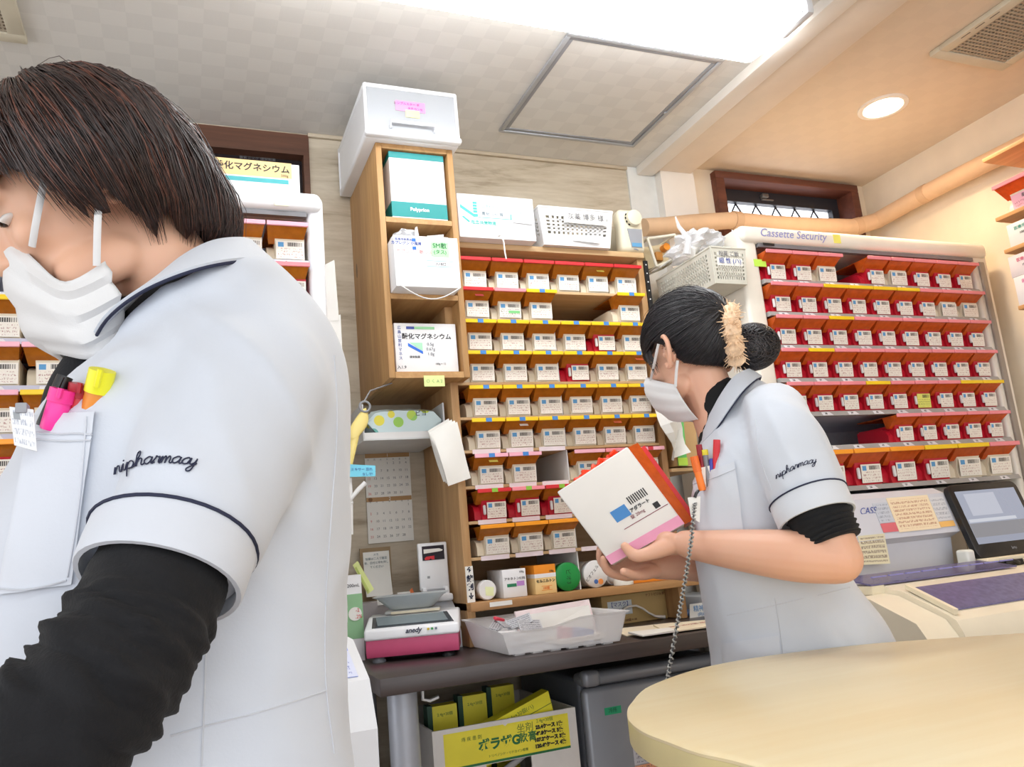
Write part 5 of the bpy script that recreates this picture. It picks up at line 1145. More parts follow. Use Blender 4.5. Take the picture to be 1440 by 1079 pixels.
def limb(mb, pts, rad, n=18, sm=5, flat=1.0, flatdir=None, ripple=None):
    P_ = spline(pts, sm); R_ = lerps(rad, sm)
    if ripple: R_ = [r+ripple(i/len(R_)) for i, r in enumerate(R_)]
    mb.tube(P_, R_, n, True, flat, flatdir)
    # round the ends
    for p, r in ((P_[0], R_[0]), (P_[-1], R_[-1])): ball(mb, p, (r*.98, r*.98, r*.98))
    return mb
def ball(mb, c, r, axes=None, seg=18, rg=10):
    a = axes or (X, Y_, Z); vs = []; fs = []
    vs.append(Vector(c)+a[2]*r[2])
    for i in range(1, rg):
        t = math.pi*i/rg
        for k in range(seg):
            f = 2*math.pi*k/seg; vs.append(Vector(c)+a[0]*(r[0]*math.sin(t)*math.cos(f))+a[1]*(r[1]*math.sin(t)*math.sin(f))+a[2]*(r[2]*math.cos(t)))
    vs.append(Vector(c)-a[2]*r[2]); L_ = len(vs)-1
    for k in range(seg): fs.append((0, 1+k, 1+(k+1) % seg))
    for i in range(rg-2):
        for k in range(seg): fs.append((1+i*seg+k, 1+(i+1)*seg+k, 1+(i+1)*seg+(k+1) % seg, 1+i*seg+(k+1) % seg))
    for k in range(seg): fs.append((L_, 1+(rg-2)*seg+(k+1) % seg, 1+(rg-2)*seg+k))
    if a[0].cross(a[1]).dot(a[2]) < 0: fs = [f[::-1] for f in fs]
    return mb.add(vs, fs)
def torso(mb, V, rows, n=40, ex=2.4, sm=4):
    """rows: (front px, back px, half depth, v) from top to bottom"""
    C = spline([(V.P(*f, v)+V.P(*b, v))/2 for f, b, h, v in rows], sm); A = spline([(V.P(*f, v)-V.P(*b, v))/2 for f, b, h, v in rows], sm); H = lerps([h for f, b, h, v in rows], sm)
    rs = []
    for c, a, h in zip(C, A, H):
        ring = []
        for k in range(n):
            t = -2*math.pi*k/n; cx, sx = math.cos(t), math.sin(t)
            ring.append(c+a*(math.copysign(abs(cx)**(2/ex), cx))+V.d*(h*math.copysign(abs(sx)**(2/ex), sx)))
        rs.append(ring)
    return mb.rings(rs)
def remesh(mb, voxel, smooth=4, fac=.5):
    me = mb.mesh('tmp', None); bm = bmesh.new(); bm.from_mesh(me); bmesh.ops.triangulate(bm, faces=[f for f in bm.faces if len(f.verts) > 4]); bm.to_mesh(me); bm.free()
    o = bpy.data.objects.new('tmp', me); COL.objects.link(o)
    r = o.modifiers.new('r', 'REMESH'); r.mode = 'VOXEL'; r.voxel_size = voxel; r.adaptivity = 0
    if smooth: q = o.modifiers.new('s', 'SMOOTH'); q.iterations = smooth; q.factor = fac
    out = bpy.data.meshes.new_from_object(o.evaluated_get(bpy.context.evaluated_depsgraph_get()))
    bpy.data.objects.remove(o); bpy.data.meshes.remove(me); return out
def wrinkle(me, fn):
    vs = [v.co+v.normal*fn(v.co, v.normal) for v in me.vertices]
    for v, c in zip(me.vertices, vs): v.co = c
    me.update()
def put(name, me, mt, parent, smooth=True):
    me.name = name; me.materials.clear(); me.materials.append(mt)
    b = BASE[parent.name]
    for v in me.vertices: v.co -= b
    me.polygons.foreach_set('use_smooth', [smooth]*len(me.polygons)); me.update()
    return link(name, me, parent)
class Surf:
    def __init__(s, *meshes):
        vs, fs = [], []
        for m_ in meshes:
            o = len(vs); vs += [v.co.copy() for v in m_.vertices]; fs += [[i+o for i in p.vertices] for p in m_.polygons]
        s.b = BVHTree.FromPolygons(vs, fs)
    def hit(s, x, y, off=.001):
        d = ray(x, y).normalized(); h = s.b.ray_cast(CAM, d)
        if h[0] is None: return None
        n = h[1] if h[1].dot(d) < 0 else -h[1]
        return h[0]+n*off
    def line(s, px, off=.001, n=6):
        out = []
        for p in spline([Vector((x, y, 0)) for x, y in px], n):
            h = s.hit(p.x, p.y, off)
            if h: out.append(h)
        return out
    def patch(s, quad, nu=12, nv=12, off=.003, th=.002):
        a, b, c, d = [Vector((*q, 0)) for q in quad]; g = []; last = None
        for j in range(nv+1):
            for i in range(nu+1):
                p = a.lerp(b, i/nu).lerp(d.lerp(c, i/nu), j/nv); g.append((p, s.hit(p.x, p.y, off)))
        ok = [(p, h) for p, h in g if h is not None]
        g = [h if h is not None else min(ok, key=lambda q: (q[0]-p).length)[1].copy() for p, h in g]
        fs = [(j*(nu+1)+i, j*(nu+1)+i+1, (j+1)*(nu+1)+i+1, (j+1)*(nu+1)+i) for j in range(nv) for i in range(nu)]
        n = len(g); back = [p+(p-CAM).normalized()*th for p in g]
        rim = [i for i in range(nu+1)]+[(nu+1)*j+nu for j in range(1, nv+1)]+[nv*(nu+1)+i for i in range(nu-1, -1, -1)]+[(nu+1)*j for j in range(nv-1, 0, -1)]
        side = [(rim[k], rim[(k+1) % len(rim)], rim[(k+1) % len(rim)]+n, rim[k]+n) for k in range(len(rim))]
        return MB().add(g+back, [f[::-1] for f in fs]+[tuple(q+n for q in f) for f in fs]+side)
def head_shape(mb, c, f, s, u, k=1.0):
    def L(a, b, d): return c+f*(a*k)+s*(b*k)+u*(d*k)
    A = (f, s, u)
    ball(mb, L(-.012, 0, .038), (.096*k, .077*k, .084*k), A); ball(mb, L(.028, 0, .0), (.066*k, .066*k, .088*k), A)
    ball(mb, L(.046, 0, -.05), (.044*k, .05*k, .052*k), A); ball(mb, L(.066, 0, -.088), (.022*k, .024*k, .02*k), A)
    for q in (-1, 1):
        ball(mb, L(.03, q*.046, -.065), (.045*k, .016*k, .026*k), A); ball(mb, L(.064, q*.036, -.012), (.025*k, .024*k, .022*k), A)
    mb.tube([L(.088, 0, .022), L(.098, 0, .004), L(.110, 0, -.016), L(.104, 0, -.026)], [.009*k, .0095*k, .012*k, .008*k], 12)
    for q in (-1, 1): ball(mb, L(.098, q*.011, -.021), (.011*k, .008*k, .008*k), A)
    mb.tube([L(.088, -.02, -.052), L(.0925, 0, -.05), L(.088, .02, -.052)], [.005*k, .007*k, .005*k], 10); mb.tube([L(.087, -.018, -.062), L(.091, 0, -.063), L(.087, .018, -.062)], [.005*k, .0075*k, .005*k], 10)
    ball(mb, L(.078, 0, .04), (.014*k, .05*k, .02*k), A)
def ear(c, f, s, u, q, k=1.0):
    """ear on side q (+1 = s side)"""
    mb = MB(); o = c+s*(q*.072*k)
    out = s*q
    pts = [(-.006, .028), (-.017, .026), (-.023, .012), (-.022, -.006), (-.015, -.020), (-.006, -.031), (.002, -.030), (.003, -.022)]
    P_ = [o+f*(a*k)+u*(b*k)+out*((.008+.010*min(1, max(0, -a/.02)))*k) for a, b in pts]
    P_ = [o+f*(.004*k)+u*(.012*k)+out*.004*k, o+f*(.003*k)+u*(.024*k)+out*.006*k]+P_
    mb.tube(spline(P_, 4), [.0048*k]*(4*(len(P_)-1)+1), 10)
    mb.tube(spline([o+f*(-.004*k)+u*(.018*k)+out*.009*k, o+f*(-.012*k)+u*(.008*k)+out*.011*k, o+f*(-.011*k)+u*(-.008*k)+out*.010*k, o+f*(-.003*k)+u*(-.014*k)+out*.008*k], 4), .0035*k, 8)
    ball(mb, o+f*(-.009*k)+u*(.0*k)+out*.003*k, (.016*k, .007*k, .027*k), (f, s, u)); ball(mb, o+f*(-.003*k)+u*(-.026*k)+out*.005*k, (.008*k, .005*k, .009*k), (f, s, u)); ball(mb, o+f*(.004*k)+u*(-.004*k)+out*.006*k, (.004*k, .004*k, .006*k), (f, s, u))
    return mb
def hand(mb, W, d, n, side, curls, k=1.0, thumb=(.55, .75, .25), tc=.5, spread=.1):
    """W wrist, d to knuckles, n palm normal, side = +1/-1 thumb along +-(n x d); curls per finger (rad per joint)"""
    d = d.normalized(); n = (n-d*n.dot(d)).normalized(); s = n.cross(d)*side
    rs = []
    for t, w_, h_ in ((-.01, .026, .019), (.015, .03, .018), (.045, .038, .016), (.075, .041, .014), (.09, .036, .011)):
        rs.append([W+d*(t*k)+s*(w_*k*math.cos(a))+n*(h_*k*math.sin(a)) for a in [2*math.pi*i/20 for i in range(20)]])
    mb.rings(rs); ball(mb, W+d*.03*k+s*.022*k+n*.006*k, (.026*k, .017*k, .015*k), (d, s, n))
    for (off, ln, r, cu, i) in ((.030, .072, .0092, curls[0], 0), (.0105, .080, .0096, curls[1], 1), (-.0095, .074, .0092, curls[2], 2), (-.0285, .058, .0082, curls[3], 3)):
        p = W+d*(.078*k)+s*(off*k); dr = (d+s*(spread*(1.2-.8*i))).normalized(); pts = [p-dr*.01*k, p]; a = 0
        for j, fr in enumerate((.45, .31, .24)):
            a += cu*(1.0 if j else .7); v = dr*math.cos(a)+n*math.sin(a); p = p+v*(ln*fr*k); pts.append(p)
        mb.tube(spline(pts, 3), lerps([r*k, r*k*1.02, r*k, r*k*.92, r*k*.75], 3), 10); ball(mb, pts[-1], (r*k*.76,)*3)
    if thumb is None: return mb
    p = W+d*(.022*k)+s*(.026*k)+n*(.004*k); v = (d*thumb[0]+s*thumb[1]+n*thumb[2]).normalized(); pts = [p-v*.012*k, p]
    for j, fr in enumerate((.036, .03, .026)):
        p = p+v*(fr*k); pts.append(p); v = (v+d*(.18*tc)+n*(.45*tc)-s*(.35*tc)).normalized()
    mb.tube(spline(pts, 3), lerps([.014*k, .0135*k, .0115*k, .0105*k, .008*k], 3), 10); ball(mb, pts[-1], (.0082*k,)*3)
    return mb
class Hair:
    def __init__(s, c, f, sd, u, pole, R, hem, twist=0):
        s.c, s.ax, s.R, s.hem, s.tw, s.tab = c, (f, sd, u), R, hem, twist, {}
        s.p = Vector(pole).normalized(); a = Vector((1, 0, 0)); a = a-s.p*a.dot(s.p)
        if a.length < .3: a = Vector((0, 0, 1)); a = a-s.p*a.dot(s.p)
        s.e1 = a.normalized(); s.e2 = s.p.cross(s.e1)
    def tend(s, phi):
        k = int(round(phi/(2*math.pi)*480)) % 480
        if k not in s.tab:
            p = 2*math.pi*k/480; t = .3
            while t < 2.9:
                d = s.loc(p, t); r = s.R(d)
                if not s.hem(d.x*r, d.y*r, d.z*r, p): break
                t += .02
            s.tab[k] = t
        return s.tab[k]
    def loc(s, phi, t): return s.p*math.cos(t)+(s.e1*math.cos(phi+s.tw*t)+s.e2*math.sin(phi+s.tw*t))*math.sin(t)
    def pt(s, phi, t, k=1.0, add=0):
        d = s.loc(phi, t); r = s.R(d)*k+add; return s.c+s.ax[0]*(d.x*r)+s.ax[1]*(d.y*r)+s.ax[2]*(d.z*r)
    def shell(s, nphi=72, nt=26, k=.985, thick=.012):
        rings_o, mb = [], MB()
        for j in range(nt+1):
            rings_o.append([s.pt(2*math.pi*i/nphi, max(.02, s.tend(2*math.pi*i/nphi)*j/nt), k) for i in range(nphi)])
        for j in range(nt, -1, -2):
            rings_o.append([s.pt(2*math.pi*i/nphi, max(.02, s.tend(2*math.pi*i/nphi)*.985*j/nt), k, -thick) for i in range(nphi)])
        return mb.rings(rings_o, True)
    def strands(s, n, r, seed=1, lo=.0, seg=9, out=.004, jit=.06, clump=.02, lenj=.08, start=(.0, .35), curl=0):
        rr = random.Random(seed); mbs = [MB(), MB(), MB()]
        for q in range(n):
            phi = rr.uniform(0, 2*math.pi); te = s.tend(phi)*(1+rr.uniform(-lenj, lenj*.7)); t0 = te*rr.uniform(*start); t1 = te*rr.uniform(.62, 1.0) if rr.random() < .45 else te
            lift = rr.uniform(-.003, out); dphi = rr.uniform(-jit, jit); pts, R_ = [], []
            ph = rr.uniform(0, 6)
            for j in range(seg):
                w_ = j/(seg-1); t = t0+(t1-t0)*w_
                pts.append(s.pt(phi+dphi*w_+curl*math.sin(3*w_+ph), max(.015, t), 1.0, lift*(math.sin(math.pi*min(1, w_*1.1+.05)))+clump*.1*math.sin(ph+9*phi)*w_))
                R_.append(r*rr.uniform(.85, 1.15)*(1.0 if w_ < .6 else max(.12, 1-(w_-.6)*2.2)))
            mbs[rr.choice((0, 0, 0, 1, 1, 2))].tube(pts, R_, 4, False)
        return mbs
def merged(mbs, mats, name, parent):
    big = MB(); idx = []
    for i, m_ in enumerate(mbs):
        big.add(m_.v, m_.f); idx += [i]*len(m_.f)
    o = big.build(name, mats, parent, 180); o.data.polygons.foreach_set('material_index', idx); o.data.update(); return o
# ---- materials
def cloth(name, c, rough=.75, bs=900, bump=.12, sheen=.25):
    s = NT(name); w1_ = s.n('ShaderNodeTexWave'); w1_.inputs['Scale'].default_value = bs; s.l(s.pos(), w1_.inputs['Vector'])
    n = s.noise(s.pos(), 7, 4); n2 = s.noise(s.pos(), 400, 2)
    a = lin(c); d = tuple(x*.95 for x in a[:3])+(1,)
    s.set(Base_Color=s.ramp(n, [(.35, d), (.65, a)]), Roughness=rough, Sheen_Weight=sheen); s.bump(n2, bump, .001); return s.m
COATM = cloth('uniform_white', (202, 208, 218)); CUFFM = cloth('uniform_cuff', (206, 211, 220)); KNIT = cloth('navy_knit', (10, 11, 16), .9, 500, .5, .03)
def skin_mat(name, c):
    s = NT(name); n = s.noise(s.pos(), 45, 4); n2 = s.noise(s.pos(), 9, 3); a = lin(c); b = lin((c[0]*.97, c[1]*.86, c[2]*.82)); 
    s.set(Base_Color=s.mix(s.math('MULTIPLY', n2, .7), a, b), Roughness=.48, Subsurface_Weight=.18, Subsurface_Radius=(.012, .005, .003), Subsurface_Scale=.5); s.bump(n, .08, .001); return s.m
SKIN1 = skin_mat('skin_warm', (224, 182, 154)); SKIN2 = skin_mat('skin_light', (224, 180, 154))
def hair_mat(name, c, rough=.38): 
    s = NT(name); n = s.noise(s.pos(), 160, 2); a = lin(c); d = tuple(x*.6 for x in a[:3])+(1,)
    s.set(Base_Color=s.ramp(n, [(.3, d), (.7, a)]), Roughness=rough); s.p.inputs['Specular IOR Level'].default_value = .55; return s.m
H1 = [hair_mat('brown_hair_dark', (50, 36, 34)), hair_mat('brown_hair_mid', (72, 50, 44)), hair_mat('brown_hair_red', (112, 68, 54))]
H2 = [hair_mat('black_hair_dark', (26, 24, 28)), hair_mat('black_hair_mid', (38, 35, 40)), hair_mat('black_hair_soft', (60, 54, 58))]
def mask_mat():
    s = NT('mask_fabric'); n2 = s.noise(s.pos(), 700, 2); s.set(Base_Color=lin((218, 218, 218)), Roughness=.85, Sheen_Weight=.2); s.bump(n2, .2, .001); return s.m
MASKM = mask_mat()
def mask(parent, cols, mirror, nu=6, nv=14, pleats=3, depth=.003, th=.0015):
    """cols: list of point columns (top to bottom) from the face's centre line to the cheek; mirrored to the far half"""
    C = [spline(c, 5) for c in cols]; m_ = len(C[0])
    full = [[mirror(p) for p in c] for c in C[:0:-1]]+C
    rows = []
    cenp = sum((p for c in full for p in c), Vector())/(len(full)*m_)
    for j in range(m_):
        row = spline([c[j] for c in full], nu); w_ = j/(m_-1)
        k = (w_*(pleats+1)) % 1.0; k = k**.6 if 0 < w_ < 1 else .5
        rows.append([p+(p-cenp).normalized()*(depth*(k-.5)*2) for p in row])
    nn = len(rows[0]); g = [p for r in rows for p in r]; back = [p-(p-cenp).normalized()*th for p in g]
    fs = [(j*nn+i, j*nn+i+1, (j+1)*nn+i+1, (j+1)*nn+i) for j in range(m_-1) for i in range(nn-1)]; n = len(g)
    rim = list(range(nn))+[j*nn+nn-1 for j in range(1, m_)]+[(m_-1)*nn+i for i in range(nn-2, -1, -1)]+[j*nn for j in range(m_-2, 0, -1)]
    side = [(rim[k], rim[(k+1) % len(rim)], rim[(k+1) % len(rim)]+n, rim[k]+n) for k in range(len(rim))]
    o = MB().add(g+back, fs+[tuple(q+n for q in f[::-1]) for f in fs]+side).build('face_mask', MASKM, parent, 60)
    me = o.data; bm = bmesh.new(); bm.from_mesh(me); bmesh.ops.recalc_face_normals(bm, faces=bm.faces[:]); bm.to_mesh(me); bm.free()
    BASE[o.name] = BASE[parent.name]; return o
def band(inner, outer, name, mt, parent, th=.003):
    """collar sheet between two polylines with thickness and rounded edge"""
    n = len(inner); mid = [a.lerp(b, .5)+((a-b).cross(inner[min(i+1, n-1)]-inner[max(i-1, 0)])).normalized()*0 for i, (a, b) in enumerate(zip(inner, outer))]
    rows = [inner, [a.lerp(b, .33) for a, b in zip(inner, outer)], [a.lerp(b, .66) for a, b in zip(inner, outer)], outer]
    g = [p for r in rows for p in r]; nr = []
    for j, r in enumerate(rows):
        for i, p in enumerate(r):
            t = r[min(i+1, n-1)]-r[max(i-1, 0)]; q = outer[i]-inner[i]; nr.append(t.cross(q).normalized())
    back = [p-m_*th for p, m_ in zip(g, nr)]; N = len(g)
    fs = [(j*n+i, (j+1)*n+i, (j+1)*n+i+1, j*n+i+1) for j in range(3) for i in range(n-1)]
    rim = list(range(n))+[j*n+n-1 for j in range(1, 4)]+[3*n+i for i in range(n-2, -1, -1)]+[j*n for j in (2, 1)]
    side = [(rim[k], rim[(k+1) % len(rim)], rim[(k+1) % len(rim)]+N, rim[k]+N) for k in range(len(rim))]
    o = MB().add(g+back, fs+[tuple(q+N for q in f[::-1]) for f in fs]+side).build(name, mt, parent, 60)
    bm = bmesh.new(); bm.from_mesh(o.data); bmesh.ops.recalc_face_normals(bm, faces=bm.faces[:]); bm.to_mesh(o.data); bm.free(); return o
# cursive embroidery strokes, x-height 1
LET = {'n': [[(0, 0), (.12, .95), (.14, .5), (.12, 0), (.2, .6), (.42, .98), (.55, .7), (.55, .15), (.68, 0), (.85, .2)]],
       'i': [[(-.1, .1), (.12, .95), (.12, .2), (.22, 0), (.42, .2)], [(.14, 1.35), (.18, 1.42)]],
       'p': [[(-.1, .1), (.1, .95), (.06, .0), (.02, -.95), (.06, -.2), (.12, .6), (.35, 1.0), (.6, .75), (.55, .2), (.3, 0), (.12, .1), (.5, .0), (.8, .2)]],
       'h': [[(-.1, .1), (.25, 1.2), (.32, 1.85), (.2, 1.95), (.1, 1.4), (.08, 0), (.15, .55), (.38, .98), (.52, .7), (.5, .15), (.62, 0), (.8, .2)]],
       'a': [[(.6, .85), (.35, 1.0), (.05, .65), (.05, .2), (.25, 0), (.5, .3), (.62, .9), (.6, .2), (.7, 0), (.9, .2)]],
       'r': [[(-.1, .1), (.12, .75), (.15, 1.05), (.3, .88), (.45, .9), (.42, .3), (.52, 0), (.7, .2)]],
       'm': [[(-.1, .15), (.08, .95), (.08, 0), (.15, .6), (.3, .98), (.4, .75), (.4, 0), (.48, .6), (.64, .98), (.76, .7), (.75, .15), (.86, 0), (1.02, .2)]],
       'c': [[(.55, .8), (.38, 1.0), (.08, .7), (.05, .25), (.28, 0), (.6, .2)]],
       'y': [[(-.08, .2), (.1, .95), (.1, .35), (.25, .05), (.5, .35), (.6, .95), (.55, .0), (.45, -.8), (.2, -.95), (.1, -.6), (.4, -.1), (.8, .3)]],
       'e': [[(0, .4), (.35, .6), (.4, .9), (.2, 1.0), (.05, .6), (.1, .15), (.35, 0), (.65, .25)]]}
ADV = {'n': .78, 'i': .38, 'p': .76, 'h': .74, 'a': .8, 'r': .6, 'm': .96, 'c': .55, 'y': .75, 'e': .6}
def embroider(word, base_px, size, surf, parent, rad, shear=.35, off=.0012):
    bl = spline([Vector((x, y, 0)) for x, y in base_px], 20); ln = [0]
    for a, b in zip(bl, bl[1:]): ln.append(ln[-1]+(b-a).length)
    tot = sum(ADV[c] for c in word); k = ln[-1]/tot; mb = MB(); x0 = 0
    def at_s(sx):
        sx = max(0, min(ln[-1], sx))
        for i in range(len(bl)-1):
            if ln[i+1] >= sx: 
                u = (sx-ln[i])/max(1e-9, ln[i+1]-ln[i]); return bl[i].lerp(bl[i+1], u), (bl[i+1]-bl[i]).normalized()
        return bl[-1], (bl[-1]-bl[-2]).normalized()
    for c in word:
        for st in LET[c]:
            pts = []
            for q in spline([Vector((a, b, 0)) for a, b in st], 5):
                p, t = at_s((x0+q.x)*k+q.y*size*shear); up = Vector((t.y, -t.x, 0)); h = surf.hit(*(p+up*(q.y*size)).xy, off)
                if h: pts.append(h)
            if len(pts) > 1: mb.tube(pts, rad, 5)
        x0 += ADV[c]
    return mb.build('embroidery', INKN, parent, 60)
def trousers_and_shoes(t, hip, d_face, sep, mt, top):
    side = Vector((-d_face.y, d_face.x, 0))
    for q in (-1, 1):
        h0 = Vector((hip.x, hip.y, top))+side*(q*sep)
        MB().tube(spline([h0, Vector((hip.x, hip.y, .45))+side*(q*sep*.95)+d_face*.02, Vector((hip.x, hip.y, .06))+side*(q*sep*.95)], 5), lerps([.088, .068, .055], 5), 18).build('trouser_leg', mt, t, 60)
        c = Vector((hip.x, hip.y, 0))+side*(q*sep*.95)
        MB().rings([[c+d_face*(x_)+side*(w_*math.cos(a))+Z*(max(0, hh*(.5+.5*math.sin(a)))) for a in [2*math.pi*i/16 for i in range(16)]] for x_, w_, hh in ((-.07, .02, .03), (-.055, .036, .07), (0, .04, .085), (.07, .043, .06), (.13, .043, .045), (.165, .03, .03), (.175, .012, .015))]).build('shoe', mat('nurse_shoe', (228, 226, 222), .5), t, 60)
# ------------------------------------------------------------------- woman in the foreground, bowed to the left
V = View(250, 600, .87)
p1 = thing('person', 'person with short brown hair bowed over, white uniform and black sleeves, in the foreground', 'person', (V.B.x, V.B.y, 0))
P = V.P
f1 = (-V.r*.89-Z*.46).normalized(); s1 = -V.d; u1 = f1.cross(s1); u1 = u1 if u1.z > 0 else -u1
hc1 = P(143, 300, .0)
arm_l = [P(345, 540, -.12), P(290, 640, -.185), P(226, 815, -.235), P(180, 905, -.258), P(118, 990, -.273), P(20, 1066, -.27), P(-120, 1135, -.24)]
mb = MB(); head_shape(mb, hc1, f1, s1, u1, .97)
limb(mb, [P(190, 330), P(232, 385), P(280, 455), P(300, 520)], [.052, .051, .05, .05], 20)
torso(mb, V, [((215, 470), (350, 420), .06, 0), ((190, 560), (430, 520), .12, 0), ((110, 680), (455, 660), .14, 0), ((60, 900), (450, 900), .14, 0)])
limb(mb, arm_l[:6]+[arm_l[6]], [.035, .040, .037, .036, .034, .029, .026])
hand(mb, arm_l[6], (arm_l[6]-arm_l[5])*.4-V.r*.3-Z*.1, -Z*.6+V.d*.7, -1, (.35, .4, .45, .5))
arm_r = [V.mirror(q) for q in arm_l]
limb(mb, arm_r, [.035, .040, .037, .036, .034, .029, .026]); hand(mb, arm_r[6], (arm_r[6]-arm_r[5])*.4-V.r*.3-Z*.1, -Z*.6-V.d*.7, 1, (.35, .4, .45, .5))
body = remesh(mb, .0042, 5)
e_ = ear(hc1+f1*-.008+u1*.006, f1, s1, u1, 1, .85); e2 = ear(hc1+f1*-.008+u1*.006, f1, s1, u1, -1, .85)
bm = bmesh.new(); bm.from_mesh(body)
for m_ in (e_, e2):
    me = m_.mesh('e', None); bm.from_mesh(me)
bm.to_mesh(body); bm.free(); put('body', body, SKIN1, p1)
# eye (near side) with lashes and brow
def eyes(t, c, f, s, u, k=1.0, fo=.0755):
    for q in (1, -1):
        o = c+f*(fo*k)+s*(q*.031*k)+u*(.012*k); e = MB(); ball(e, o, (.0095*k, .013*k, .0048*k), (f, s, u)); e.build('eye', mat('eye_white', (225, 220, 215), .25), t)
        e = MB(); ball(e, o+f*.0055*k, (.0052*k, .0068*k, .0048*k), (f, s, u)); e.build('iris', mat('iris_dark', (36, 24, 20), .15), t)
        MB().tube([o+f*(.009*k)+s*(a*.015*k)+u*((.007-.004*a*a)*k) for a in (-1, -.5, 0, .5, 1)], [.0008, .0016, .0018, .0018, .001], 6).build('eyelash', mat('lash_black', (25, 20, 20), .6), t)
        MB().tube([o+f*((.012-.004*abs(a))*k)+s*(a*.019*k)+u*((.021-.003*a*a)*k) for a in (-1, -.5, 0, .5, 1)], [.001, .0022, .0026, .0022, .001], 6).build('eyebrow', mat('brow_brown', (58, 42, 38), .7), t)
eyes(p1, hc1, f1, s1, u1, .97, .0815)
# hair
nape = Vector((-.667, 0, -.745)).normalized()
def R1(d):
    r = 1/math.sqrt((d.x/(.108 if d.x > 0 else .107))**2+(d.y/.114)**2+(d.z/.108)**2)
    a = math.acos(max(-1, min(1, d.dot(nape)))); r += .046*math.exp(-(a/.52)**2)
    r += .004*mnoise.noise(d*5)+.003*mnoise.noise(d*11)
    return r
def interp(x, tab):
    for (a, b), (c, d) in zip(tab, tab[1:]):
        if x <= c: return b+(d-b)*max(0, (x-a))/(c-a)
    return tab[-1][1]
def hem1(x, y, z, phi):
    x -= .006; z += .033
    jag = .011*math.sin(phi*13+1)+.007*math.sin(phi*31)+.004*math.sin(phi*57)
    return z > interp(x, ((-.13, -.098), (-.10, -.090), (-.05, -.058), (0, -.036), (.037, -.006), (.07, .045), (.10, .05)))+jag*(.5 if x > .05 else 1)
hh = Hair(hc1+u1*.033-f1*.006, f1, s1, u1, (.10, .05, .99), R1, hem1, 0)
sh = hh.shell(90, 28, .985, .014)
st = hh.strands(5200, .0008, 3, out=.006, jit=.14, lenj=.07, start=(.0, .5), seg=10, curl=.02)
fly = hh.strands(260, .00035, 21, out=.013, jit=.35, lenj=.13, start=(.0, .6), seg=10, curl=.06)
for i in range(3): st[i].add(fly[i].v, fly[i].f)
merged([st[0], st[1], st[2], sh], H1+[H1[0]], 'hair', p1)
# mask
cols = [[P(20, 336, .0), P(4, 382, .0), P(34, 464, .0), P(84, 499, .0)], [P(50, 366, -.042), P(46, 408, -.046), P(76, 468, -.044), P(112, 505, -.034)], [P(92, 396, -.064), P(98, 428, -.066), P(115, 474, -.062), P(135, 505, -.046)], [P(148, 367, -.078), P(162, 402, -.076), P(173, 440, -.068), P(157, 500, -.052)]]
mask(p1, cols, lambda p: V.mirror(p, 0), pleats=3, depth=.005)
for a, b, c in ((P(63, 250, -.070), P(52, 305, -.070), P(45, 347, -.052)), (P(140, 258, -.078), P(137, 322, -.088), P(136, 374, -.082))):
    MB().tube(spline([a, b, c], 5), .0032, 8, flat=.35, flatdir=V.r).build('mask_strap', MASKM, p1, 60)
# black under-shirt: neck and sleeves
mb = MB(); limb(mb, [P(262, 440), P(285, 480), P(300, 540)], [.058, .064, .09], 20); torso(mb, V, [((165, 500), (350, 430), .07, 0), ((150, 545), (430, 500), .12, 0), ((150, 640), (440, 620), .14, 0)])
limb(mb, [P(190, 470, 0), P(152, 510, 0), P(118, 556, 0), P(100, 590, 0)], [.040, .036, .034, .03], 18)
und = remesh(mb, .006, 3); put('undershirt', und, KNIT, p1)
def sleeve_knit(pts, seed):
    mb = MB(); rr = random.Random(seed); ph = [rr.uniform(0, 6) for _ in range(6)]
    C = spline(pts, 26); R_ = lerps([.046, .0465, .047, .046, .043], 26); n = 40; rs_ = []
    prev = None
    for i, (c, r) in enumerate(zip(C, R_)):
        t = (C[min(i+1, len(C)-1)]-C[max(i-1, 0)]).normalized(); a = V.d-t*V.d.dot(t); a.normalize(); b = t.cross(a); w_ = i/len(C)
        ring = []
        for k in range(n):
            th = 2*math.pi*k/n; ang = th
            q_ = Vector((math.cos(th)*.8, math.sin(th)*.8, w_*9+ph[0])); en = min(1, max(0, (w_-.08)*4)); fold = en*(0.0135*abs(mnoise.noise(q_*1.0+Vector((0, 0, .9*math.sin(th+ph[2])))))+.007*abs(mnoise.noise(q_*2.1+Vector((5, 0, 1.2*math.sin(th)))))-.004)
            ring.append(c+(a*math.cos(th)+b*math.sin(th))*(r+fold))
        rs_.append(ring)
    return mb.rings(rs_)
sleeve_knit([P(236, 792, -.228), P(200, 868, -.250), P(155, 946, -.268), P(88, 1020, -.275), P(-15, 1090, -.265)], 4).build('knit_sleeve', KNIT, p1, 80)
sleeve_knit([V.mirror(q) for q in (P(236, 792, -.228), P(200, 868, -.250), P(155, 946, -.268), P(88, 1020, -.275), P(-15, 1090, -.265))], 5).build('knit_sleeve', KNIT, p1, 80)
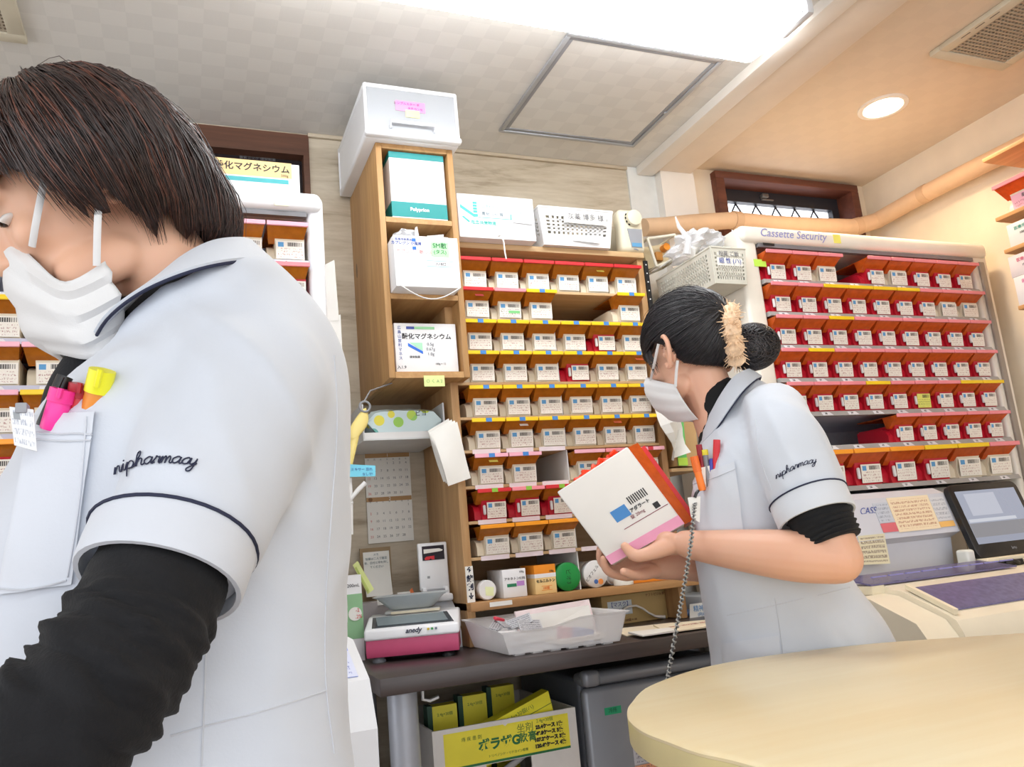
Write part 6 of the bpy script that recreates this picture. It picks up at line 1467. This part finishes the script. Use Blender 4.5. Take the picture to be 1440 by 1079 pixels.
# white tunic
mb = MB()
torso(mb, V, [((180, 470), (372, 380), .096, 0), ((168, 490), (392, 393), .117, 0), ((148, 525), (425, 425), .125, 0), ((78, 580), (462, 490), .165, 0), ((36, 640), (480, 570), .185, 0), ((-10, 740), (481, 690), .185, 0), ((-30, 860), (478, 830), .175, 0), ((-35, 980), (478, 950), .178, 0), ((-30, 1100), (494, 1090), .19, 0), ((-30, 1300), (540, 1300), .20, 0)], 48)
slv = [P(368, 520, -.085), P(340, 572, -.145), P(298, 668, -.188), P(253, 762, -.219)]
limb(mb, slv, [.068, .069, .063, .0555], 24)
limb(mb, [V.mirror(q) for q in slv], [.068, .069, .063, .0555], 24)
tun = remesh(mb, .0065, 9, .6)
def wr1(c, n):
    q = c-V.B; a = q.dot(V.r); z = c.z
    return .006*mnoise.noise(Vector((a*9+z*5, z*3.2, q.dot(V.d)*8)))+.0095*(.4-abs(mnoise.noise(Vector((a*16+z*9, z*4.5-a*5, q.dot(V.d)*12)))))
wrinkle(tun, wr1); S1 = Surf(tun)
tunic = put('tunic', tun, COATM, p1); 
# put() shifts the mesh to local space; rebuild surf from world positions kept above
def cuff(a, b, r0, r1, name, mt, parent, tilt=None, th=.0035, n=40):
    ax = (b-a).normalized(); e = V.d-ax*V.d.dot(ax); e.normalize(); g = ax.cross(e); rs_ = []
    for w_, dr in ((0, 0), (.5, .0006), (.94, .0008), (1, 0), (1, -th), (.9, -th-.0005), (.2, -th), (0, -th)):
        c = a.lerp(b, w_); r = r0+(r1-r0)*w_+dr
        rs_.append([c+(e*math.cos(2*math.pi*k/n)+g*math.sin(2*math.pi*k/n))*(r+.0012*math.sin(3*2*math.pi*k/n+w_)) for k in range(n)])
    rs_.append(rs_[0]); return MB().rings(rs_, False).build(name, mt, parent, 60)
ca, cb_ = P(247, 764, -.2205), P(223, 824, -.2365)
cuff(ca, cb_, .0590, .0565, 'cuff', CUFFM, p1); cuff(V.mirror(ca), V.mirror(cb_), .0590, .0565, 'cuff', CUFFM, p1)
def hoop(a, b, w_, r, rad, parent):
    ax = (b-a).normalized(); e = V.d-ax*V.d.dot(ax); e.normalize(); g = ax.cross(e); c = a.lerp(b, w_)
    MB().tube([c+(e*math.cos(2*math.pi*k/40)+g*math.sin(2*math.pi*k/40))*(r+.0012*math.sin(3*2*math.pi*k/40)) for k in range(41)], rad, 6).build('piping', INKN, parent, 60)
hoop(ca, cb_, .0, .0598, .0013, p1); hoop(V.mirror(ca), V.mirror(cb_), .0, .0598, .0013, p1)
# collar
inn = [P(176, 438, -.030), P(196, 418, -.062), P(225, 392, -.073), P(262, 362, -.074), P(300, 343, -.060), P(335, 338, -.032), P(350, 340, 0)]
out_ = [P(126, 492, -.040), P(150, 450, -.090), P(196, 413, -.120), P(256, 386, -.131), P(314, 371, -.120), P(364, 368, -.076), P(394, 380, 0)]
I_ = spline(inn, 5); O_ = spline(out_, 5)
tipI = P(196, 450, -.012); tipO = P(158, 497, -.018)
I2 = [tipI]+I_; O2 = [tipO]+O_
I2 += [V.mirror(q) for q in I2[-2::-1]]; O2 += [V.mirror(q) for q in O2[-2::-1]]
band(I2, O2, 'collar', COATM, p1, .004)
MB().tube([tipI]+O2+[V.mirror(tipI)], .0017, 6).build('piping', INKN, p1, 60)
# seams, pocket, embroidery (laid on the cloth)
def seam(px, rad=.0008, mt=None, off=.0003, nm='seam', par=None, sf=None):
    pts = (sf or S1).line(px, off)
    if len(pts) > 2: MB().tube(pts, rad, 5).build(nm, mt or MATS['seam_grey'], par or p1, 60)
mat('seam_grey', (200, 204, 212), .8)
seam([(470, 500), (474, 600), (466, 720), (458, 850), (458, 960), (470, 1060)]); seam([(240, 1035), (300, 1018), (370, 1000), (458, 972)]); seam([(290, 870), (288, 960), (283, 1079)])
S1.patch([(48, 588), (138, 582), (104, 822), (3, 836)], 16, 18, .0045, .004).build('pocket', CUFFM, p1, 60)
seam([(8, 612), (70, 612), (134, 614)], off=.0052); seam([(8, 620), (70, 621), (133, 622)], off=.0052); seam([(-10, 826), (50, 828), (98, 816)], off=.0052); seam([(127, 590), (118, 700), (99, 812)], off=.0052)
embroider('nipharmacy', [(162, 668), (200, 655), (240, 652), (276, 656)], 9.5, S1, p1, .00054)
trousers_and_shoes(p1, V.B+V.r*.05, -V.r, .1, COATM, .80)
# pens and card in the pocket, name badge
def pen(name, label, a, b, r, mt, capm=None, w=.45):
    t = thing(name, label, 'pen', b); MB().tube([a, a.lerp(b, .05), a.lerp(b, .95), b], [r*.8, r, r, r*.9], 12).build('barrel', mt, t, 50)
    if capm: MB().tube([a.lerp(b, -.02), a.lerp(b, w)], r*1.12, 12).build('cap', capm, t, 50); MB().tube([a.lerp(b, .03)-V.d*r*1.3, a.lerp(b, w*.9)-V.d*r*1.3], r*.25, 6).build('clip', capm, t, 50)
vp = S1.hit(70, 600, .004); vd = (vp-CAM).dot(V.d)-V.D
pen('pen', 'black pen in the breast pocket of the bowed person', P(91, 531, vd+.0), P(60, 600, vd+.004), .0055, BLACK, BLACK)
pen('marker', 'bright pink highlighter in the breast pocket of the bowed person', P(89, 549, vd-.010), P(72, 605, vd-.002), .0088, mat('hot_pink', (250, 60, 160), .4), mat('hot_pink2', (244, 50, 150), .35), .3)
pen('marker', 'red capped marker in the breast pocket of the bowed person', P(115, 541, vd-.006), P(105, 600, vd+.004), .0085, mat('marker_red', (190, 40, 50), .4), mat('marker_red2', (170, 30, 44), .4), .3)
pen('marker', 'yellow highlighter in the breast pocket of the bowed person', P(144, 522, vd-.022), P(125, 600, vd-.004), .009, mat('marker_orange', (226, 140, 50), .4), mat('marker_yellow', (238, 234, 40), .4), .38)
t = thing('folded_note', 'white folded note in the pocket between the pens of the bowed person', 'paper', P(110, 600, vd))
MB().card(P(84, 604, vd-.004), P(132, 604, vd+.0), P(136, 556, vd), P(96, 553, vd-.004), .002).build('note', PAPER, t); MB().card(P(88, 604, vd-.0015), P(128, 604, vd+.002), P(134, 561, vd+.003), P(101, 559, vd-.001), .001).build('inner_sheet', PAPER, t)
t = thing('name_badge', 'small white badge clipped to the pocket edge of the bowed person', 'badge', P(32, 605, vd-.02))
bq = [P(20, 626, vd-.016), P(52, 635, vd-.016), P(47, 576, vd-.014), P(13, 572, vd-.014)]
MB().card(*bq, .0015).build('card', print_mat('badge_print', (226, 228, 230), (110, 125, 160), 4, blue=False, bar=False, dens=.55, accent=((150, 155, 160), (.12, .4, .68, .88))), t)
MB().rbox(*(lambda q: (q.x-.004, q.x+.004, q.y-.002, q.y+.012, q.z-.004, q.z+.004))((bq[2]+bq[3])/2), .001).build('clip', GREY, t)
# ------------------------------------------------------------------- woman at the shelf holding a cassette
V = View(1080, 700, 1.66); P = V.P
p2 = thing('person', 'person with black hair in a bun, masked, holding a white cassette at the shelves', 'person', (V.B.x, V.B.y, 0))
ya = math.radians(40); f2 = (-V.r*math.cos(ya)+V.d*math.sin(ya)-Z*.20).normalized(); s2 = (-V.d*math.cos(ya)-V.r*math.sin(ya)).normalized(); u2 = f2.cross(s2); u2 = u2 if u2.z > 0 else -u2
hc2 = P(974, 500, 0)
sh2 = [P(1098, 590, -.115), P(1122, 650, -.165), P(1150, 722, -.185), P(1178, 786, -.20)]
fore = [P(1178, 786, -.20), P(1120, 782, -.20), P(1050, 775, -.175), P(985, 768, -.135), P(964, 765, -.118)]
rsh = [P(1075, 590, .13), P(1060, 700, .17), P(1075, 800, .17)]; rfo = [P(1075, 800, .17), P(1010, 795, .08), P(950, 795, .0), P(925, 797, -.03)]
mb = MB(); head_shape(mb, hc2, f2, s2, u2, .97)
limb(mb, [P(985, 525, .0), P(1000, 560, 0), P(1025, 610, 0)], [.05, .05, .06], 20)
torso(mb, V, [((1005, 610), (1060, 560), .055, 0), ((1000, 650), (1110, 610), .11, 0), ((995, 720), (1135, 700), .12, 0), ((1010, 860), (1170, 860), .12, 0)])
limb(mb, sh2, [.032, .036, .042, .040]); limb(mb, fore, [.041, .043, .037, .028, .025])
limb(mb, rsh, [.032, .042, .04]); limb(mb, rfo, [.04, .037, .029, .025])
# left hand: thumb on the white face, fingers behind the cassette
wl = fore[-1]; hand(mb, wl, P(905, 772, -.062)-wl, (Z*.85+V.d*.35), 1, (.30, .32, .34, .38), .96, thumb=None, spread=.05)
mb.tube(spline([P(950, 764, -.112), P(930, 772, -.132), P(908, 780, -.146), P(892, 781, -.148), P(879, 769, -.147)], 4), lerps([.018, .0165, .0125, .0115, .0085], 4), 12); ball(mb, P(879, 769, -.147), (.0088,)*3)
wr_ = rfo[-1]; hand(mb, wr_, P(880, 800, -.06)-wr_, (Z*.8-V.d*.5), 1, (.5, .55, .6, .65), .96, thumb=(.7, .5, .2), tc=.3, spread=.04)
body = remesh(mb, .0031, 3)
bm = bmesh.new(); bm.from_mesh(body)
for q in (1, -1): bm.from_mesh(ear(hc2+f2*-.004+u2*.0, f2, s2, u2, q, 1.0).mesh('e', None))
bm.to_mesh(body); bm.free(); put('body', body, SKIN2, p2); eyes(p2, hc2, f2, s2, u2, .97)
# hair pulled back
def R2(d):
    r = 1/math.sqrt((d.x/.108)**2+(d.y/.089)**2+(d.z/.103)**2); r += .0025*mnoise.noise(d*6)
    return r
def hem2(x, y, z, phi):
    x -= .006; z += .036
    return z > interp(x, ((-.12, -.075), (-.07, -.058), (-.03, -.035), (-.012, .012), (.012, .030), (.040, .014), (.062, .002), (.08, .02), (.11, .03)))
h2 = Hair(hc2+u2*.036-f2*.006, f2, s2, u2, (-.93, 0, .12), R2, hem2, 0)
sh = h2.shell(80, 26, .985, .010)
st = h2.strands(2600, .0009, 8, out=.0025, jit=.05, lenj=.03, start=(.0, .45), seg=9)
fly = h2.strands(120, .0004, 22, out=.008, jit=.2, lenj=.05, start=(.0, .5), seg=9, curl=.04)
for i in range(3): st[i].add(fly[i].v, fly[i].f)
rr = random.Random(2); fr_ = [MB(), MB(), MB()]
for k in range(70):   # loose fringe
    a = rr.uniform(-.7, .9); o = h2.pt(rr.uniform(-.55, .55), rr.uniform(1.55, 1.85), 1.0)
    fr_[k % 3].tube(spline([o, o+f2*.016-u2*.012+s2*rr.uniform(-.004, .004), o+f2*.020-u2*rr.uniform(.03, .05)+s2*rr.uniform(-.008, .008)], 4), [.0008]*5+[.0005]*3+[.0002], 4, False)
for k in range(30):   # side wisp before the ear
    o = hc2+f2*(.03+rr.uniform(0, .02))+s2*.074+u2*.045; fr_[k % 3].tube(spline([o, o-u2*.03+f2*.004+s2*.002, o-u2*rr.uniform(.05, .075)-f2*.004], 4), [.0008]*6+[.0004]*2+[.0002], 4, False)
# bun
bc = P(1058, 488, .0); ba = (bc-hc2).normalized()
bun = MB(); ball(bun, bc, (.052, .048, .046), (V.r, V.d, Z), 24, 14)
bax = [Matrix.Rotation(rr.uniform(-.9, .9), 3, 'X') @ Matrix.Rotation(rr.uniform(-.9, .9), 3, 'Y') for _ in range(6)]
for k in range(420):
    a0 = rr.uniform(0, 6.28); el = rr.uniform(-1.2, 1.2); pts = []
    for j in range(8):
        a = a0+j*.22; e = el+.12*math.sin(j*.8+a0); d = bax[k % 6] @ Vector((math.cos(e)*math.cos(a), math.cos(e)*math.sin(a), math.sin(e)))
        pts.append(bc+V.r*(d.x*.0535)+Z*(d.y*.0475)+V.d*(d.z*.0495))
    fr_[k % 3].tube(pts, [.0004]+[.001]*6+[.0003], 4, False)
merged([MB().add(st[i].v, st[i].f).add(fr_[i].v, fr_[i].f) for i in range(3)]+[sh, bun], H2+[H2[0], H2[0]], 'hair', p2)
# scrunchie
sc = P(1030, 470, -.03); axs = (bc-hc2); axs = (axs-Z*axs.z*.3).normalized(); e = Z-axs*Z.dot(axs); e.normalize(); g = axs.cross(e)
mb1 = MB(); n = 72; ring = []
for k in range(n+1):
    a = 2*math.pi*k/n; ring.append(sc+(e*math.cos(a)+g*math.sin(a))*(.045+.005*math.sin(a*9)))
mb1.tube(ring, [.016+.005*math.sin(k*1.7) for k in range(n+1)], 10)
for k in range(260):
    a = rr.uniform(0, 6.28); o = sc+(e*math.cos(a)+g*math.sin(a))*.046; q = ((e*math.cos(a)+g*math.sin(a))*rr.uniform(.3, 1)+axs*rr.uniform(-1, 1)+Vector((rr.uniform(-.4, .4), rr.uniform(-.4, .4), rr.uniform(-.6, .3)))).normalized()
    mb1.tube([o, o+q*.010, o+q*rr.uniform(.018, .034)+Z*rr.uniform(-.006, .002)], [.0022, .0018, .0005], 4)
scr = mb1.build('scrunchie', mat('scrunchie_peach', (238, 204, 170), .8, .22, 90), p2, 40); scr['label'] = 'frilly peach scrunchie'
# mask and straps
c0 = [P(911, 531, .066), P(909, 548, .070), P(922, 573, .058), P(946, 592, .042)]
c1 = [P(926, 536, -.018), P(926, 554, -.022), P(938, 577, -.022), P(958, 594, -.012)]
c2 = [P(949, 541, -.058), P(958, 558, -.060), P(970, 576, -.056), P(982, 590, -.040)]
mir2 = lambda p: p-2*((p-hc2).dot(s2))*s2
mask(p2, [c0, c1, c2], mir2, pleats=3, depth=.0022)
for a, b, c in ((P(926, 484, -.070), P(920, 512, -.045), P(914, 541, .035)), (P(953, 507, -.080), P(951, 524, -.070), P(950, 544, -.061))):
    MB().tube(spline([a, b, c], 5), .0027, 8, flat=.4, flatdir=V.r).build('mask_strap', MASKM, p2, 60)
# navy turtleneck and sleeves
mb = MB(); limb(mb, [P(1010, 566, 0), P(1020, 584, 0), P(1037, 622, 0)], [.056, .060, .078], 24); torso(mb, V, [((992, 605), (1055, 560), .06, 0), ((1000, 650), (1110, 600), .11, 0), ((1000, 720), (1130, 700), .12, 0)])
und = remesh(mb, .005, 3); put('undershirt', und, KNIT, p2)
def ks(pts, rad, nm):
    C = spline(pts, 14); R_ = lerps(rad, 14); n = 32; rs_ = []
    for i, (c, r) in enumerate(zip(C, R_)):
        t = (C[min(i+1, len(C)-1)]-C[max(i-1, 0)]).normalized(); a = V.d-t*V.d.dot(t); a.normalize(); b = t.cross(a); w_ = i/len(C)
        rs_.append([c+(a*math.cos(th)+b*math.sin(th))*(r+.0018*math.sin(w_*50+1.5*math.sin(th))+.001*math.sin(w_*90+th)) for th in [2*math.pi*k/n for k in range(n)]])
    MB().rings(rs_).build(nm, KNIT, p2, 80)
ks([P(1140, 700, -.183), P(1157, 738, -.19), P(1170, 764, -.197)], [.052, .0515, .049], 'knit_sleeve'); ks([P(1062, 690, .168), P(1066, 740, .17), P(1071, 770, .17)], [.051, .05, .047], 'knit_sleeve')
# tunic
mb = MB()
torso(mb, V, [((990, 620), (1064, 535), .062, 0), ((986, 640), (1098, 556), .10, 0), ((980, 668), (1122, 590), .135, 0), ((973, 710), (1142, 650), .15, 0), ((976, 770), (1160, 740), .145, 0), ((986, 830), (1195, 815), .14, 0), ((997, 890), (1243, 880), .138, .01), ((1005, 950), (1275, 945), .135, .015), ((1015, 1060), (1300, 1060), .135, .02)], 48)
slv = [P(1088, 583, -.085), P(1105, 622, -.135), P(1122, 665, -.158), P(1136, 698, -.172)]
limb(mb, slv, [.06, .063, .063, .062], 24); limb(mb, [P(1068, 583, .085), P(1060, 622, .135), P(1058, 665, .16), P(1060, 698, .168)], [.06, .063, .063, .062], 24)
tun = remesh(mb, .0062, 9, .6)
def wr2(c, n):
    q = c-V.B; a = q.dot(V.r)
    return .005*mnoise.noise(Vector((a*12+c.z*4, c.z*3.5, q.dot(V.d)*8+7)))+.009*(.4-abs(mnoise.noise(Vector((a*17+c.z*9, c.z*5-a*5, q.dot(V.d)*12+3)))))
wrinkle(tun, wr2); S2 = Surf(tun); put('tunic', tun, COATM, p2)
ca, cb_ = P(1137, 700, -.173), P(1150, 731, -.186); cuff(ca, cb_, .0655, .064, 'cuff', CUFFM, p2); hoop(ca, cb_, 0, .0662, .0015, p2)
ca, cb_ = P(1060, 700, .168), P(1062, 732, .17); cuff(ca, cb_, .0655, .064, 'cuff', CUFFM, p2); hoop(ca, cb_, 0, .0662, .0015, p2)
inn = [P(992, 598, -.035), P(1002, 580, -.052), P(1015, 556, -.060), P(1032, 532, -.055), P(1048, 522, -.03), P(1055, 521, 0)]
out_ = [P(991, 622, -.045), P(1006, 606, -.075), P(1026, 577, -.088), P(1045, 551, -.080), P(1062, 535, -.045), P(1070, 531, 0)]
I_ = spline(inn, 5); O_ = spline(out_, 5); tipI = P(990, 606, -.012); tipO = P(988, 620, -.02); I2 = [tipI]+I_; O2 = [tipO]+O_
I2 += [V.mirror(q) for q in I2[-2::-1]]; O2 += [V.mirror(q) for q in O2[-2::-1]]
band(I2, O2, 'collar', COATM, p2, .004); MB().tube([tipI]+O2+[V.mirror(tipI)], .0017, 6).build('piping', INKN, p2, 60)
sm2 = lambda px, **k: seam(px, par=p2, sf=S2, **k)
sm2([(1022, 866), (1070, 856), (1130, 842)]); sm2([(1150, 838), (1195, 826)]); sm2([(1090, 842), (1096, 880), (1102, 925)]); sm2([(1062, 590), (1068, 640), (1085, 690)])
S2.patch([(976, 672), (1034, 650), (1046, 745), (986, 752)], 10, 12, .0045, .004).build('pocket', CUFFM, p2, 60); sm2([(978, 682), (1008, 672), (1036, 660)], off=.0052)
S2.patch([(1016, 905), (1095, 893), (1100, 940), (1020, 945)], 10, 8, .004, .003).build('lower_pocket', CUFFM, p2, 60)
embroider('nipharmacy', [(1092, 674), (1110, 664), (1130, 655), (1148, 651)], 5.0, S2, p2, .0006)
trousers_and_shoes(p2, (P(1130, 900, .04)), -V.r, .055, COATM, .80)
# pens, badge and coiled cord of the second woman
vp = S2.hit(1000, 690, .004); vd = (vp-CAM).dot(V.d)-V.D
pen('pen', 'orange pen in the breast pocket of the person with the bun', P(976, 643, vd-.004), P(988, 690, vd), .0068, mat('pen_orange', (246, 128, 40), .4), mat('pen_orange2', (240, 116, 34), .4))
pen('pen', 'dark red pen in the pocket of the person with the bun', P(983, 627, vd+.012), P(992, 690, vd+.010), .005, mat('pen_dark_red', (170, 30, 44), .4), mat('pen_dark_red2', (150, 26, 40), .4))
pen('marker', 'grey and yellow marker in the pocket of the person with the bun', P(991, 634, vd+.01), P(998, 690, vd+.008), .0055, mat('pen_grey', (130, 134, 140), .4), mat('pen_yellow_tip', (226, 214, 60), .4), .12)
pen('pen', 'bright red pen in the pocket of the person with the bun', P(1008, 620, vd+.004), P(1006, 690, vd+.008), .0058, mat('pen_red', (222, 56, 66), .4), mat('pen_red2', (214, 50, 60), .4))
pen('pen', 'blue tipped pen in the pocket of the person with the bun', P(1000, 645, vd+.006), P(1002, 690, vd+.008), .004, mat('pen_blue', (60, 70, 170), .4))
t = thing('folded_note', 'white note behind the pens of the person with the bun', 'paper', P(1005, 690, vd))
MB().card(P(986, 690, vd+.006), P(1024, 680, vd+.006), P(1020, 650, vd+.004), P(985, 658, vd+.004), .0015).build('note', PAPER, t); MB().card(P(990, 690, vd+.009), P(1020, 680, vd+.009), P(1016, 652, vd+.007), P(988, 660, vd+.007), .0012).build('inner_sheet', PAPER, t)
t = thing('name_badge', 'white clip badge hanging at the front of the person with the bun', 'badge', P(976, 710, vd-.01))
MB().card(P(972, 728, vd-.012), P(984, 735, vd-.010), P(985, 698, vd-.006), P(967, 700, vd-.008), .0015).build('card', PAPER, t); MB().tube([P(977, 700, vd-.008), P(979, 694, vd-.008), P(982, 690, vd-.004)], .003, 8).build('clip', BLACK, t)
t = thing('coiled_cord', 'grey coiled safety cord hanging from the badge of the person with the bun', 'cord', P(940, 950, vd-.05))
cl_ = spline([P(977, 708, vd-.012), P(972, 760, vd-.07), P(963, 820, vd-.075), P(952, 880, vd-.07), P(940, 948, vd-.06), P(936, 985, vd-.05)], 24); hx = []
for i, c in enumerate(cl_):
    for j in range(2):
        a = (i*2+j)*1.25; hx.append(c+V.r*(.0032*math.cos(a))+V.d*(.0032*math.sin(a)))
MB().tube(hx, .0016, 5).build('coil', mat('cord_grey', (160, 160, 156), .4), t, 60); MB().tube(cl_, .0014, 5).build('core', mat('cord_dark', (70, 72, 76), .5), t, 60)
# ------------------------------------------------------------------- cassette in her hands
t = thing('drug_cassette', 'white cassette with pink band, label and red-edged orange lid held in both hands', 'cassette', P(870, 790, -.12))
A, B_, C_, D_ = P(783, 692, -.135), P(882, 628, -.115), P(963, 737, -.115), P(860, 795, -.135)
nb = (D_-A).cross(B_-A).normalized(); nb = nb if nb.dot(V.d) > 0 else -nb
def prismq(q, n0, n1): return MB().hexa([p+nb*n0 for p in q]+[p+nb*n1 for p in q])
def fl(u, v, o=0): return A.lerp(B_, u).lerp(D_.lerp(C_, u), v)-nb*o
sh_ = [A, B_, C_, D_]
bm = bmesh.new(); vs = [bm.verts.new(p) for p in [p for p in sh_]+[p+nb*.05 for p in sh_]]
for f in ((0, 1, 2, 3), (7, 6, 5, 4), (0, 4, 5, 1), (1, 5, 6, 2), (2, 6, 7, 3), (3, 7, 4, 0)): bm.faces.new([vs[i] for i in f])
bmesh.ops.recalc_face_normals(bm, faces=bm.faces[:]); bmesh.ops.bevel(bm, geom=bm.edges[:], offset=.003, segments=2, profile=.5, affect='EDGES'); bm.verts.index_update()
MB().add([v.co.copy() for v in bm.verts], [[v.index for v in f.verts] for f in bm.faces]).build('body', mat('held_white', (226, 222, 216), .4, .02), t, 50); bm.free()
q = [fl(.0, .89), fl(1, .89), fl(1, .995), fl(.0, .995)]; prismq(q, -.0012, .0).build('pink_band', mat('held_pink', (226, 150, 180), .4), t)
lr = fl(.8, .3)-fl(.3, .3); 
prismq([fl(.36, .505), fl(.56, .505), fl(.56, .64), fl(.36, .64)], -.0008, 0).build('blue_logo', mat('blue_logo', (60, 130, 195), .4), t)
for k in range(9): prismq([fl(.62+.028*k, .46), fl(.634+.028*k, .46), fl(.634+.028*k, .55), fl(.62+.028*k, .55)], -.0008, 0).build('barcode_bar', INK, t)
text('アダラート', .0085, fl(.7, .605, .0005), lr, fl(.5, .2)-fl(.5, .8), INK, t, bold=.0003); text('錠 20mg', .0085, fl(.62, .67, .0005), lr, fl(.5, .2)-fl(.5, .8), mat('ink_wine', (130, 40, 60), .6), t)
prismq([fl(.38, .735), fl(.98, .735), fl(.98, .742), fl(.38, .742)], -.0008, 0).build('rule', MATS['ink_wine'], t); prismq([fl(.83, .655), fl(.9, .655), fl(.9, .72), fl(.83, .72)], -.0008, 0).build('stamp', INK, t)
# amber lid behind, with red edge
E0, E1, E2, E3 = B_+nb*.05, C_+nb*.05, C_+nb*.115, B_+nb*.115
ou = ((B_-A).normalized())
MB().hexa([B_+nb*.012, C_+nb*.012, C_+nb*.10, B_+nb*.10, B_+nb*.03+ou*.022, C_+nb*.03+ou*.018, C_+nb*.11+ou*.02, B_+nb*.11+ou*.024]).build('lid', AMB['right'], t)
MB().hexa([B_+nb*.098+ou*.018, C_+nb*.098+ou*.014, C_+nb*.112+ou*.014, B_+nb*.112+ou*.018, B_+nb*.098+ou*.034, C_+nb*.098+ou*.03, C_+nb*.112+ou*.03, B_+nb*.112+ou*.034]).build('lid_edge', mat('held_red', (232, 36, 40), .35), t)
iu = (A-D_).normalized()
prismq([fl(.15, -.02), fl(1, -.02), fl(1, .05), fl(.15, .05)], .052, .10).build('sachets', mat('held_orange', (240, 110, 30), .35), t)
c = fl(.42, -.02)+nb*.075; mbx = MB(); rr = random.Random(4)
for k in range(10):
    o = fl(.30+.06*k, -.03-.04*rr.random())+nb*(.065+.03*rr.random()); b = MB().rbox(-.012, .012, -.004, .004, -.008, .008, .002, 1); b.xf(Matrix.Translation(o) @ Matrix.Rotation(rr.uniform(-1, 1), 4, 'Y') @ Matrix.Rotation(rr.uniform(-1, 1), 4, 'X')); mbx.add(b.v, b.f)
mbx.build('sachets', mat('held_red_orange', (238, 70, 36), .35), t, 30)

# ------------------------------------------------------------------- sub-parts: pieces that belong to one part of a thing
NEST = {'drug_cassette': {'body': 'label_card grip_tab pink_band blue_logo barcode_bar lettering rule stamp', 'lid': 'lid_edge sticker note'},
        'person': {'tunic': 'cuff piping collar seam pocket lower_pocket embroidery', 'body': 'eye iris eyelash eyebrow', 'face_mask': 'mask_strap', 'hair': 'scrunchie'},
        'storage_case': {'drawer_front': 'handle pink_note yellow_note lettering drawer_rim'}, 'label_printer': {'lid': 'window paper_slip red_clip mark'},
        'mini_fridge': {'door': 'green_label lettering magnet_card'}, 'tablet_monitor': {'bezel': 'screen lettering'}, 'dispensing_scale': {'housing': 'display screen_glass dot lettering'},
        'ceiling_lamp': {'housing': 'end_cap lettering'}, 'calendar': {'sheet': 'month_band lettering moon_dot'}, 'alarm_unit': {'case': 'speaker_cap slot label_plate blue_strip'},
        'medicine_box': {'carton': 'lettering'}, 'carton': {'carton': 'lettering print_line blue_mark', 'front_panel': 'yellow_label green_line lettering tab_slot'}, 'ointment_box': {'carton': 'lettering rule'}, 'control_console': {'housing': 'lettering key_panel red_key amber_key'},
        'jar': {'lid': 'yellow_sticker lettering orange_dot blue_dot'}, 'basket': {'front_wall': 'paper_label lettering clear_tape'}, 'marker': {'cap': 'clip'}, 'pen': {'cap': 'clip'},
        'name_tag': {'tag': 'lettering'}, 'memo_sheet': {'sheet': 'lettering'}, 'label_rack': {'rack': 'card lettering orange_card'}, 'sign_card': {'card': 'lettering'}, 'wall_cupboard': {'bottom_board': 'green_note lettering'},
        'label_strip': {'strip': 'lettering'}, 'wipes_pack': {'wrapper': 'flap lettering'}, 'dispensing_machine': {'body': 'panel_sheet lettering blue_block hatch'}, 'ceiling_hatch': {'inner_frame': 'panel key_lock'}}
stem = lambda o: o.name.split('.')[0]
kids = {}
for o in bpy.data.objects:
    if o.parent is not None: kids.setdefault(o.parent.name, []).append(o)
for o in list(bpy.data.objects):
    if o.parent is not None or stem(o) not in NEST: continue
    ch = kids.get(o.name, [])
    for host, subs in NEST[stem(o)].items():
        hs = [c for c in ch if stem(c) == host and c.parent is o]
        if not hs: continue
        names = subs.split()
        for c in ch:
            if c is hs[0] or c.parent is not o or c in hs: continue
            if names == ['*'] or stem(c) in names: c.parent = hs[0]
